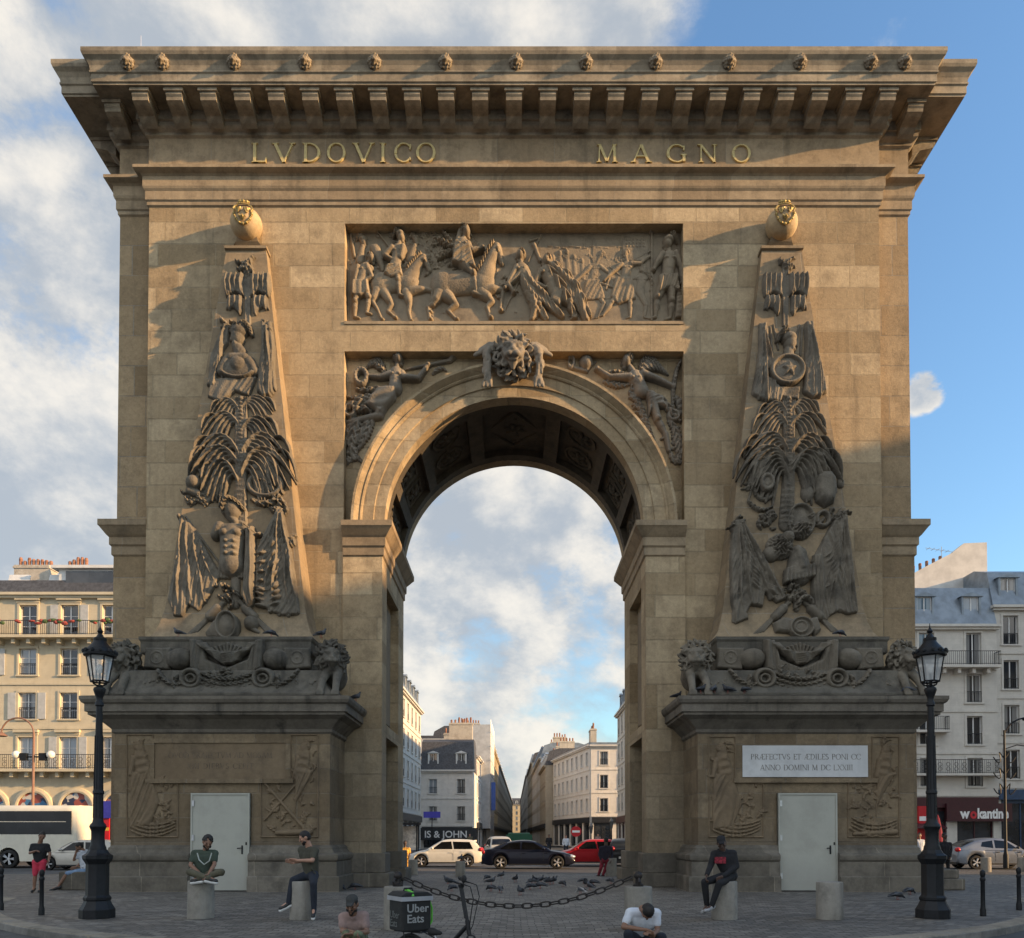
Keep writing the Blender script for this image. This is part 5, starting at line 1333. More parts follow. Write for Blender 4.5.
def railing(mb, x0, x1, y, z, h=.95, style='bars', depth=0, M=None):
    def bx(*a): mb.box(*a, M=M)
    bx(x0, x1, y-.02, y+.02, z+h-.04, z+h); bx(x0, x1, y-.015, y+.015, z+.06, z+.09)
    n = max(2, int((x1-x0)/.14))
    for k in range(n+1):
        x = x0+(x1-x0)*k/n; bx(x-.009, x+.009, y-.009, y+.009, z, z+h)
    if style == 'scroll':
        for k in range(int((x1-x0)/.55)):
            cx = x0+.28+.55*k
            for q in (.3, .62):
                mb.tube([Vector((cx+.14*math.cos(t*.7), y, z+q+.13*math.sin(t*.7))) if not M else M @ Vector((cx+.14*math.cos(t*.7), y, z+q+.13*math.sin(t*.7))) for t in range(10)], .014, 4)
    if depth:
        for x in (x0, x1): bx(x-.02, x+.02, y, y+depth, z+h-.04, z+h); [bx(x-.009, x+.009, y+depth*k/5-.009, y+depth*k/5+.009, z, z+h) for k in range(6)]
def chimney(parent, x0, x1, y0, y1, z0, z1, pots=5, M=None):
    m = MB().box(x0, x1, y0, y1, z0, z1, M); m.box(x0-.06, x1+.06, y0-.06, y1+.06, z1-.25, z1-.1, M); c = m.build('chimney', CHIM, parent)
    q = MB(); lx = (x1-x0) >= (y1-y0)
    for k in range(pots):
        t = (k+.5)/pots; cx = x0+(x1-x0)*t if lx else (x0+x1)/2; cy = (y0+y1)/2 if lx else y0+(y1-y0)*t
        hh = rnd.uniform(.45, .8)
        q.lathe([(.11, z1-.01), (.13, z1+hh*.8), (.09, z1+hh), (.07, z1+hh-.05)], (cx, cy, 0), 8, M=M)
    q.build('chimney_pots', POT, c)
    return c
def building(label, p0, p1, depth, floors, wall, bays, *, ground=4.2, fh=3.0, ww=1.1, wh=1.95, roof='mansard', roofm=None, rh=3.2, surround=True, balc=(), shop=None, side='both',
             cornice=True, dormers=True, style=0, guard=True, name='apartment_building', cat='building', group=None, z0=0, margin=None, chim=2, shutters=False, sidewin=0, ridge=.9, base_open=True, win_skip=(), hscale=None, pediment=()):
    """facade from p0 to p1 (left to right as seen from the street), body behind it"""
    p0 = Vector((*p0, 0)); p1 = Vector((*p1, 0)); d = p1-p0; W = d.length; rz = math.atan2(d.y, d.x)
    root = empty(name, (p0.x, p0.y, z0), rz, label, cat, group)
    H = ground + fh*floors
    mg = margin if margin is not None else W/(bays*2)
    step = (W-2*mg)/(bays-1) if bays > 1 else 0
    wins = []; info = []
    for f in range(floors):
        for b in range(bays):
            if (f, b) in win_skip: continue
            x = mg+step*b if bays > 1 else W/2; h = (hscale[f] if hscale else 1)*wh
            zb = ground+fh*f+(.45 if not (f in balc) else .08); h = h+.35 if f in balc else h
            wins.append((x-ww/2, x+ww/2, zb, zb+h)); info.append((f, b, x, zb, h))
    if base_open:
        nb = max(2, int(W/3.2)); sw = W/nb
        gw = [(sw*k+.35, sw*k+sw-.35, .12, ground-1.0) for k in range(nb)]
    else: gw = []
    m = facade_wall(MB(), W, [0, H], wins+gw)
    # body: sides, back
    m.add([(0,0,0),(0,depth,0),(0,depth,H),(0,0,H)], [(0,3,2,1)][:1]); m.add([(W,0,0),(W,depth,0),(W,depth,H),(W,0,H)], [(0,1,2,3)]); m.add([(0,depth,0),(W,depth,0),(W,depth,H),(0,depth,H)], [(3,2,1,0)])
    wo_ = m.build('wall', wall, root)
    if surround:
        s = MB()
        for (f, b, x, zb, h) in info:
            t = .14
            s.box(x-ww/2-t, x-ww/2-.003, -.05, .02, zb, zb+h+t); s.box(x+ww/2+.003, x+ww/2+t, -.05, .02, zb, zb+h+t); s.box(x-ww/2-.003, x+ww/2+.003, -.06, .02, zb+h+.003, zb+h+t); s.box(x-ww/2-t-.05, x+ww/2+t+.05, -.1, .02, zb-.1, zb-.003)
            if f in pediment: s.box(x-ww/2-.25, x+ww/2+.25, -.22, .02, zb+h+.3, zb+h+.48); s.box(x-ww/2-.2, x+ww/2+.2, -.1, .02, zb+h+t+.003, zb+h+.297)
        so_ = s.build('window_surrounds', wall, root); so_['kind'] = 'stuff'
    bands = MB()
    for f in range(floors): bands.box(-.02, W+.02, -.07, .01, ground+fh*f-.22, ground+fh*f-.05)
    if cornice: bands.box(-.1, W+.1, -.25, .02, H-.32, H-.16); bands.box(-.2, W+.2, -.4, .02, H-.157, H+.02)
    bands.build('string_course', wall, root)
    for (f, b, x, zb, h) in info:
        wn = add_window(root, x, zb+.01, ww-.01, h-.02, .16, style)
        if guard and f not in balc:
            g = MB(); railing(g, -ww/2+.01, ww/2-.01, -.12, .02, .75 if f else .8, 'bars'); go = g.build('window_guard', RAIL, wn)
    if shutters:
        sh = MB()
        for (f, b, x, zb, h) in info:
            if (f+b) % 3 == 0 or shutters == 'all':
                for q in (-1, 1): sh.box(x+q*(ww/2+.42)-.26, x+q*(ww/2+.42)+.26, -.075, -.02, zb, zb+h)
        if sh.v: sh.build('shutters', SHUT, root)['kind'] = 'stuff'
    for f in balc:
        z = ground+fh*f; bs = MB().box(.15, W-.15, -.85, .02, z-.16, z+.02)
        for k in range(int(W/1.0)): bs.box(.4+k*1.0, .62+k*1.0, -.6, .02, z-.5, z-.163)
        bo = bs.build('balcony', wall, root); g = MB(); railing(g, .18, W-.18, -.8, z+.02, .95, 'scroll' if f == 0 else 'bars', .75); g.build('balcony_railing', RAIL, bo)
    if base_open:
        sg = MB(); fr = MB()
        for (a, b, c, e) in gw: sg.add([(a,.18,c),(b,.18,c),(b,.18,e),(a,.18,e)], [(0,1,2,3)]); fr.box(a, b, .12, .17, c, c+.35); fr.box(a, b, .12, .17, e-.25, e); [fr.box(a+(b-a)*t-.04, a+(b-a)*t+.04, .12, .17, c+.353, e-.253) for t in (.02, .5, .98)]
        so2 = fr.build('shop_front', shop[0] if shop else RAIL, root); sg.build('shop_glass', WGLASS, so2)
        if shop:
            m = MB().box(.1, W-.1, -.22, .0, ground-1.0, ground-.3); m.build('shop_fascia', shop[0], so2)
    rm = roofm or SLATE
    if roof == 'mansard':
        ins = rh*.28; m = MB(); a = [(-.05,-.05),(W+.05,-.05),(W+.05,depth),(-.05,depth)]; b = [(ins*.0,ins),(W,ins),(W,depth-ins),(0,depth-ins)]
        m.add([(x,y,H) for x,y in a]+[(x,y,H+rh) for x,y in b]+[(x,depth/2 if 0 else (y+ (1.6 if y<depth/2 else -1.6)),H+rh+ridge) for x,y in b],
              [(0,1,5,4),(1,2,6,5),(2,3,7,6),(3,0,4,7),(4,5,9,8),(5,6,10,9),(6,7,11,10),(7,4,8,11),(8,9,10,11)])
        ro = m.build('roof', rm, root)
        if dormers:
            nb = bays if dormers is True else dormers
            for b_ in range(nb):
                x = (mg+step*b_) if nb == bays and bays > 1 else W*(b_+.5)/nb
                dm = MB(); dz = H+.35; dh = min(rh-.7, 1.7); dw = ww+.3
                dm.box(x-dw/2, x-ww/2, .18, 1.6, dz, dz+dh); dm.box(x+ww/2, x+dw/2, .18, 1.6, dz, dz+dh)
                dm.prism([(x-dw/2-.12, dz+dh+.003), (x+dw/2+.12, dz+dh+.003), (x, dz+dh+.3)], .08, 1.9, 'y'); dm.box(x-ww/2, x+ww/2, .3, 1.4, dz-.02, dz)
                do = dm.build('dormer', rm if rm is ZINC else FRAMEW, ro); fm, pm, cm = window_unit(ww-.02, dh-.02, style); f_ = bpy.data.objects.new('dormer_window', fm); COL.objects.link(f_); f_.parent = root; f_.location = (x, .28, dz+.01); p_ = bpy.data.objects.new('pane', pm); COL.objects.link(p_); p_.parent = f_
    elif roof == 'flat':
        ro = MB().box(-.1, W+.1, -.1, depth, H+.021, H+.35).build('roof', rm, root)
    else:   # low pitched
        ro = MB().prism([(0-.2, H+.021), (depth+.2, H+.021), (depth/2, H+rh)], -.1, W+.1, 'x').build('roof', rm, root)
    for k in range(chim):
        x = (.6 if k == 0 else W-.6) if chim < 3 else .6+(W-1.2)*k/(chim-1)
        chimney(ro, x-.4, x+.4, depth*.25, depth*.25+2.4, H+.5, H+rh+rnd.uniform(1.2, 2.0), 5)
    return root, W, H, ro

LEFTW = wallmat('cream_facade', (.55,.49,.36)); RIGHTW = wallmat('pale_facade', (.60,.575,.52)); WHITEW = wallmat('white_render', (.68,.65,.60)); GREYW = wallmat('grey_white_facade', (.57,.545,.5)); STONEW = wallmat('beige_facade', (.46,.40,.31)); YELW = wallmat('yellow_facade', (.52,.42,.27))
SHOPD = plain('dark_shop_front', (.02,.022,.026), .4, 0, .2, 5); SHOPR = plain('dark_red_shop_front', (.045,.007,.011), .45, 0, .2, 5); SHOPB = plain('blue_shop_front', (.02,.05,.11), .45, 0, .2, 5)

# --- left: big corner block on the boulevard, at about 52 m
DL = 29.0
zL = lambda py: at(0, py, DL)[1]; xL = lambda px: at(px, 700, DL)[0]
step = xL(78)-xL(35)
wl = step
X0 = xL(35)-step*5.5; X1 = xL(35)+step*2.25
bl, WL, HL, rl = building('large cream corner block with a long flowered top balcony behind the left lamp and coach', (X0, DL), (X1, DL), 12, 4, LEFTW, 8,
    ground=zL(770), fh=zL(648)-zL(692), ww=1.15, wh=1.75, roof='mansard', rh=1.0, ridge=.25, balc=(0, 3), dormers=False, shutters=True, margin=step*.5, chim=0, base_open=False, pediment=(0, 3), cornice=True)
# arched shop openings with painted tympana at street level
m = MB(); g_ = MB(); cw = [(.05,.09,.2),(.4,.08,.05),(.55,.5,.42),(.02,.02,.03),(.1,.25,.35)]
ARCHM = []
TYMP = None
def mural():
    m, nt, b = nodes_of('painted_tympanum'); L = nt.links.new; tc = N(nt, 'TexCoord').outputs['Object']
    v = N(nt, 'TexVoronoi', i_Scale=2.6); L(noise(nt, tc, 1.2, 2) and tc, v.inputs['Vector']); sp_ = N(nt, 'SeparateColor'); L(v.outputs['Color'], sp_.inputs[0])
    c = mixc(nt, ramp(nt, sp_.outputs[0], .28, .32), (.02,.03,.07), (.05,.16,.3)); c = mixc(nt, ramp(nt, sp_.outputs[1], .55, .6), c, (.28,.07,.05)); c = mixc(nt, ramp(nt, sp_.outputs[2], .7, .74), c, (.5,.48,.44))
    L(c, b.inputs['Base Color']); b.inputs['Roughness'].default_value = .6; return m
TYMP = mural()
for k in range(8):
    cx = step*.5+step*k; zc = zL(808)
    ring_o = MB(); rr = step*.36
    rows = []
    for i in range(19):
        a = math.pi*i/18; rows.append([(cx+q*math.cos(a), yy, zc+q*math.sin(a)) for (q, yy) in ((rr,-.03),(rr,-.18),(rr+.12,-.2),(rr+.3,-.14),(rr+.33,0))])
    m.grid(rows)
    pts_ = [(cx+rr*.98*math.cos(math.pi*i/18), zc+rr*.98*math.sin(math.pi*i/18)) for i in range(19)]
    g_.prism(pts_, -.06, -.02, 'y')
m.build('arch_mouldings', LEFTW, bl)['kind'] = 'stuff'; to = g_.build('painted_tympana', TYMP, bl); to['kind'] = 'stuff'
MB().box(step*.1, WL-.1, -.12, -.01, .1, zL(812)).build('shop_front', SHOPD, bl)
# roof lights, glazed studio and big chimney stacks
for (px, w_) in ((12, 1.0), (53, 1.0)):
    x = xL(px)-X0; M_ = Matrix.Translation((x, .55, HL+.55)) @ Matrix.Rotation(R(-16), 4, 'X')
    MB().box(-.7, .7, -.14, -.05, 0, .95, M_).build('skylight', FRAMEW, bl)
x = xL(88)-X0; st = MB().box(x-2.2, x+1.9, .3, 3, HL+.3, HL+1.75); st.box(x-2.6, x+2.3, .0, 3.2, HL+1.753, HL+1.95); so_ = st.build('roof_studio', FRAMEW, bl)
MB().box(x-1.7, x+1.5, .22, .29, HL+.5, HL+1.6).build('studio_window', WGLASS, so_)
chimney(rl, xL(33)-X0, xL(55)-X0, 3.4, 4.6, HL, zL(557)+.6, 5); chimney(rl, xL(55)-X0+.02, xL(72)-X0, 3.2, 5.2, HL, zL(568)+.5, 5)
chimney(rl, xL(-30)-X0, xL(8)-X0, 4.5, 5.6, HL, zL(560)+1.2, 8); chimney(rl, xL(8)-X0+.05, xL(28)-X0, 4.6, 5.6, HL, zL(572)+.9, 4)
# flower boxes on the long top balcony
fb = MB(); fl = MB(); rr_ = random.Random(3)
zb = at(0, 634, DL)[1]
ftop = [c for c in bl.children if c.name.startswith('balcony')]
for k in range(40):
    x = 8.0+rr_.uniform(0, WL-8.5); zt = ftop[-1].data.vertices[0].co.z+.9 if ftop else zb
    (fl if rr_.random() < .5 else fb).ball((x, -.82, zt+.1+rr_.uniform(-.1,.15)), (rr_.uniform(.12,.3), .12, rr_.uniform(.07,.15)), 8, 5)
fb.build('balcony_plants', LEAFM, ftop[-1]); fl.build('balcony_flowers', FLOWER, ftop[-1])
# --- right: pale block, zinc mansard, at about 56 m, and its neighbour
DR_ = 31.0
zR = lambda py: at(0, py, DR_)[1]; xR = lambda px: at(px, 700, DR_)[0]
sR = xR(967)-xR(927)
X0r = xR(927)-sR*.5; X1r = xR(997)
br_, WR, HR, rr2 = building('pale apartment house with a blue grey zinc mansard above the dark red restaurant front', (X0r-.2, DR_), (X1r, DR_), 12, 4, RIGHTW, 2, ground=zR(793), fh=(zR(655)-zR(745))/2.15, ww=1.05, wh=1.95,
    roof='mansard', roofm=ZINC, rh=zR(577)-zR(618), ridge=.3, balc=(3,), margin=sR*.5+.2, chim=0, shop=(SHOPR,), style=2)
b2_, W2, H2, r22 = building('taller pale house with zinc roof at the right edge beside the restaurant block', (X1r+.02, DR_+.3), (X1r+14, DR_+.3), 12, 4, RIGHTW, 6, ground=zR(785), fh=(zR(655)-zR(745))/2.0, ww=1.05, wh=2.0,
    roof='mansard', roofm=ZINC, rh=2.6, ridge=.6, margin=.95+.2, chim=0, shop=(SHOPB,), style=2, balc=())
# party wall with rising chimney line
m = MB().prism([(X1r-X0r-2.2, HR), (X1r-X0r+2.0, HR), (X1r-X0r+2.0, zR(540)+1.3), (X1r-X0r+.3, zR(541)+1.3), (X1r-X0r-.6, zR(550)+1.2), (X1r-X0r-2.6, zR(562)+1.0), (X1r-X0r-3.4, zR(567)+.9), (X1r-X0r-3.4, HR+1.5)], 4.0, 4.7, 'y')
ch = m.build('chimney', plain('pale_party_wall', (.55,.53,.49), .9, 0, .12, 1.2), rr2)
pm = MB()
for k in range(5): pm.lathe([(.1, 0), (.12, .5), (.08, .55)], (X1r-X0r-3.3+.5*k, 4.35, zR(567)+1.0+.18*k), 8)
pm.build('chimney_pots', POT, ch)
# aerial
m = MB(); ax, az = X1r-X0r-1.2, zR(556)
m.tube([(ax, 4.3, az-.3), (ax, 4.3, az+2.2)], .03, 6); m.tube([(ax-1.2, 4.3, az+2.1), (ax+.8, 4.3, az+1.8)], .02, 6)
for k in range(5): m.tube([(ax-1.0+.35*k, 4.0, az+2.05-.05*k), (ax-1.0+.35*k, 4.6, az+2.05-.05*k)], .015, 5)
m.build('roof_aerial', STEEL, rr2)
# second-floor balcony on the right block and restaurant sign
f1 = zR(793)
bb = MB().box(.1, WR-.1, -.7, .02, zR(774)-.15, zR(774)); bo = bb.build('balcony', RIGHTW, br_); g = MB(); railing(g, .15, WR-.15, -.65, zR(774), .95, 'scroll', .6); g.build('balcony_railing', RAIL, bo)
bb = MB().box(.1, sR*1.05, -.7, .02, zR(731)-.15, zR(731)); bo = bb.build('balcony', RIGHTW, br_); g = MB(); railing(g, .15, sR*1.0, -.65, zR(731), .95, 'bars', .6); g.build('balcony_railing', RAIL, bo)

def text_obj(txt, size, mtl, parent, loc, rot=(R(90),0,0), extrude=.01, name='sign_lettering', align='LEFT', xs=1, sp=1, bold=.0):
    cu = bpy.data.curves.new('lettering', 'FONT'); cu.body = txt; cu.size = size; cu.extrude = extrude; cu.align_x = align; cu.space_character = sp; cu.offset = bold; cu.resolution_u = 3
    t = bpy.data.objects.new('lettering', cu); COL.objects.link(t)
    dg = bpy.context.evaluated_depsgraph_get(); dg.update(); me = bpy.data.meshes.new_from_object(t.evaluated_get(dg))
    bpy.data.objects.remove(t)
    o = bpy.data.objects.new(name, me); COL.objects.link(o); me.materials.clear(); me.materials.append(mtl); o.parent = parent
    o.matrix_local = Matrix.Translation(loc) @ (Matrix.Rotation(rot[2], 4, 'Z') @ Matrix.Rotation(rot[0], 4, 'X')) @ Matrix.Diagonal((xs, 1, 1, 1)); return o
WHITEL = plain('white_sign_letters', (.75,.75,.73), .5, 0, .05, 3); REDL = plain('red_sign_letter', (.5,.02,.03), .5, 0, .1, 3)
sx0, sz0 = at(948, 820, DR_); _, sz1 = at(948, 806.5, DR_)
sxA = at(948, 812, DR_)[0]-X0r+.2; sxB = at(1007, 812, DR_)[0]-X0r+.2
sg_ = MB().box(sxA-.3, sxB+.1, -.42, -.225, sz0-.1, sz1+.2).build('shop_sign', SHOPR, br_)
u = (at(100, 800, DR_)[0]-at(99, 800, DR_)[0])
txs = at(957, 800, DR_)[0]-(X0r-.2)
text_obj('w', .95, WHITEL, sg_, (txs, -.425, sz0+.12), bold=.035, xs=.85); text_obj('o', .95, REDL, sg_, (txs+.66, -.425, sz0+.12), bold=.035, xs=.85); text_obj('kantine', .95, WHITEL, sg_, (txs+1.14, -.425, sz0+.12), bold=.035, xs=.76)
aw = MB(); aw.prism([(-.25, sz0-.15), (-1.3, sz0-.55), (-1.3, sz0-.6), (-.25, sz0-.4)], 0.2, 2.2, 'x'); aw.build('awning', SHOPR, br_)

# --- through the arch: the street
def street(label, p0, p1, depth, floors, wall, bays, **k):
    return building(label, p0, p1, depth, floors, wall, bays, **k)
# tall block on the left of the street mouth (its long side faces the street)
street('tall grey white block rising at the left edge of the archway view', (-11.2, 46), (-10.9, 70), 12, 4, GREYW, 8, ground=4.1, fh=2.98, ww=1.0, wh=1.8, roof='mansard', roofm=ZINC, rh=2.4, chim=3, shop=(SHOPD,), balc=(), style=2)
# white corner house with slate mansard; front faces the camera
DW_ = 73.5
zW = lambda py: at(0, py, DW_)[1]; xW = lambda px: at(px, 800, DW_)[0]
bw_, WW, HW, rw = street('small white corner house with black slate mansard above the black shop awning', (xW(421), DW_), (xW(473), DW_), 9, 2, WHITEW, 2, ground=zW(824.5), fh=(zW(770)-zW(824.5))/2, ww=1.0, wh=1.75, roof='mansard', rh=zW(741)-zW(770), ridge=.5, margin=1.45, chim=0, shop=(SHOPD,), style=2, dormers=2)
chimney(rw, xW(447)-xW(421), xW(471)-xW(421), 3.2, 4.4, HW+1, zW(719), 6)
sgn = MB().box(.0, WW+.5, -1.3, -.01, zW(840), zW(828)).build('shop_awning', SHOPD, bw_)
text_obj('IS & JOHN', 1.15, WHITEL, sgn, (.55, -1.31, zW(837.5)), bold=.02)
# its return along the street
street('narrow white house with three window rows behind the slate roofed corner house', (xW(473)+.02, DW_+9.1), (xW(473)+.25, DW_+17.8), 8, 3, WHITEW, 4, ground=3.6, fh=2.85, ww=.95, wh=1.7, roof='pitch', rh=1.6, chim=1, shop=(SHOPD,), style=2, guard=False)
SCAF = plain('scaffold_sheet', (.42,.43,.43), .8, 0, .15, 1.2)
rowL = [(91.5, 104, 4, GREYW, 'large house wrapped in pale scaffold sheeting on the left of the street'), (104.2, 126, 4, STONEW, 'beige house standing past the scaffolded one on the left'), (126.3, 160, 5, YELW, 'golden lit stone house far down the left of the street'), (160.3, 410, 5, STONEW, 'last beige house visible far down the left side of the street')]
for i, (ya, yb, fl_, wm, lab) in enumerate(rowL):
    o_ = street(lab, (-4.6+.012*(ya-90)*1.0, ya), (-4.6+.012*(yb-90), yb), 9, fl_, wm, min(26, max(4, int((yb-ya)/3))), ground=3.8, fh=2.95, ww=1.0, wh=1.8, roof='mansard' if i else 'flat', rh=2.6, chim=2 if i else 0, style=2, guard=False, dormers=bool(i), shop=(SHOPD,))
    if i == 0:
        s_ = MB().box(-.3, yb-ya+.3, -1.2, -1.1, 2.6, 17.5); s_.box(-.35, -.3, -1.2, 3, 2.6, 17.5); sc_ = s_.build('scaffold_sheeting', SCAF, o_[0])
        p_ = MB()
        for k in range(6): p_.tube([(-.3+k*2.5, -1.25, 0), (-.3+k*2.5, -1.25, 18.2)], .05, 6)
        for k in range(8): p_.tube([(-.5, -1.25, 2.4+2*k), (yb-ya+.5, -1.25, 2.4+2*k)], .04, 6)
        p_.build('scaffold_poles', STEEL, o_[0])
        bsg = MB().box(-.6, -.5, -1.95, -1.35, 5.2, 9.2).build('vertical_sign', plain('blue_banner', (.03,.09,.35), .5, 0, .1, 2), o_[0])
        # rooftop crane jib
# right side of the street: white corner house (front faces camera, long side down the street)
DRR = 81.5
zQ = lambda py: at(0, py, DRR)[1]; xQ = lambda px: at(px, 800, DRR)[0]
bq, WQ, HQ, rq = street('white four storey corner house with flat zinc roof behind the no entry sign', (xQ(591), DRR), (xQ(617)+2.5, DRR), 10, 3, WHITEW, 2, ground=zQ(815), fh=(zQ(745)-zQ(815))/3, ww=1.05, wh=1.75, roof='flat', roofm=ZINC, rh=.6, margin=1.7, chim=1, style=2, shop=(SHOPD,))
street('long white side range of the corner house running down the right of the street', (xQ(563)-.2, DRR+22), (xQ(590)-.02, DRR+.1), 9, 3, WHITEW, 8, ground=zQ(815), fh=(zQ(745)-zQ(815))/3, ww=1.0, wh=1.75, roof='flat', roofm=ZINC, rh=.6, chim=0, style=2, guard=False, shop=(SHOPD,))
rowR = [(104, 122, 3, STONEW, 5.0), (122.3, 140, 4, GREYW, 4.9), (140.3, 165, 4, WHITEW, 4.6), (165.3, 205, 5, STONEW, 4.2), (205.3, 410, 5, GREYW, 3.6)]
labR = ['beige stone house with tall chimneys next past the white side range on the right', 'pale grey five storey house midway down the right side of the street', 'white plastered house in the distance on the right of the street', 'long beige house far off on the right of the street', 'last grey house at the far right end of the street']
for (ya, yb, fl_, wm, x_), lab in zip(rowR, labR):
    street(lab, (x_-.3, yb), (x_, ya), 9, fl_, wm, min(26, max(4, int((yb-ya)/3))), ground=3.8, fh=3.0, ww=1.0, wh=1.8, roof='mansard', roofm=ZINC if fl_ == 4 else SLATE, rh=2.2, ridge=.5, chim=3, style=2, guard=False, shop=(SHOPD,))
street('pale block showing as a narrow strip at the right edge of the archway', (12.1, 70), (11.8, 46), 12, 4, RIGHTW, 8, ground=4.0, fh=2.9, ww=1.0, wh=1.8, roof='mansard', roofm=ZINC, rh=2.4, chim=2, style=2, shop=(SHOPR,), balc=())
street('sunlit golden house closing the far end of the street', (-12, 430), (9, 430), 10, 5, YELW, 7, ground=4, fh=3, roof='mansard', rh=3, chim=2, style=2, guard=False)
# block across the boulevard to the right, nearer than the arch: its roofline shades the lower half of the arch
ob_, _, HO, ro_ = building('tall stone block on the near right side of the boulevard', (46, -2), (46, -52), 14, 5, STONEW, 16, ground=4.4, fh=3.05, roof='mansard', rh=3.4, chim=6, style=2, guard=False, shop=(SHOPD,))

building('six storey stone block standing forward on the far side of the boulevard', (49, 21), (79, 21), 16, 5, STONEW, 10, ground=4.4, fh=3.2, roof='mansard', rh=3.2, chim=3, style=2, guard=False, shop=(SHOPD,))
# ================================================================ STREET FURNITURE
ROADY = ROADZ
# --- cast iron lamps
def street_lamp(loc, label):
    root = empty('street_lamp', loc, 0, label, 'street lamp', 'cast iron lamps in front of the arch')
    m = MB()
    oct_ = [(.31,0),(.31,.16),(.285,.2),(.25,.26),(.225,.32),(.24,.34),(.24,.38),(.205,.42),(.2,.44),(.2,1.0),(.215,1.03),(.235,1.06),(.26,1.1),(.26,1.16),(.2,1.2),(.16,1.27)]
    m.lathe(oct_, n=8, phase=R(22.5)); m.build('base', IRON, root, 20)
    m = MB()
    m.lathe([(.15,1.26),(.15,1.3),(.125,1.36),(.115,1.5),(.118,1.62),(.135,1.66),(.15,1.7),(.135,1.74),(.1,1.78),(.085,1.86),(.08,2.3),(.1,2.32),(.1,2.36),(.075,2.4),(.065,3.4),(.055,3.95),(.075,3.97),(.075,4.02),(.055,4.05),(.06,4.12),(.09,4.2),(.11,4.26),(.1,4.3),(.05,4.33),(.05,4.36)], n=20)
    for k in range(8):
        a = R(45*k); m.tube([(.083*math.cos(a), .083*math.sin(a), 1.86), (.066*math.cos(a), .066*math.sin(a), 3.4)], .012, 5)
    m.build('post', IRON, root, 40)
    # lantern: four-sided basket widening upward, domed cap, crown and finial
    m = MB()
    for k in range(6):
        a = R(60*k+15); b_ = R(60*k+75)
        lo = Vector((.155*math.cos(a), .155*math.sin(a), 4.42)); hi = Vector((.235*math.cos(a), .235*math.sin(a), 4.9)); m.tube([lo, hi], .014, 5)
        m.tube([lo, Vector((.155*math.cos(b_), .155*math.sin(b_), 4.42))], .018, 5); m.tube([hi, Vector((.235*math.cos(b_), .235*math.sin(b_), 4.9))], .02, 5)
    for k in range(3): a = R(120*k); m.tube([(.05*math.cos(a), .05*math.sin(a), 4.34), (.12*math.cos(a), .12*math.sin(a), 4.37), (.15*math.cos(a), .15*math.sin(a), 4.42)], .016, 5)
    m.tube([(0,0,4.34), (0,0,4.62)], .02, 6)
    fr = m.build('lantern_frame', IRON, root)
    m = MB(); m.lathe([(.15,4.43),(.23,4.9)], n=6, phase=R(15)); o = m.build('lantern_glass', LGLASS, fr); 
    m = MB().ball((0,0,4.66), (.06,.06,.09), 10, 8); m.build('bulb', plain('opal_bulb', (.7,.69,.64), .4), fr, 180)
    m = MB(); m.lathe([(.2,4.9),(.285,4.9),(.29,4.94),(.26,4.96),(.25,5.0),(.2,5.06),(.14,5.13),(.11,5.18),(.115,5.2),(.115,5.24),(.07,5.26),(.05,5.3),(.03,5.33),(.055,5.37),(.03,5.41),(.012,5.45),(.006,5.52)], n=20)
    for k in range(12):
        a = R(30*k); m.ball((.28*math.cos(a), .28*math.sin(a), 4.975), (.035,.035,.045), 6, 4)
    m.build('lantern_cap', IRON, root, 40)
    return root
lx, _ = at(97, 918, -9.35); lamp0 = street_lamp((lx, -9.35, .006), 'ornate black iron street lamp in front of the left pedestal')
lamp0.rotation_euler = (0, 0, 0)
rx, _ = at(933, 919, -9.35); l2 = copy_tree(lamp0); place(l2, (rx, -9.35, .006), R(12), 'ornate black iron street lamp in front of the right pedestal near the restaurant')
# --- stone bollards
def stone_bollard(h=.7, r=.235):
    m = MB(); m.lathe([(r*1.0,0),(r,.02),(r*.985,h-.03),(r*.955,h-.004),(r*.9,h)], n=28)
    me = m.mesh('stone_bollard', 30); me.materials.append(ST_BOLL); return me
SBM = stone_bollard()
def put_bollard(px, py, label, sx=1, sz=1, y=None):
    dz = (py-836)/F; d = EYE/dz; yy = d-D if y is None else y
    x = (px-PPX)/F*(yy+D)
    o = bpy.data.objects.new('stone_bollard', SBM); COL.objects.link(o); o.location = (x, yy, .004); o.scale = (sx, sx, sz); o.rotation_euler = (0, 0, rnd.uniform(0, 6))
    tag(o, label, 'bollard', 'round stone bollards round the arch'); return o
B1 = put_bollard(201.5, 918, 'stone bollard carrying the cross legged man', 1.02, 1.0)
B2 = put_bollard(303.5, 919, 'stone bollard under the man in dark jeans with white soled trainers', 1.02, 1.0)
B3 = put_bollard(724, 919, 'stone bollard under the man in the black hooded top', 1.0, 1.0)
B4 = put_bollard(829, 919, 'bare stone bollard in front of the right hand white door', 1.02, .98)
B5 = put_bollard(398, 929, 'stone bollard holding the left end of the hanging chain', .98, 1.0)
B6 = put_bollard(638, 929, 'stone bollard holding the right end of the hanging chain', .98, 1.0)
put_bollard(413, 875, 'short stone bollard beyond the arch beside the left pier', .8, .85)
put_bollard(460.5, 876.5, 'short stone bollard before the white hatchback with a pigeon on it', .8, .83)
put_bollard(611, 876, 'short stone bollard beyond the arch behind the walking person', .9, .98)
put_bollard(985.5, 872, 'pale stone bollard by the road in front of the silver crossover', .86, .9)
put_bollard(1022, 872, 'pale stone bollard cut by the right edge of the photo', .86, .9)
for px, lab in ((700, 'short stone bollard on the far kerb hidden by the right pier'),): pass
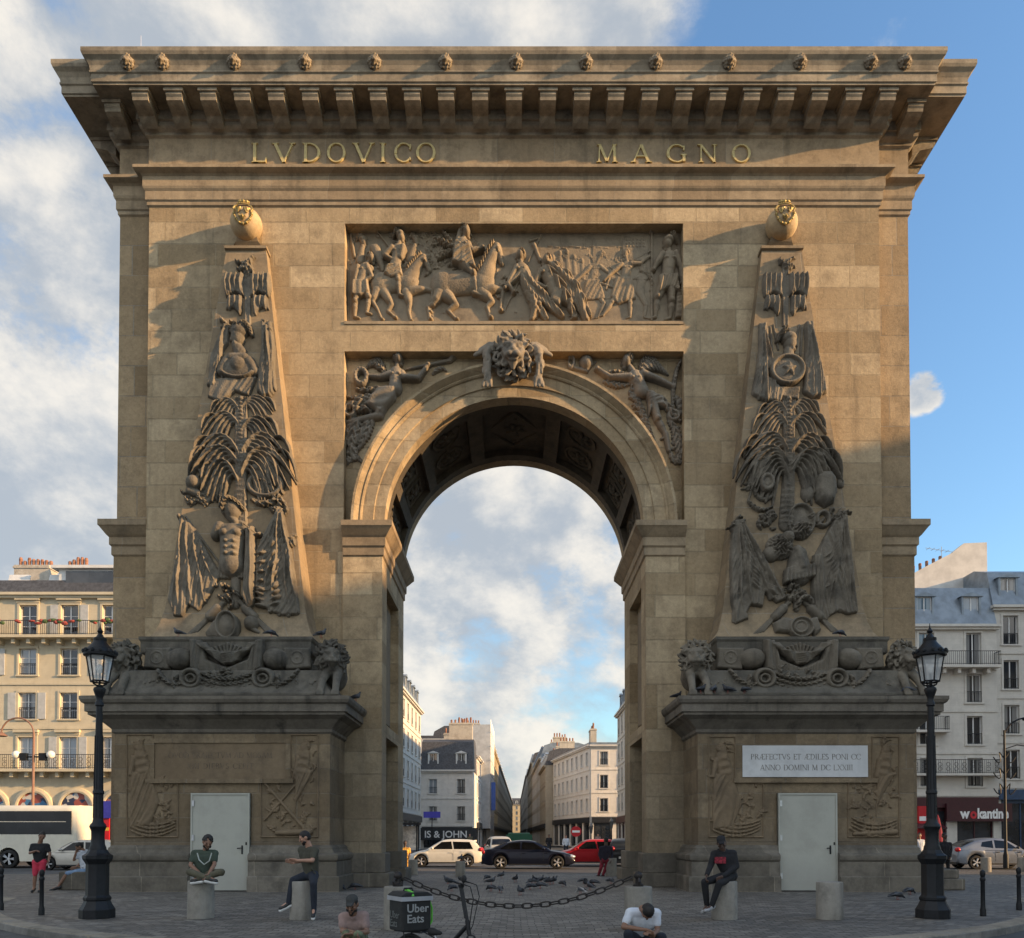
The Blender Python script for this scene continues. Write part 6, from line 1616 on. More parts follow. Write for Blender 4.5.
# chain brackets and chain
def bracket(o, label):
    m = MB(); x, y, z = 0, 0, .7
    m.lathe([(.09,z),(.09,z+.03),(.05,z+.05),(.045,z+.12),(.07,z+.15),(.075,z+.19),(.05,z+.23),(.0,z+.25)], n=14)
    for s in (-1, 1): m.tube([(s*.05,0,z+.1),(s*.12,0,z+.13),(s*.17,0,z+.08),(s*.14,0,z+.02)], .02, 6)
    b = m.build('chain_bracket', IRONC, o, 40); return b
for o in (B5, B6):
    o.data = SBM.copy(); bracket(o, '')
def catenary(A, B, sag, n):
    A, B = Vector(A), Vector(B); return [A.lerp(B, i/n) - Vector((0,0,sag*4*(i/n)*(1-i/n))) for i in range(n+1)]
def chain(A, B, sag, nl, label):
    root = empty('hanging_chain', A, 0, label, 'chain')
    pts_ = catenary((0,0,0), Vector(B)-Vector(A), sag, nl)
    link = MB(); Lk = (Vector(B)-Vector(A)).length/nl*1.28
    pp = []
    for k in range(20):
        a = 2*math.pi*k/20; pp.append((Lk/2*.93*math.copysign(abs(math.cos(a))**.7, math.cos(a)), .042*math.copysign(abs(math.sin(a))**.7, math.sin(a)), 0))
    link.tube(pp+[pp[0]], .0135, 6, caps=False); lm = link.mesh('chain_link', 60); lm.materials.append(IRONC)
    for i in range(nl):
        p, q = pts_[i], pts_[i+1]; d = (q-p).normalized()
        o = bpy.data.objects.new('link', lm); COL.objects.link(o); o.parent = root
        o.rotation_mode = 'QUATERNION'; o.rotation_quaternion = d.to_track_quat('X', 'Z') @ Matrix.Rotation(R(90*(i % 2)+20), 3, 'X').to_quaternion(); o.location = (p+q)/2
    return root
a5 = B5.location; a6 = B6.location
chain((a5.x+.1, a5.y, .84), (a6.x-.1, a6.y, .86), .47, 25, 'heavy iron chain sagging between two stone bollards in front of the archway')
# --- slim iron posts near the kerb
def iron_post():
    m = MB(); m.lathe([(.055,0),(.055,.12),(.045,.15),(.04,.2),(.038,.66),(.05,.68),(.05,.72),(.036,.74),(.045,.78),(.05,.82),(.04,.86),(.0,.885)], n=14); me = m.mesh('iron_post', 40); me.materials.append(IRON); return me
IP = iron_post()
for px, py, lab in ((42.5, 915, 'slim black iron post at the kerb next to the man in red shorts'), (2, 910, 'slim black iron post at the far left edge of the photo'), (982, 916, 'slim black iron post standing right of the right lamp'), (1018, 910, 'slim black iron post nearest the right edge of the photo')):
    d = EYE/((py-836)/F); o = bpy.data.objects.new('iron_post', IP); COL.objects.link(o); o.location = ((px-PPX)/F*d, d-D, .004); tag(o, lab, 'post', 'slim black iron posts along the kerb')
# --- stone step block behind left lamp (bench) where a man leans
m = MB(); x0, z0 = at(66, 892, -1.2); x1, _ = at(92, 892, -1.2)
tag(m.box(x0, x1+.6, -1.6, -.6, .004, .52).build('stone_block', ST_BASE, None, bevel=.03), 'low stone block beside the left pedestal where a man in blue shorts sits', 'stone block')
x0, z0 = at(946, 892, -1.2); x1, _ = at(958, 892, -1.2); m = MB(); m.box(x0-.6, x1, -1.6, -.6, .004, .32); m.box(x0-.6, x1-.12, -1.5, -.7, .323, .58)
m.build('stone_block', ST_BASE, None, bevel=.03); tag(COL.objects[-1] if False else bpy.data.objects['stone_block.001'], 'stepped stone block beside the right pedestal behind the right lamp', 'stone block')
# --- thin modern lamps behind
def swan_lamp(px, py_top, y, label, flip=1):
    x, zt = at(px, py_top, y); root = empty('lamp_post', (x, y, .01), 0, label, 'lamp post')
    m = MB(); r_ = .9; pts_ = [(0,0,0), (0,0,zt-r_)] + [(-flip*(r_-r_*math.cos(R(a))), 0, zt-r_+r_*math.sin(R(a))) for a in range(15, 181, 15)]
    m.tube(pts_, [.09, .06]+[.045]*(len(pts_)-2), 8); m.build('pole', root and plain('brown_lamp_paint', (.22,.12,.08), .5, .1, .1, 3), root, 40)
    e = pts_[-1]; mm = MB(); mm.lathe([(.05,.12),(.1,.1),(.3,-.05),(.32,-.1),(.2,-.14),(0,-.15)], (e[0], e[1], e[2]), 14); mm.build('lamp_head', plain('brown_lamp_paint', (.22,.12,.08)), root, 50)
    return root, zt
lp, zt = swan_lamp(34, 718, 20, 'slender brown lamp post with swan neck in front of the cream block')
m = MB(); _, zz_ = at(34, 757, 20)
m.tube([(-1.0,0,zz_),(1.0,0,zz_)], .04, 6); m.box(-.7,-.35,-.12,.12,zz_-.2,zz_+.2); m.box(.35,.7,-.12,.12,zz_-.2,zz_+.2); m.build('spot_bar', IRON, lp)
m = MB(); m.ball((-.95,0,zz_+.12), .22, 12, 8); m.ball((.95,0,zz_+.12), .22, 12, 8); m.build('globe_light', plain('opal_globe', (.75,.73,.66), .35), lp, 180)
# scrolled lamp in front of the restaurant
x, zt = at(1004, 718, 14); root = empty('lamp_post', (x, 14, .01), 0, 'tall black scrolled lamp post in front of the restaurant', 'lamp post')
m = MB(); m.lathe([(.12,0),(.12,.6),(.07,.8),(.055,zt*.7),(.045,zt-.6)], n=10); m.build('pole', IRON, root, 40)
m = MB()
m.tube([(0,0,zt-.6)]+[(1.1-1.1*math.cos(R(a)), 0, zt-1.0+1.0*math.sin(R(a))) for a in range(20, 100, 16)], .04, 6)
for q in range(3):
    z = zt-1.9-.75*q
    for s in (-1, 1): m.tube([(s*(.05+.35*t/7+.1*math.sin(t*.9)), 0, z+.26*math.sin(t*.8)) for t in range(9)], .028, 5)
m.tube([(0,0,zt-1.5),(.6,0,zt-1.3),(1.0,0,zt-1.35)], .028, 5); m.build('scroll_bracket', IRON, root)
m = MB().lathe([(.1,.1),(.28,0),(.22,-.1),(0,-.14)], (1.15, 0, zt-.02), 12); m.build('lamp_head', IRON, root, 40)
# --- little lantern lamp, no entry sign, traffic signs beyond the arch
def small_lantern(px, pyt, pyb, label):
    y = 52; x, zt = at(px, pyt, y); root = empty('lamp_post', (x, y, .01), 0, label, 'lamp post'); m = MB(); m.lathe([(.14,0),(.14,.8),(.07,1.0),(.05,zt-1.1)], n=10); m.build('pole', IRON, root, 40)
    m = MB(); m.lathe([(.1,zt-1.1),(.2,zt-.45),(.23,zt-.42),(.12,zt-.2),(.04,zt-.1),(.0,zt)], n=6); m.build('lantern', plain('dim_lantern', (.1,.1,.1), .2), root); return root
small_lantern(611.5, 817, 850, 'small black lantern lamp beyond the arch near the right pier')
small_lantern(591, 822, 850, 'small dark lamp with a round head in front of the white corner house')
def road_sign(px, py, y, r, label, face, bar, pole_h=None):
    x, z = at(px, py, y); root = empty('road_sign', (x, y, 0), 0, label, 'road sign'); m = MB().tube([(0,.04,-.1),(0,.04,z+r)], .035, 8); m.build('pole', STEEL, root)
    m = MB(); m.lathe([(r,-.02),(r,.01)], (0,0,z), 28, 'y'); d = m.build('sign_disc', face, root)
    if bar: MB().box(-r*.72, r*.72, -.026, -.021, z-r*.2, z+r*.2).build('sign_bar', WHITEL, d)
    return root
REDS = plain('sign_red', (.45,.012,.02), .4, 0, .05, 3)
road_sign(576, 831.5, 40, .42, 'round red no entry sign with a white bar at the street mouth', REDS, True)
m = MB(); x, z = at(576, 831.5, 40); 
x, z = at(432, 815, 47); root = empty('street_name_sign', (x, 47, 0), 0, 'small dark blue sign high on a post at the left edge of the archway', 'sign'); MB().tube([(0,.05,0),(0,.05,z+.3)], .04, 6).build('pole', IRON, root); MB().box(-.75,.75,-.03,.0,z-.25,z+.3).build('sign_plate', plain('sign_blue', (.03,.03,.30), .4), root)
# news kiosk / shop stall at the far left of the view
x, z = at(412, 850, 46); root = empty('bus_shelter', (x-2.6, 46, .004), 0, 'small glazed bus shelter standing beyond the arch left of the white hatchback', 'bus shelter')
m = MB(); [m.box(a-.05,a+.05,b_-.05,b_+.05,0,2.5) for a in (0,1.5,3.0) for b_ in (0,1.2)]; m.box(-.2,3.2,-.2,1.4,2.5,2.68); m.build('shelter_frame', IRON, root); MB().box(.06,1.44,1.17,1.2,.3,2.4).build('glass_panel', LGLASS, root); MB().box(1.56,2.94,1.17,1.2,.3,2.4).build('poster_panel', plain('poster_paper', (.5,.46,.4), .5, 0, .4, 3), root)
# --- colourful shop signs beside the coach
x, z = at(100, 815, 27.6)
m = MB(); root = empty('shop_sign', (x, 27.9, 0), 0, 'red and yellow shop sign beside the coach behind the left lamp', 'shop sign'); MB().box(-.9,.5,-.12,.0,z-1.6,z+.4).build('sign_panel', REDS, root); MB().box(-.9,.5,-.13,-.121,z-1.0,z-.8).build('sign_stripe', plain('yellow_stripe', (.6,.42,.05), .5), root); MB().box(.1,.7,-.3,-.14,z-.2,z+.9).build('blue_sign', plain('sign_blue', (.03,.05,.3)), root); MB().box(-.9,-.8,-.1,0,0,z-1.6).build('sign_post', IRON, root)
# restaurant terrace: dark red parasol & menu board behind the right lamp
x, z = at(944, 820, 26); root = empty('cafe_parasol', (x-.4, 26, .005), 0, 'closed dark red cafe parasol behind the right lamp', 'parasol'); m = MB(); m.lathe([(.05,.0),(.05,.9)], n=8); m.build('pole', IRON, root); m = MB()
m.lathe([(.12,.9),(.3,1.2),(.26,1.8),(.12,2.6),(.03,2.85)], n=10); m.build('canopy', plain('parasol_red', (.16,.012,.03), .9, 0, .2, 4), root, 30)
x, z = at(923, 812, 30.6); root = empty('wall_sign', (x, 30.6, 0), 0, 'bright red upright shop sign beside the right pedestal', 'shop sign'); MB().box(-.35,.2,-.1,.2,.02,z+.4).build('sign_panel', REDS, root); MB().box(-.3,.15,-.108,-.101,z-.6,z-.3).build('sign_stripe', WHITEL, root)
# ================================================================ VEHICLES
def paintm(name, c, metal=.0, rough=.34, coat=.18):
    m, nt, b = nodes_of(name); tc = N(nt, 'TexCoord').outputs['Object']
    n = noise(nt, tc, 3, 4); nt.links.new(mixc(nt, ramp(nt, n, .35, .7), tuple(x*.92 for x in c), c), b.inputs['Base Color'])
    nt.links.new(mathn(nt, 'ADD', mathn(nt, 'MULTIPLY', n, .12), rough-.06), b.inputs['Roughness']); b.inputs['Metallic'].default_value = metal; b.inputs['Specular IOR Level'].default_value = .22; b.inputs['Coat Weight'].default_value = coat; b.inputs['Coat Roughness'].default_value = .08; return m
TYRE = plain('tyre_rubber', (.018,.018,.018), .85, 0, .2, 8); RIM = plain('alloy_rim', (.6,.61,.62), .35, .5, .1, 6); UNDER = plain('underbody_black', (.012,.012,.013), .8, 0, .2, 5)
HEADL = plain('headlight_lens', (.6,.62,.64), .1, .3, .1, 4); TAILL = plain('taillight_lens', (.42,.01,.012), .15, 0, .15, 5); PLATE = plain('number_plate', (.6,.6,.56), .5, 0, .05, 4); CHROME = plain('chrome_trim', (.6,.6,.6), .15, 1, .05, 5); TRIMB = plain('black_trim', (.016,.016,.017), .5, 0, .2, 6)
def lerpp(P, x):
    if x <= P[0][0]: return P[0][1]
    for (a, b), (c, d) in zip(P, P[1:]):
        if x <= c:
            t = (x-a)/(c-a+1e-9); return b+(d-b)*t
    return P[-1][1]
def smoothP(P, n=3):
    for _ in range(n):
        Q = [P[0]]
        for (a, b) in zip(P, P[1:]): Q += [(a[0]*.75+b[0]*.25, a[1]*.75+b[1]*.25), (a[0]*.25+b[0]*.75, a[1]*.25+b[1]*.75)]
        P = Q+[P[-1]]
    return P
def wheel_mb(r, w):
    t = MB(); t.lathe([(r*.66,-w/2),(r*.9,-w/2),(r*.98,-w/2+.03),(r,-w/4),(r,w/4),(r*.98,w/2-.03),(r*.9,w/2),(r*.66,w/2),(r*.66,-w/2)], n=28, axis='y')
    m = MB(); m.lathe([(r*.67,-w*.3),(r*.67,-w/2+.005),(r*.62,-w/2+.0),(r*.6,-w*.3)], n=28, axis='y')
    for k in range(5):
        for s in (-.13, .13):
            a = 2*math.pi*k/5; m.tube([(.03*math.cos(a), -w/2+.02, .03*math.sin(a)), (r*.62*math.cos(a+s), -w/2+.01, r*.62*math.sin(a+s))], r*.085, 5)
    m.lathe([(r*.15,-w/2),(r*.13,-w/2-.012),(0,-w/2-.014)], n=12, axis='y')
    d = MB(); d.lathe([(r*.6,-w*.28),(0,-w*.27)], n=20, axis='y')
    return t, m, d
def car(name, label, cat, loc, rz, paint, L=4.1, W=1.75, top=(), roof=(), belt=.9, cab=(), axles=(-1.25,1.3), wr=.31, winsL=(), zb=.2, rear_win=None, front_win=None, tail=None, group='cars on the boulevard', trim=None, head=None, door_x=(), roofbar=False):
    """top: (x,z) body line without cabin; roof: (x,z) cabin profile; front is +x"""
    root = empty(name, loc, rz, label, cat, group)
    top = smoothP(list(top), 2); rf = smoothP(list(roof), 2); hl = L/2; hw = W/2
    def plan(x): 
        u = abs(x)/hl; return hw*(1-.2*max(0, (u-.62)/.38)**2.2)
    xs = sorted(set([round(-hl+.01+i*(L-.02)/96, 4) for i in range(97)]))
    rows = []
    for x in xs:
        z1 = lerpp(top, x); u = abs(x)/hl; z0 = zb+.12*max(0, (u-.8)/.2)**2
        for a in axles:
            d = abs(x-a); Ra = wr+.065
            if d < Ra: z0 = max(z0, wr+math.sqrt(Ra*Ra-d*d))
        z0 = min(z0, z1-.06); w_ = plan(x); h = z1-z0
        sec = [(0, z0), (w_*.9, z0), (w_*.975, z0+min(.05, h*.2)), (w_*1.0, z0+h*.35), (w_*.995, z0+h*.62), (w_*.965, z0+h*.82), (w_*.90, z1-.02), (w_*.78, z1+.0), (w_*.4, z1+.025), (0, z1+.03)]
        full = [(x, y, z) for (y, z) in sec]+[(x, -y, z) for (y, z) in sec[::-1][1:-1]]
        rows.append(full+[full[0]])
    m = MB().grid(rows); n = len(rows[0])
    m.add(rows[0][:-1], [tuple(range(n-1))]); m.add(rows[-1][:-1], [tuple(range(n-1))[::-1]])
    body = m.build('body', paint, root, 38); body.data.materials.append(UNDER)
    nf = len(xs)-1
    for i, p in enumerate(body.data.polygons):
        if i < nf*(n-1) and (i % (n-1)) in (0, n-2): p.material_index = 1
    MB().box(-hl+.35, hl-.35, -hw*.78, hw*.78, zb+.02, wr+.36).build('underbody', UNDER, root)
    # cabin
    zr = max(z for _, z in rf)
    def yw(x, z): return plan(x)*.93 - (z-belt)/(zr-belt+1e-6)*hw*.235
    x0, x1 = rf[0][0], rf[-1][0]; rows = []
    for i in range(61):
        x = x0+(x1-x0)*i/60; z = lerpp(rf, x); zb_ = min(lerpp(top, x), belt)-.06
        sec = [(yw(x, zb_), zb_), (yw(x, (z+zb_)/2), (z+zb_)/2), (yw(x, z-.05), z-.05), (yw(x, z)-.035, z-.015), (yw(x, z)-.1, z), (yw(x, z)*.5, z+.02), (0, z+.025)]
        rows.append([(x, y, zz) for (y, zz) in sec]+[(x, -y, zz) for (y, zz) in sec[::-1][1:]])
    MB().grid(rows).build('cabin', paint, root, 40)
    # side glass
    for s in (-1, 1):
        for q in winsL:
            P = [[(x, s*(yw(x, z)+.006), z) for x in [q[0][0]+(q[1][0]-q[0][0])*i/6 for i in range(7)] for z in [0]] for _ in ()]
            (ax, az), (bx, bz), (cx, cz), (dx, dz) = q     # bottom left, bottom right, top right, top left
            rows = []
            for j in range(5):
                t = j/4; r_ = []
                for i in range(9):
                    u = i/8; xb, zb2 = ax+(bx-ax)*u, az+(bz-az)*u; xt, zt = dx+(cx-dx)*u, dz+(cz-dz)*u
                    x = xb+(xt-xb)*t; z = zb2+(zt-zb2)*t; r_.append((x, s*(yw(x, z)+.007), z))
                rows.append(r_)
            MB().grid(rows, flip=s > 0).build('side_window', CGLASS, root, 180)
    def screen(nm, xa, xb, k=.86):
        rows = []
        for i in range(9):
            x = xa+(xb-xa)*i/8; z = lerpp(rf, x)+.022; y = (yw(x, z)-.05)*k/.9
            rows.append([(x+(.012 if nm == 'windscreen' else -.012), y*t, z+.004-.012*abs(t)**2) for t in (-1,-.66,-.33,0,.33,.66,1)])
        MB().grid(rows, flip=False).build(nm, CGLASS, root, 180)
    if front_win: screen('windscreen', *front_win)
    if rear_win: screen('rear_window', *rear_win)
    for a in axles:
        for s in (-1, 1):
            t, rm, d = wheel_mb(wr, .2); M_ = Matrix.Translation((a, s*(hw-.115), wr)) @ (Matrix.Rotation(math.pi, 4, 'Z') if s > 0 else Matrix())
            o = t.build('wheel', TYRE, root, 40); o.matrix_local = M_
            rm.build('rim', RIM, o, 40); d.build('brake_disc', UNDER, o)
    for s in (-1, 1):
        hz = head or lerpp(top, hl-.25)-.1
        o = MB().ball((hl-.17, s*plan(hl-.17)*.78, hz), (.2, .17, .085), 12, 8).build('headlight', HEADL, root, 180)
        tz = tail or lerpp(top, -hl+.1)-.1
        MB().ball((-hl+.1, s*plan(-hl+.1)*.83, tz), (.1 if not tail else .13, .17, .12), 12, 8).build('taillight', TAILL, root, 180)
        xm = front_win[0] if front_win else .5
        mb_ = MB().ball((xm-.22, s*(plan(xm)+.07), belt+.07), (.085, .1, .07), 10, 7); mb_.build('mirror', trim or paint, root, 180)
        for x in door_x:
            MB().box(x-.006, x+.006, s*(plan(x)*.999)-.004, s*(plan(x)*.999)+.004, zb+.18, belt-.1).build('door_seam', UNDER, root)
            MB().box(x+.06, x+.22, s*plan(x)*.985-.02, s*plan(x)*.985+.02, belt-.17, belt-.135).build('door_handle', trim or paint, root)
        MB().box(axles[0]+wr+.1, axles[1]-wr-.1, s*hw*.985-.02, s*hw*.985+.015, zb-.0, zb+.07).build('sill', TRIMB, root)
    MB().box(hl-.05, hl+.012, -.45, .45, .36, .52).build('grille', TRIMB, root); MB().box(hl+.0, hl+.02, -.26, .26, .37, .47).build('number_plate', PLATE, root)
    MB().box(-hl-.015, -hl+.03, -.26, .26, .46, .57).build('number_plate', PLATE, root)
    MB().box(-hl-.01, -hl+.1, -hw*.7, hw*.7, .24, .36).build('rear_bumper', TRIMB, root)
    return root
WHITEP = paintm('pearl_white_paint', (.66,.64,.57)); NAVY = paintm('midnight_navy_paint', (.008,.010,.022), .2); REDP = paintm('bright_red_paint', (.42,.012,.018)); SILV = paintm('grey_silver_paint', (.21,.23,.26), .5, .35); CHAMP = paintm('champagne_paint', (.50,.47,.41), .3); BLACKP = paintm('black_paint', (.012,.012,.013)); CREAM = paintm('cream_coach_paint', (.70,.66,.55), 0, .4); GREENP = paintm('green_truck_paint', (.012,.085,.045))
def hatch(label, loc, rz, paint, sc_=1, **k):
    return car('parked_car' if False else 'hatchback_car', label, 'car', loc, rz, paint, L=4.0, W=1.72, belt=.93, zb=.2, wr=.31, axles=(-1.2, 1.27),
        top=[(-2.0,.55),(-1.97,.85),(-1.9,.95),(-1.5,.96),(.6,.93),(.95,.92),(1.6,.78),(1.88,.66),(1.99,.5),(2.0,.4)],
        roof=[(-1.93,.93),(-1.72,1.28),(-1.5,1.42),(-.9,1.47),(-.1,1.465),(.25,1.40),(.95,.96),(1.02,.9)],
        winsL=[((-1.52,.96),(-.5,.96),(-.42,1.36),(-1.32,1.34)), ((-.42,.96),(.68,.95),(.17,1.34),(-.34,1.37))], rear_win=(-1.86,-1.62), front_win=(.88,.3), tail=.93, door_x=(-.45,), **k)
gx = lambda px, y: (px-PPX)/F*(y+D)
# white hatchback, nose to the left
y_ = 19.6; hatch('white hatchback car driving left in front of the black shop awning', (gx(446, y_), y_, ROADZ), math.pi, WHITEP, trim=None)
x_ = gx(446, y_); 
y_ = 16.9
car('saloon_car', 'dark navy saloon car crossing the middle of the archway', 'car', (gx(528, y_), y_, ROADZ), 0, NAVY, L=4.7, W=1.8, belt=.95, zb=.19, wr=.335, axles=(-1.4, 1.45),
    top=[(-2.35,.5),(-2.33,.85),(-2.2,1.0),(-1.7,1.03),(-1.2,1.0),(.7,.96),(1.05,.95),(1.75,.85),(2.15,.72),(2.33,.55),(2.35,.4)],
    roof=[(-1.95,.98),(-1.6,1.12),(-1.0,1.36),(-.5,1.43),(0,1.44),(.35,1.38),(1.0,1.04),(1.15,.92)],
    winsL=[((-1.42,1.0),(-.42,.99),(-.4,1.35),(-.98,1.30)), ((-.33,.99),(.78,.98),(.3,1.31),(-.3,1.36))], rear_win=(-1.7,-1.05), front_win=(.98,.4), door_x=(-.36, .75))
y_ = 20.5; hatch('red hatchback car behind the nose of the navy saloon', (gx(588, y_), y_, ROADZ), math.pi, REDP)
y_ = 18.5; car('saloon_car', 'dark car with bright red tail lights half hidden by the right pier', 'car', (gx(629, y_), y_+2, ROADZ), R(82), BLACKP, L=4.3, W=1.78, belt=.93, zb=.2, wr=.32, axles=(-1.28, 1.33),
    top=[(-2.15,.55),(-2.12,.9),(-2.0,1.0),(-1.5,1.02),(.7,.95),(1.0,.94),(1.7,.82),(2.05,.66),(2.15,.45)], roof=[(-1.98,.97),(-1.7,1.3),(-1.4,1.46),(-.7,1.52),(0,1.5),(.35,1.42),(1.0,.99),(1.1,.92)],
    winsL=[((-1.45,1.0),(-.42,.99),(-.4,1.4),(-1.25,1.36)), ((-.33,.99),(.75,.97),(.25,1.36),(-.3,1.41))], rear_win=(-1.9,-1.62), front_win=(.92,.4), tail=1.0)
y_ = 31; car('estate_car', 'silver car waiting in the street behind the navy saloon', 'car', (gx(500, y_), y_, ROADZ), R(-80), CHAMP, L=4.3, W=1.78, belt=.93, zb=.2, wr=.32, axles=(-1.28, 1.33),
    top=[(-2.15,.55),(-2.12,.9),(-2.0,1.0),(-1.5,1.02),(.7,.95),(1.0,.94),(1.7,.82),(2.05,.66),(2.15,.45)], roof=[(-1.98,.97),(-1.7,1.3),(-1.4,1.5),(-.7,1.62),(0,1.6),(.35,1.5),(1.0,.99),(1.1,.92)],
    winsL=[((-1.45,1.0),(-.42,.99),(-.4,1.45),(-1.25,1.42)), ((-.33,.99),(.75,.97),(.25,1.42),(-.3,1.46))], rear_win=(-1.9,-1.62), front_win=(.92,.4), tail=1.0)
SUVP = dict(L=4.36, W=1.8, belt=1.02, zb=.24, wr=.345, axles=(-1.28, 1.36),
    top=[(-2.18,.6),(-2.16,.85),(-2.05,1.02),(-1.7,1.08),(-1.0,1.02),(.6,1.0),(.95,1.0),(1.6,.93),(2.0,.8),(2.16,.6),(2.18,.45)],
    roof=[(-2.0,1.05),(-1.75,1.2),(-1.25,1.42),(-.6,1.54),(0,1.555),(.35,1.49),(1.0,1.08),(1.1,.98)],
    winsL=[((-1.0,1.14),(-.4,1.06),(-.38,1.44),(-.9,1.36)), ((-.3,1.06),(.78,1.04),(.3,1.41),(-.28,1.46))], rear_win=(-1.9,-1.2), front_win=(.95,.4), tail=.98)
y_ = 16.6; car('crossover_car', 'grey silver crossover car in front of the dark red restaurant', 'car', (gx(991.5, y_), y_, ROADZ), 0, SILV, door_x=(-.34, .75), trim=TRIMB, **SUVP)
y_ = 15.6; hatch('champagne silver car beside the coach behind the man in red shorts', (gx(84, y_), y_, ROADZ), math.pi, CHAMP)
# coach
def coach(label, loc, rz):
    root = empty('coach', loc, rz, label, 'coach'); L, W, H = 12.0, 2.5, 3.25
    def rr(z): return 1-.05*max(0, (z-2.6)/.65)**2
    prof = [(.35,1.0),(.6,1.0),(1.5,1.0),(2.2,1.0),(2.8,.985),(3.05,.955),(3.18,.9),(3.25,.8)]
    xs = [-6.0+.05*i for i in range(241)]; rows = []
    for x in xs:
        u = max(0, (abs(x)-5.5)/.5); kx = 1-.12*u**2; z0 = .35
        for a in (-2.55, 2.75):
            d = abs(x-a)
            if d < .58: z0 = max(z0, .48+math.sqrt(.58**2-d*d))
        sec = []
        for (z, k) in prof:
            zz = max(z, z0)
            slant = 0
            sec.append((W/2*k*kx, zz))
        full = [(x, 0, z0)]+[(x, y, z) for y, z in sec]+[(x, 0, 3.27)]+[(x, -y, z) for y, z in sec[::-1]]
        full = [(px_-(max(0, pz-1.2)*.28*u if px_ > 5 else 0), py_, pz) for (px_, py_, pz) in full]
        rows.append(full+[full[0]])
    m = MB().grid(rows); n = len(rows[0]); m.add(rows[0][:-1], [tuple(range(n-1))]); m.add(rows[-1][:-1], [tuple(range(n-1))[::-1]])
    m.build('body', CREAM, root, 35)
    g = MB()
    for s in (-1, 1):
        y = s*(W/2*.992+.006)
        P_ = [(-5.8,1.78),(4.95,1.78),(5.2,1.9),(5.32,2.2),(5.42,2.95),(-5.8,2.95)]
        rows = [[(x, s*(W/2*(1 if z < 2.2 else .985)+.012), z) for (x, z) in ((-5.8,zz),(-3,zz),(0,zz),(3,zz),(4.7+.75*min(1, ((zz-1.6)/1.35))**.5,zz))] for zz in (1.75,1.9,2.1,2.4,2.7,2.95)]
        g = MB().grid(rows, flip=s > 0); g.build('side_window', CGLASS, root)
    ws = MB().grid([[(6.02-(max(0, z-1.2)*.28)-.06*abs(t)**3, t*1.05, z) for t in (-1,-.6,-.2,.2,.6,1)] for z in (1.3,1.8,2.3,2.8)]); ws.build('windscreen', CGLASS, root)
    for a in (-2.55, 2.75):
        for s in (-1, 1):
            t, rm, d = wheel_mb(.48, .28); o = t.build('wheel', TYRE, root, 40); o.matrix_local = Matrix.Translation((a, s*(W/2-.16), .48)) @ (Matrix.Rotation(math.pi, 4, 'Z') if s > 0 else Matrix()); rm.build('rim', RIM, o, 40); d.build('hub_cover', UNDER, o)
    MB().box(-5.4, 5.4, -1.0, 1.0, .38, .95).build('underbody', UNDER, root)
    for s in (-1, 1):
        MB().ball((5.9, s*.95, .85), (.14,.2,.14), 10, 7).build('headlight', HEADL, root, 180)
        MB().tube([(5.6, s*1.2, 3.0), (6.1, s*1.35, 2.95), (6.15, s*1.35, 2.4)], .06, 6).build('mirror', TRIMB, root)
    m = MB()
    for x in (-1.9, -.3, 1.3): m.box(x-.006, x+.006, -W/2-.004, -W/2+.002, .5, 1.5)
    m.box(-5.6, 5.3, -W/2-.004, -W/2+.002, 1.55, 1.57); m.build('locker_seam', UNDER, root)
    return root
y_ = 18.6; coach('long cream white coach with a black window band parked at the left edge', (gx(88, y_)-6.0, y_, ROADZ), math.pi)
# green tipper lorry far down the street
y_ = 58; root = empty('lorry', (gx(519, y_), y_, ROADZ), R(90), 'green lorry far down the street behind the navy saloon', 'lorry')
MB().prism([(-1.2,.9),(1.2,.9),(1.2,1.75),(-1.2,1.75)], -3.2, 1.2, 'x').build('tipper_body', GREENP, root, bevel=.05)
m = MB()
for k in range(6): m.box(-3.25+.8*k, -3.15+.8*k, -1.26, 1.26, .9, 1.8)
m.build('tipper_ribs', GREENP, root); MB().box(1.35, 2.9, -1.15, 1.15, .6, 2.0).build('cab', GREENP, root, bevel=.12); MB().box(-3.1, 2.7, -.45, .45, .5, .98).build('chassis', UNDER, root); MB().box(2.9, 2.92, -1.0, 1.0, 1.3, 1.9).build('windscreen', CGLASS, root)
for a in (-2.2, -1.1, 2.1):
    for s in (-1, 1):
        t, rm, d = wheel_mb(.48, .28); o = t.build('wheel', TYRE, root, 40); o.matrix_local = Matrix.Translation((a, s*1.0, .48)) @ (Matrix.Rotation(math.pi, 4, 'Z') if s > 0 else Matrix()); rm.build('rim', RIM, o, 40)
for s in (-1, 1): MB().box(-3.28, -3.22, s*.95-.15, s*.95+.15, .8, .98).build('taillight', TAILL, root)
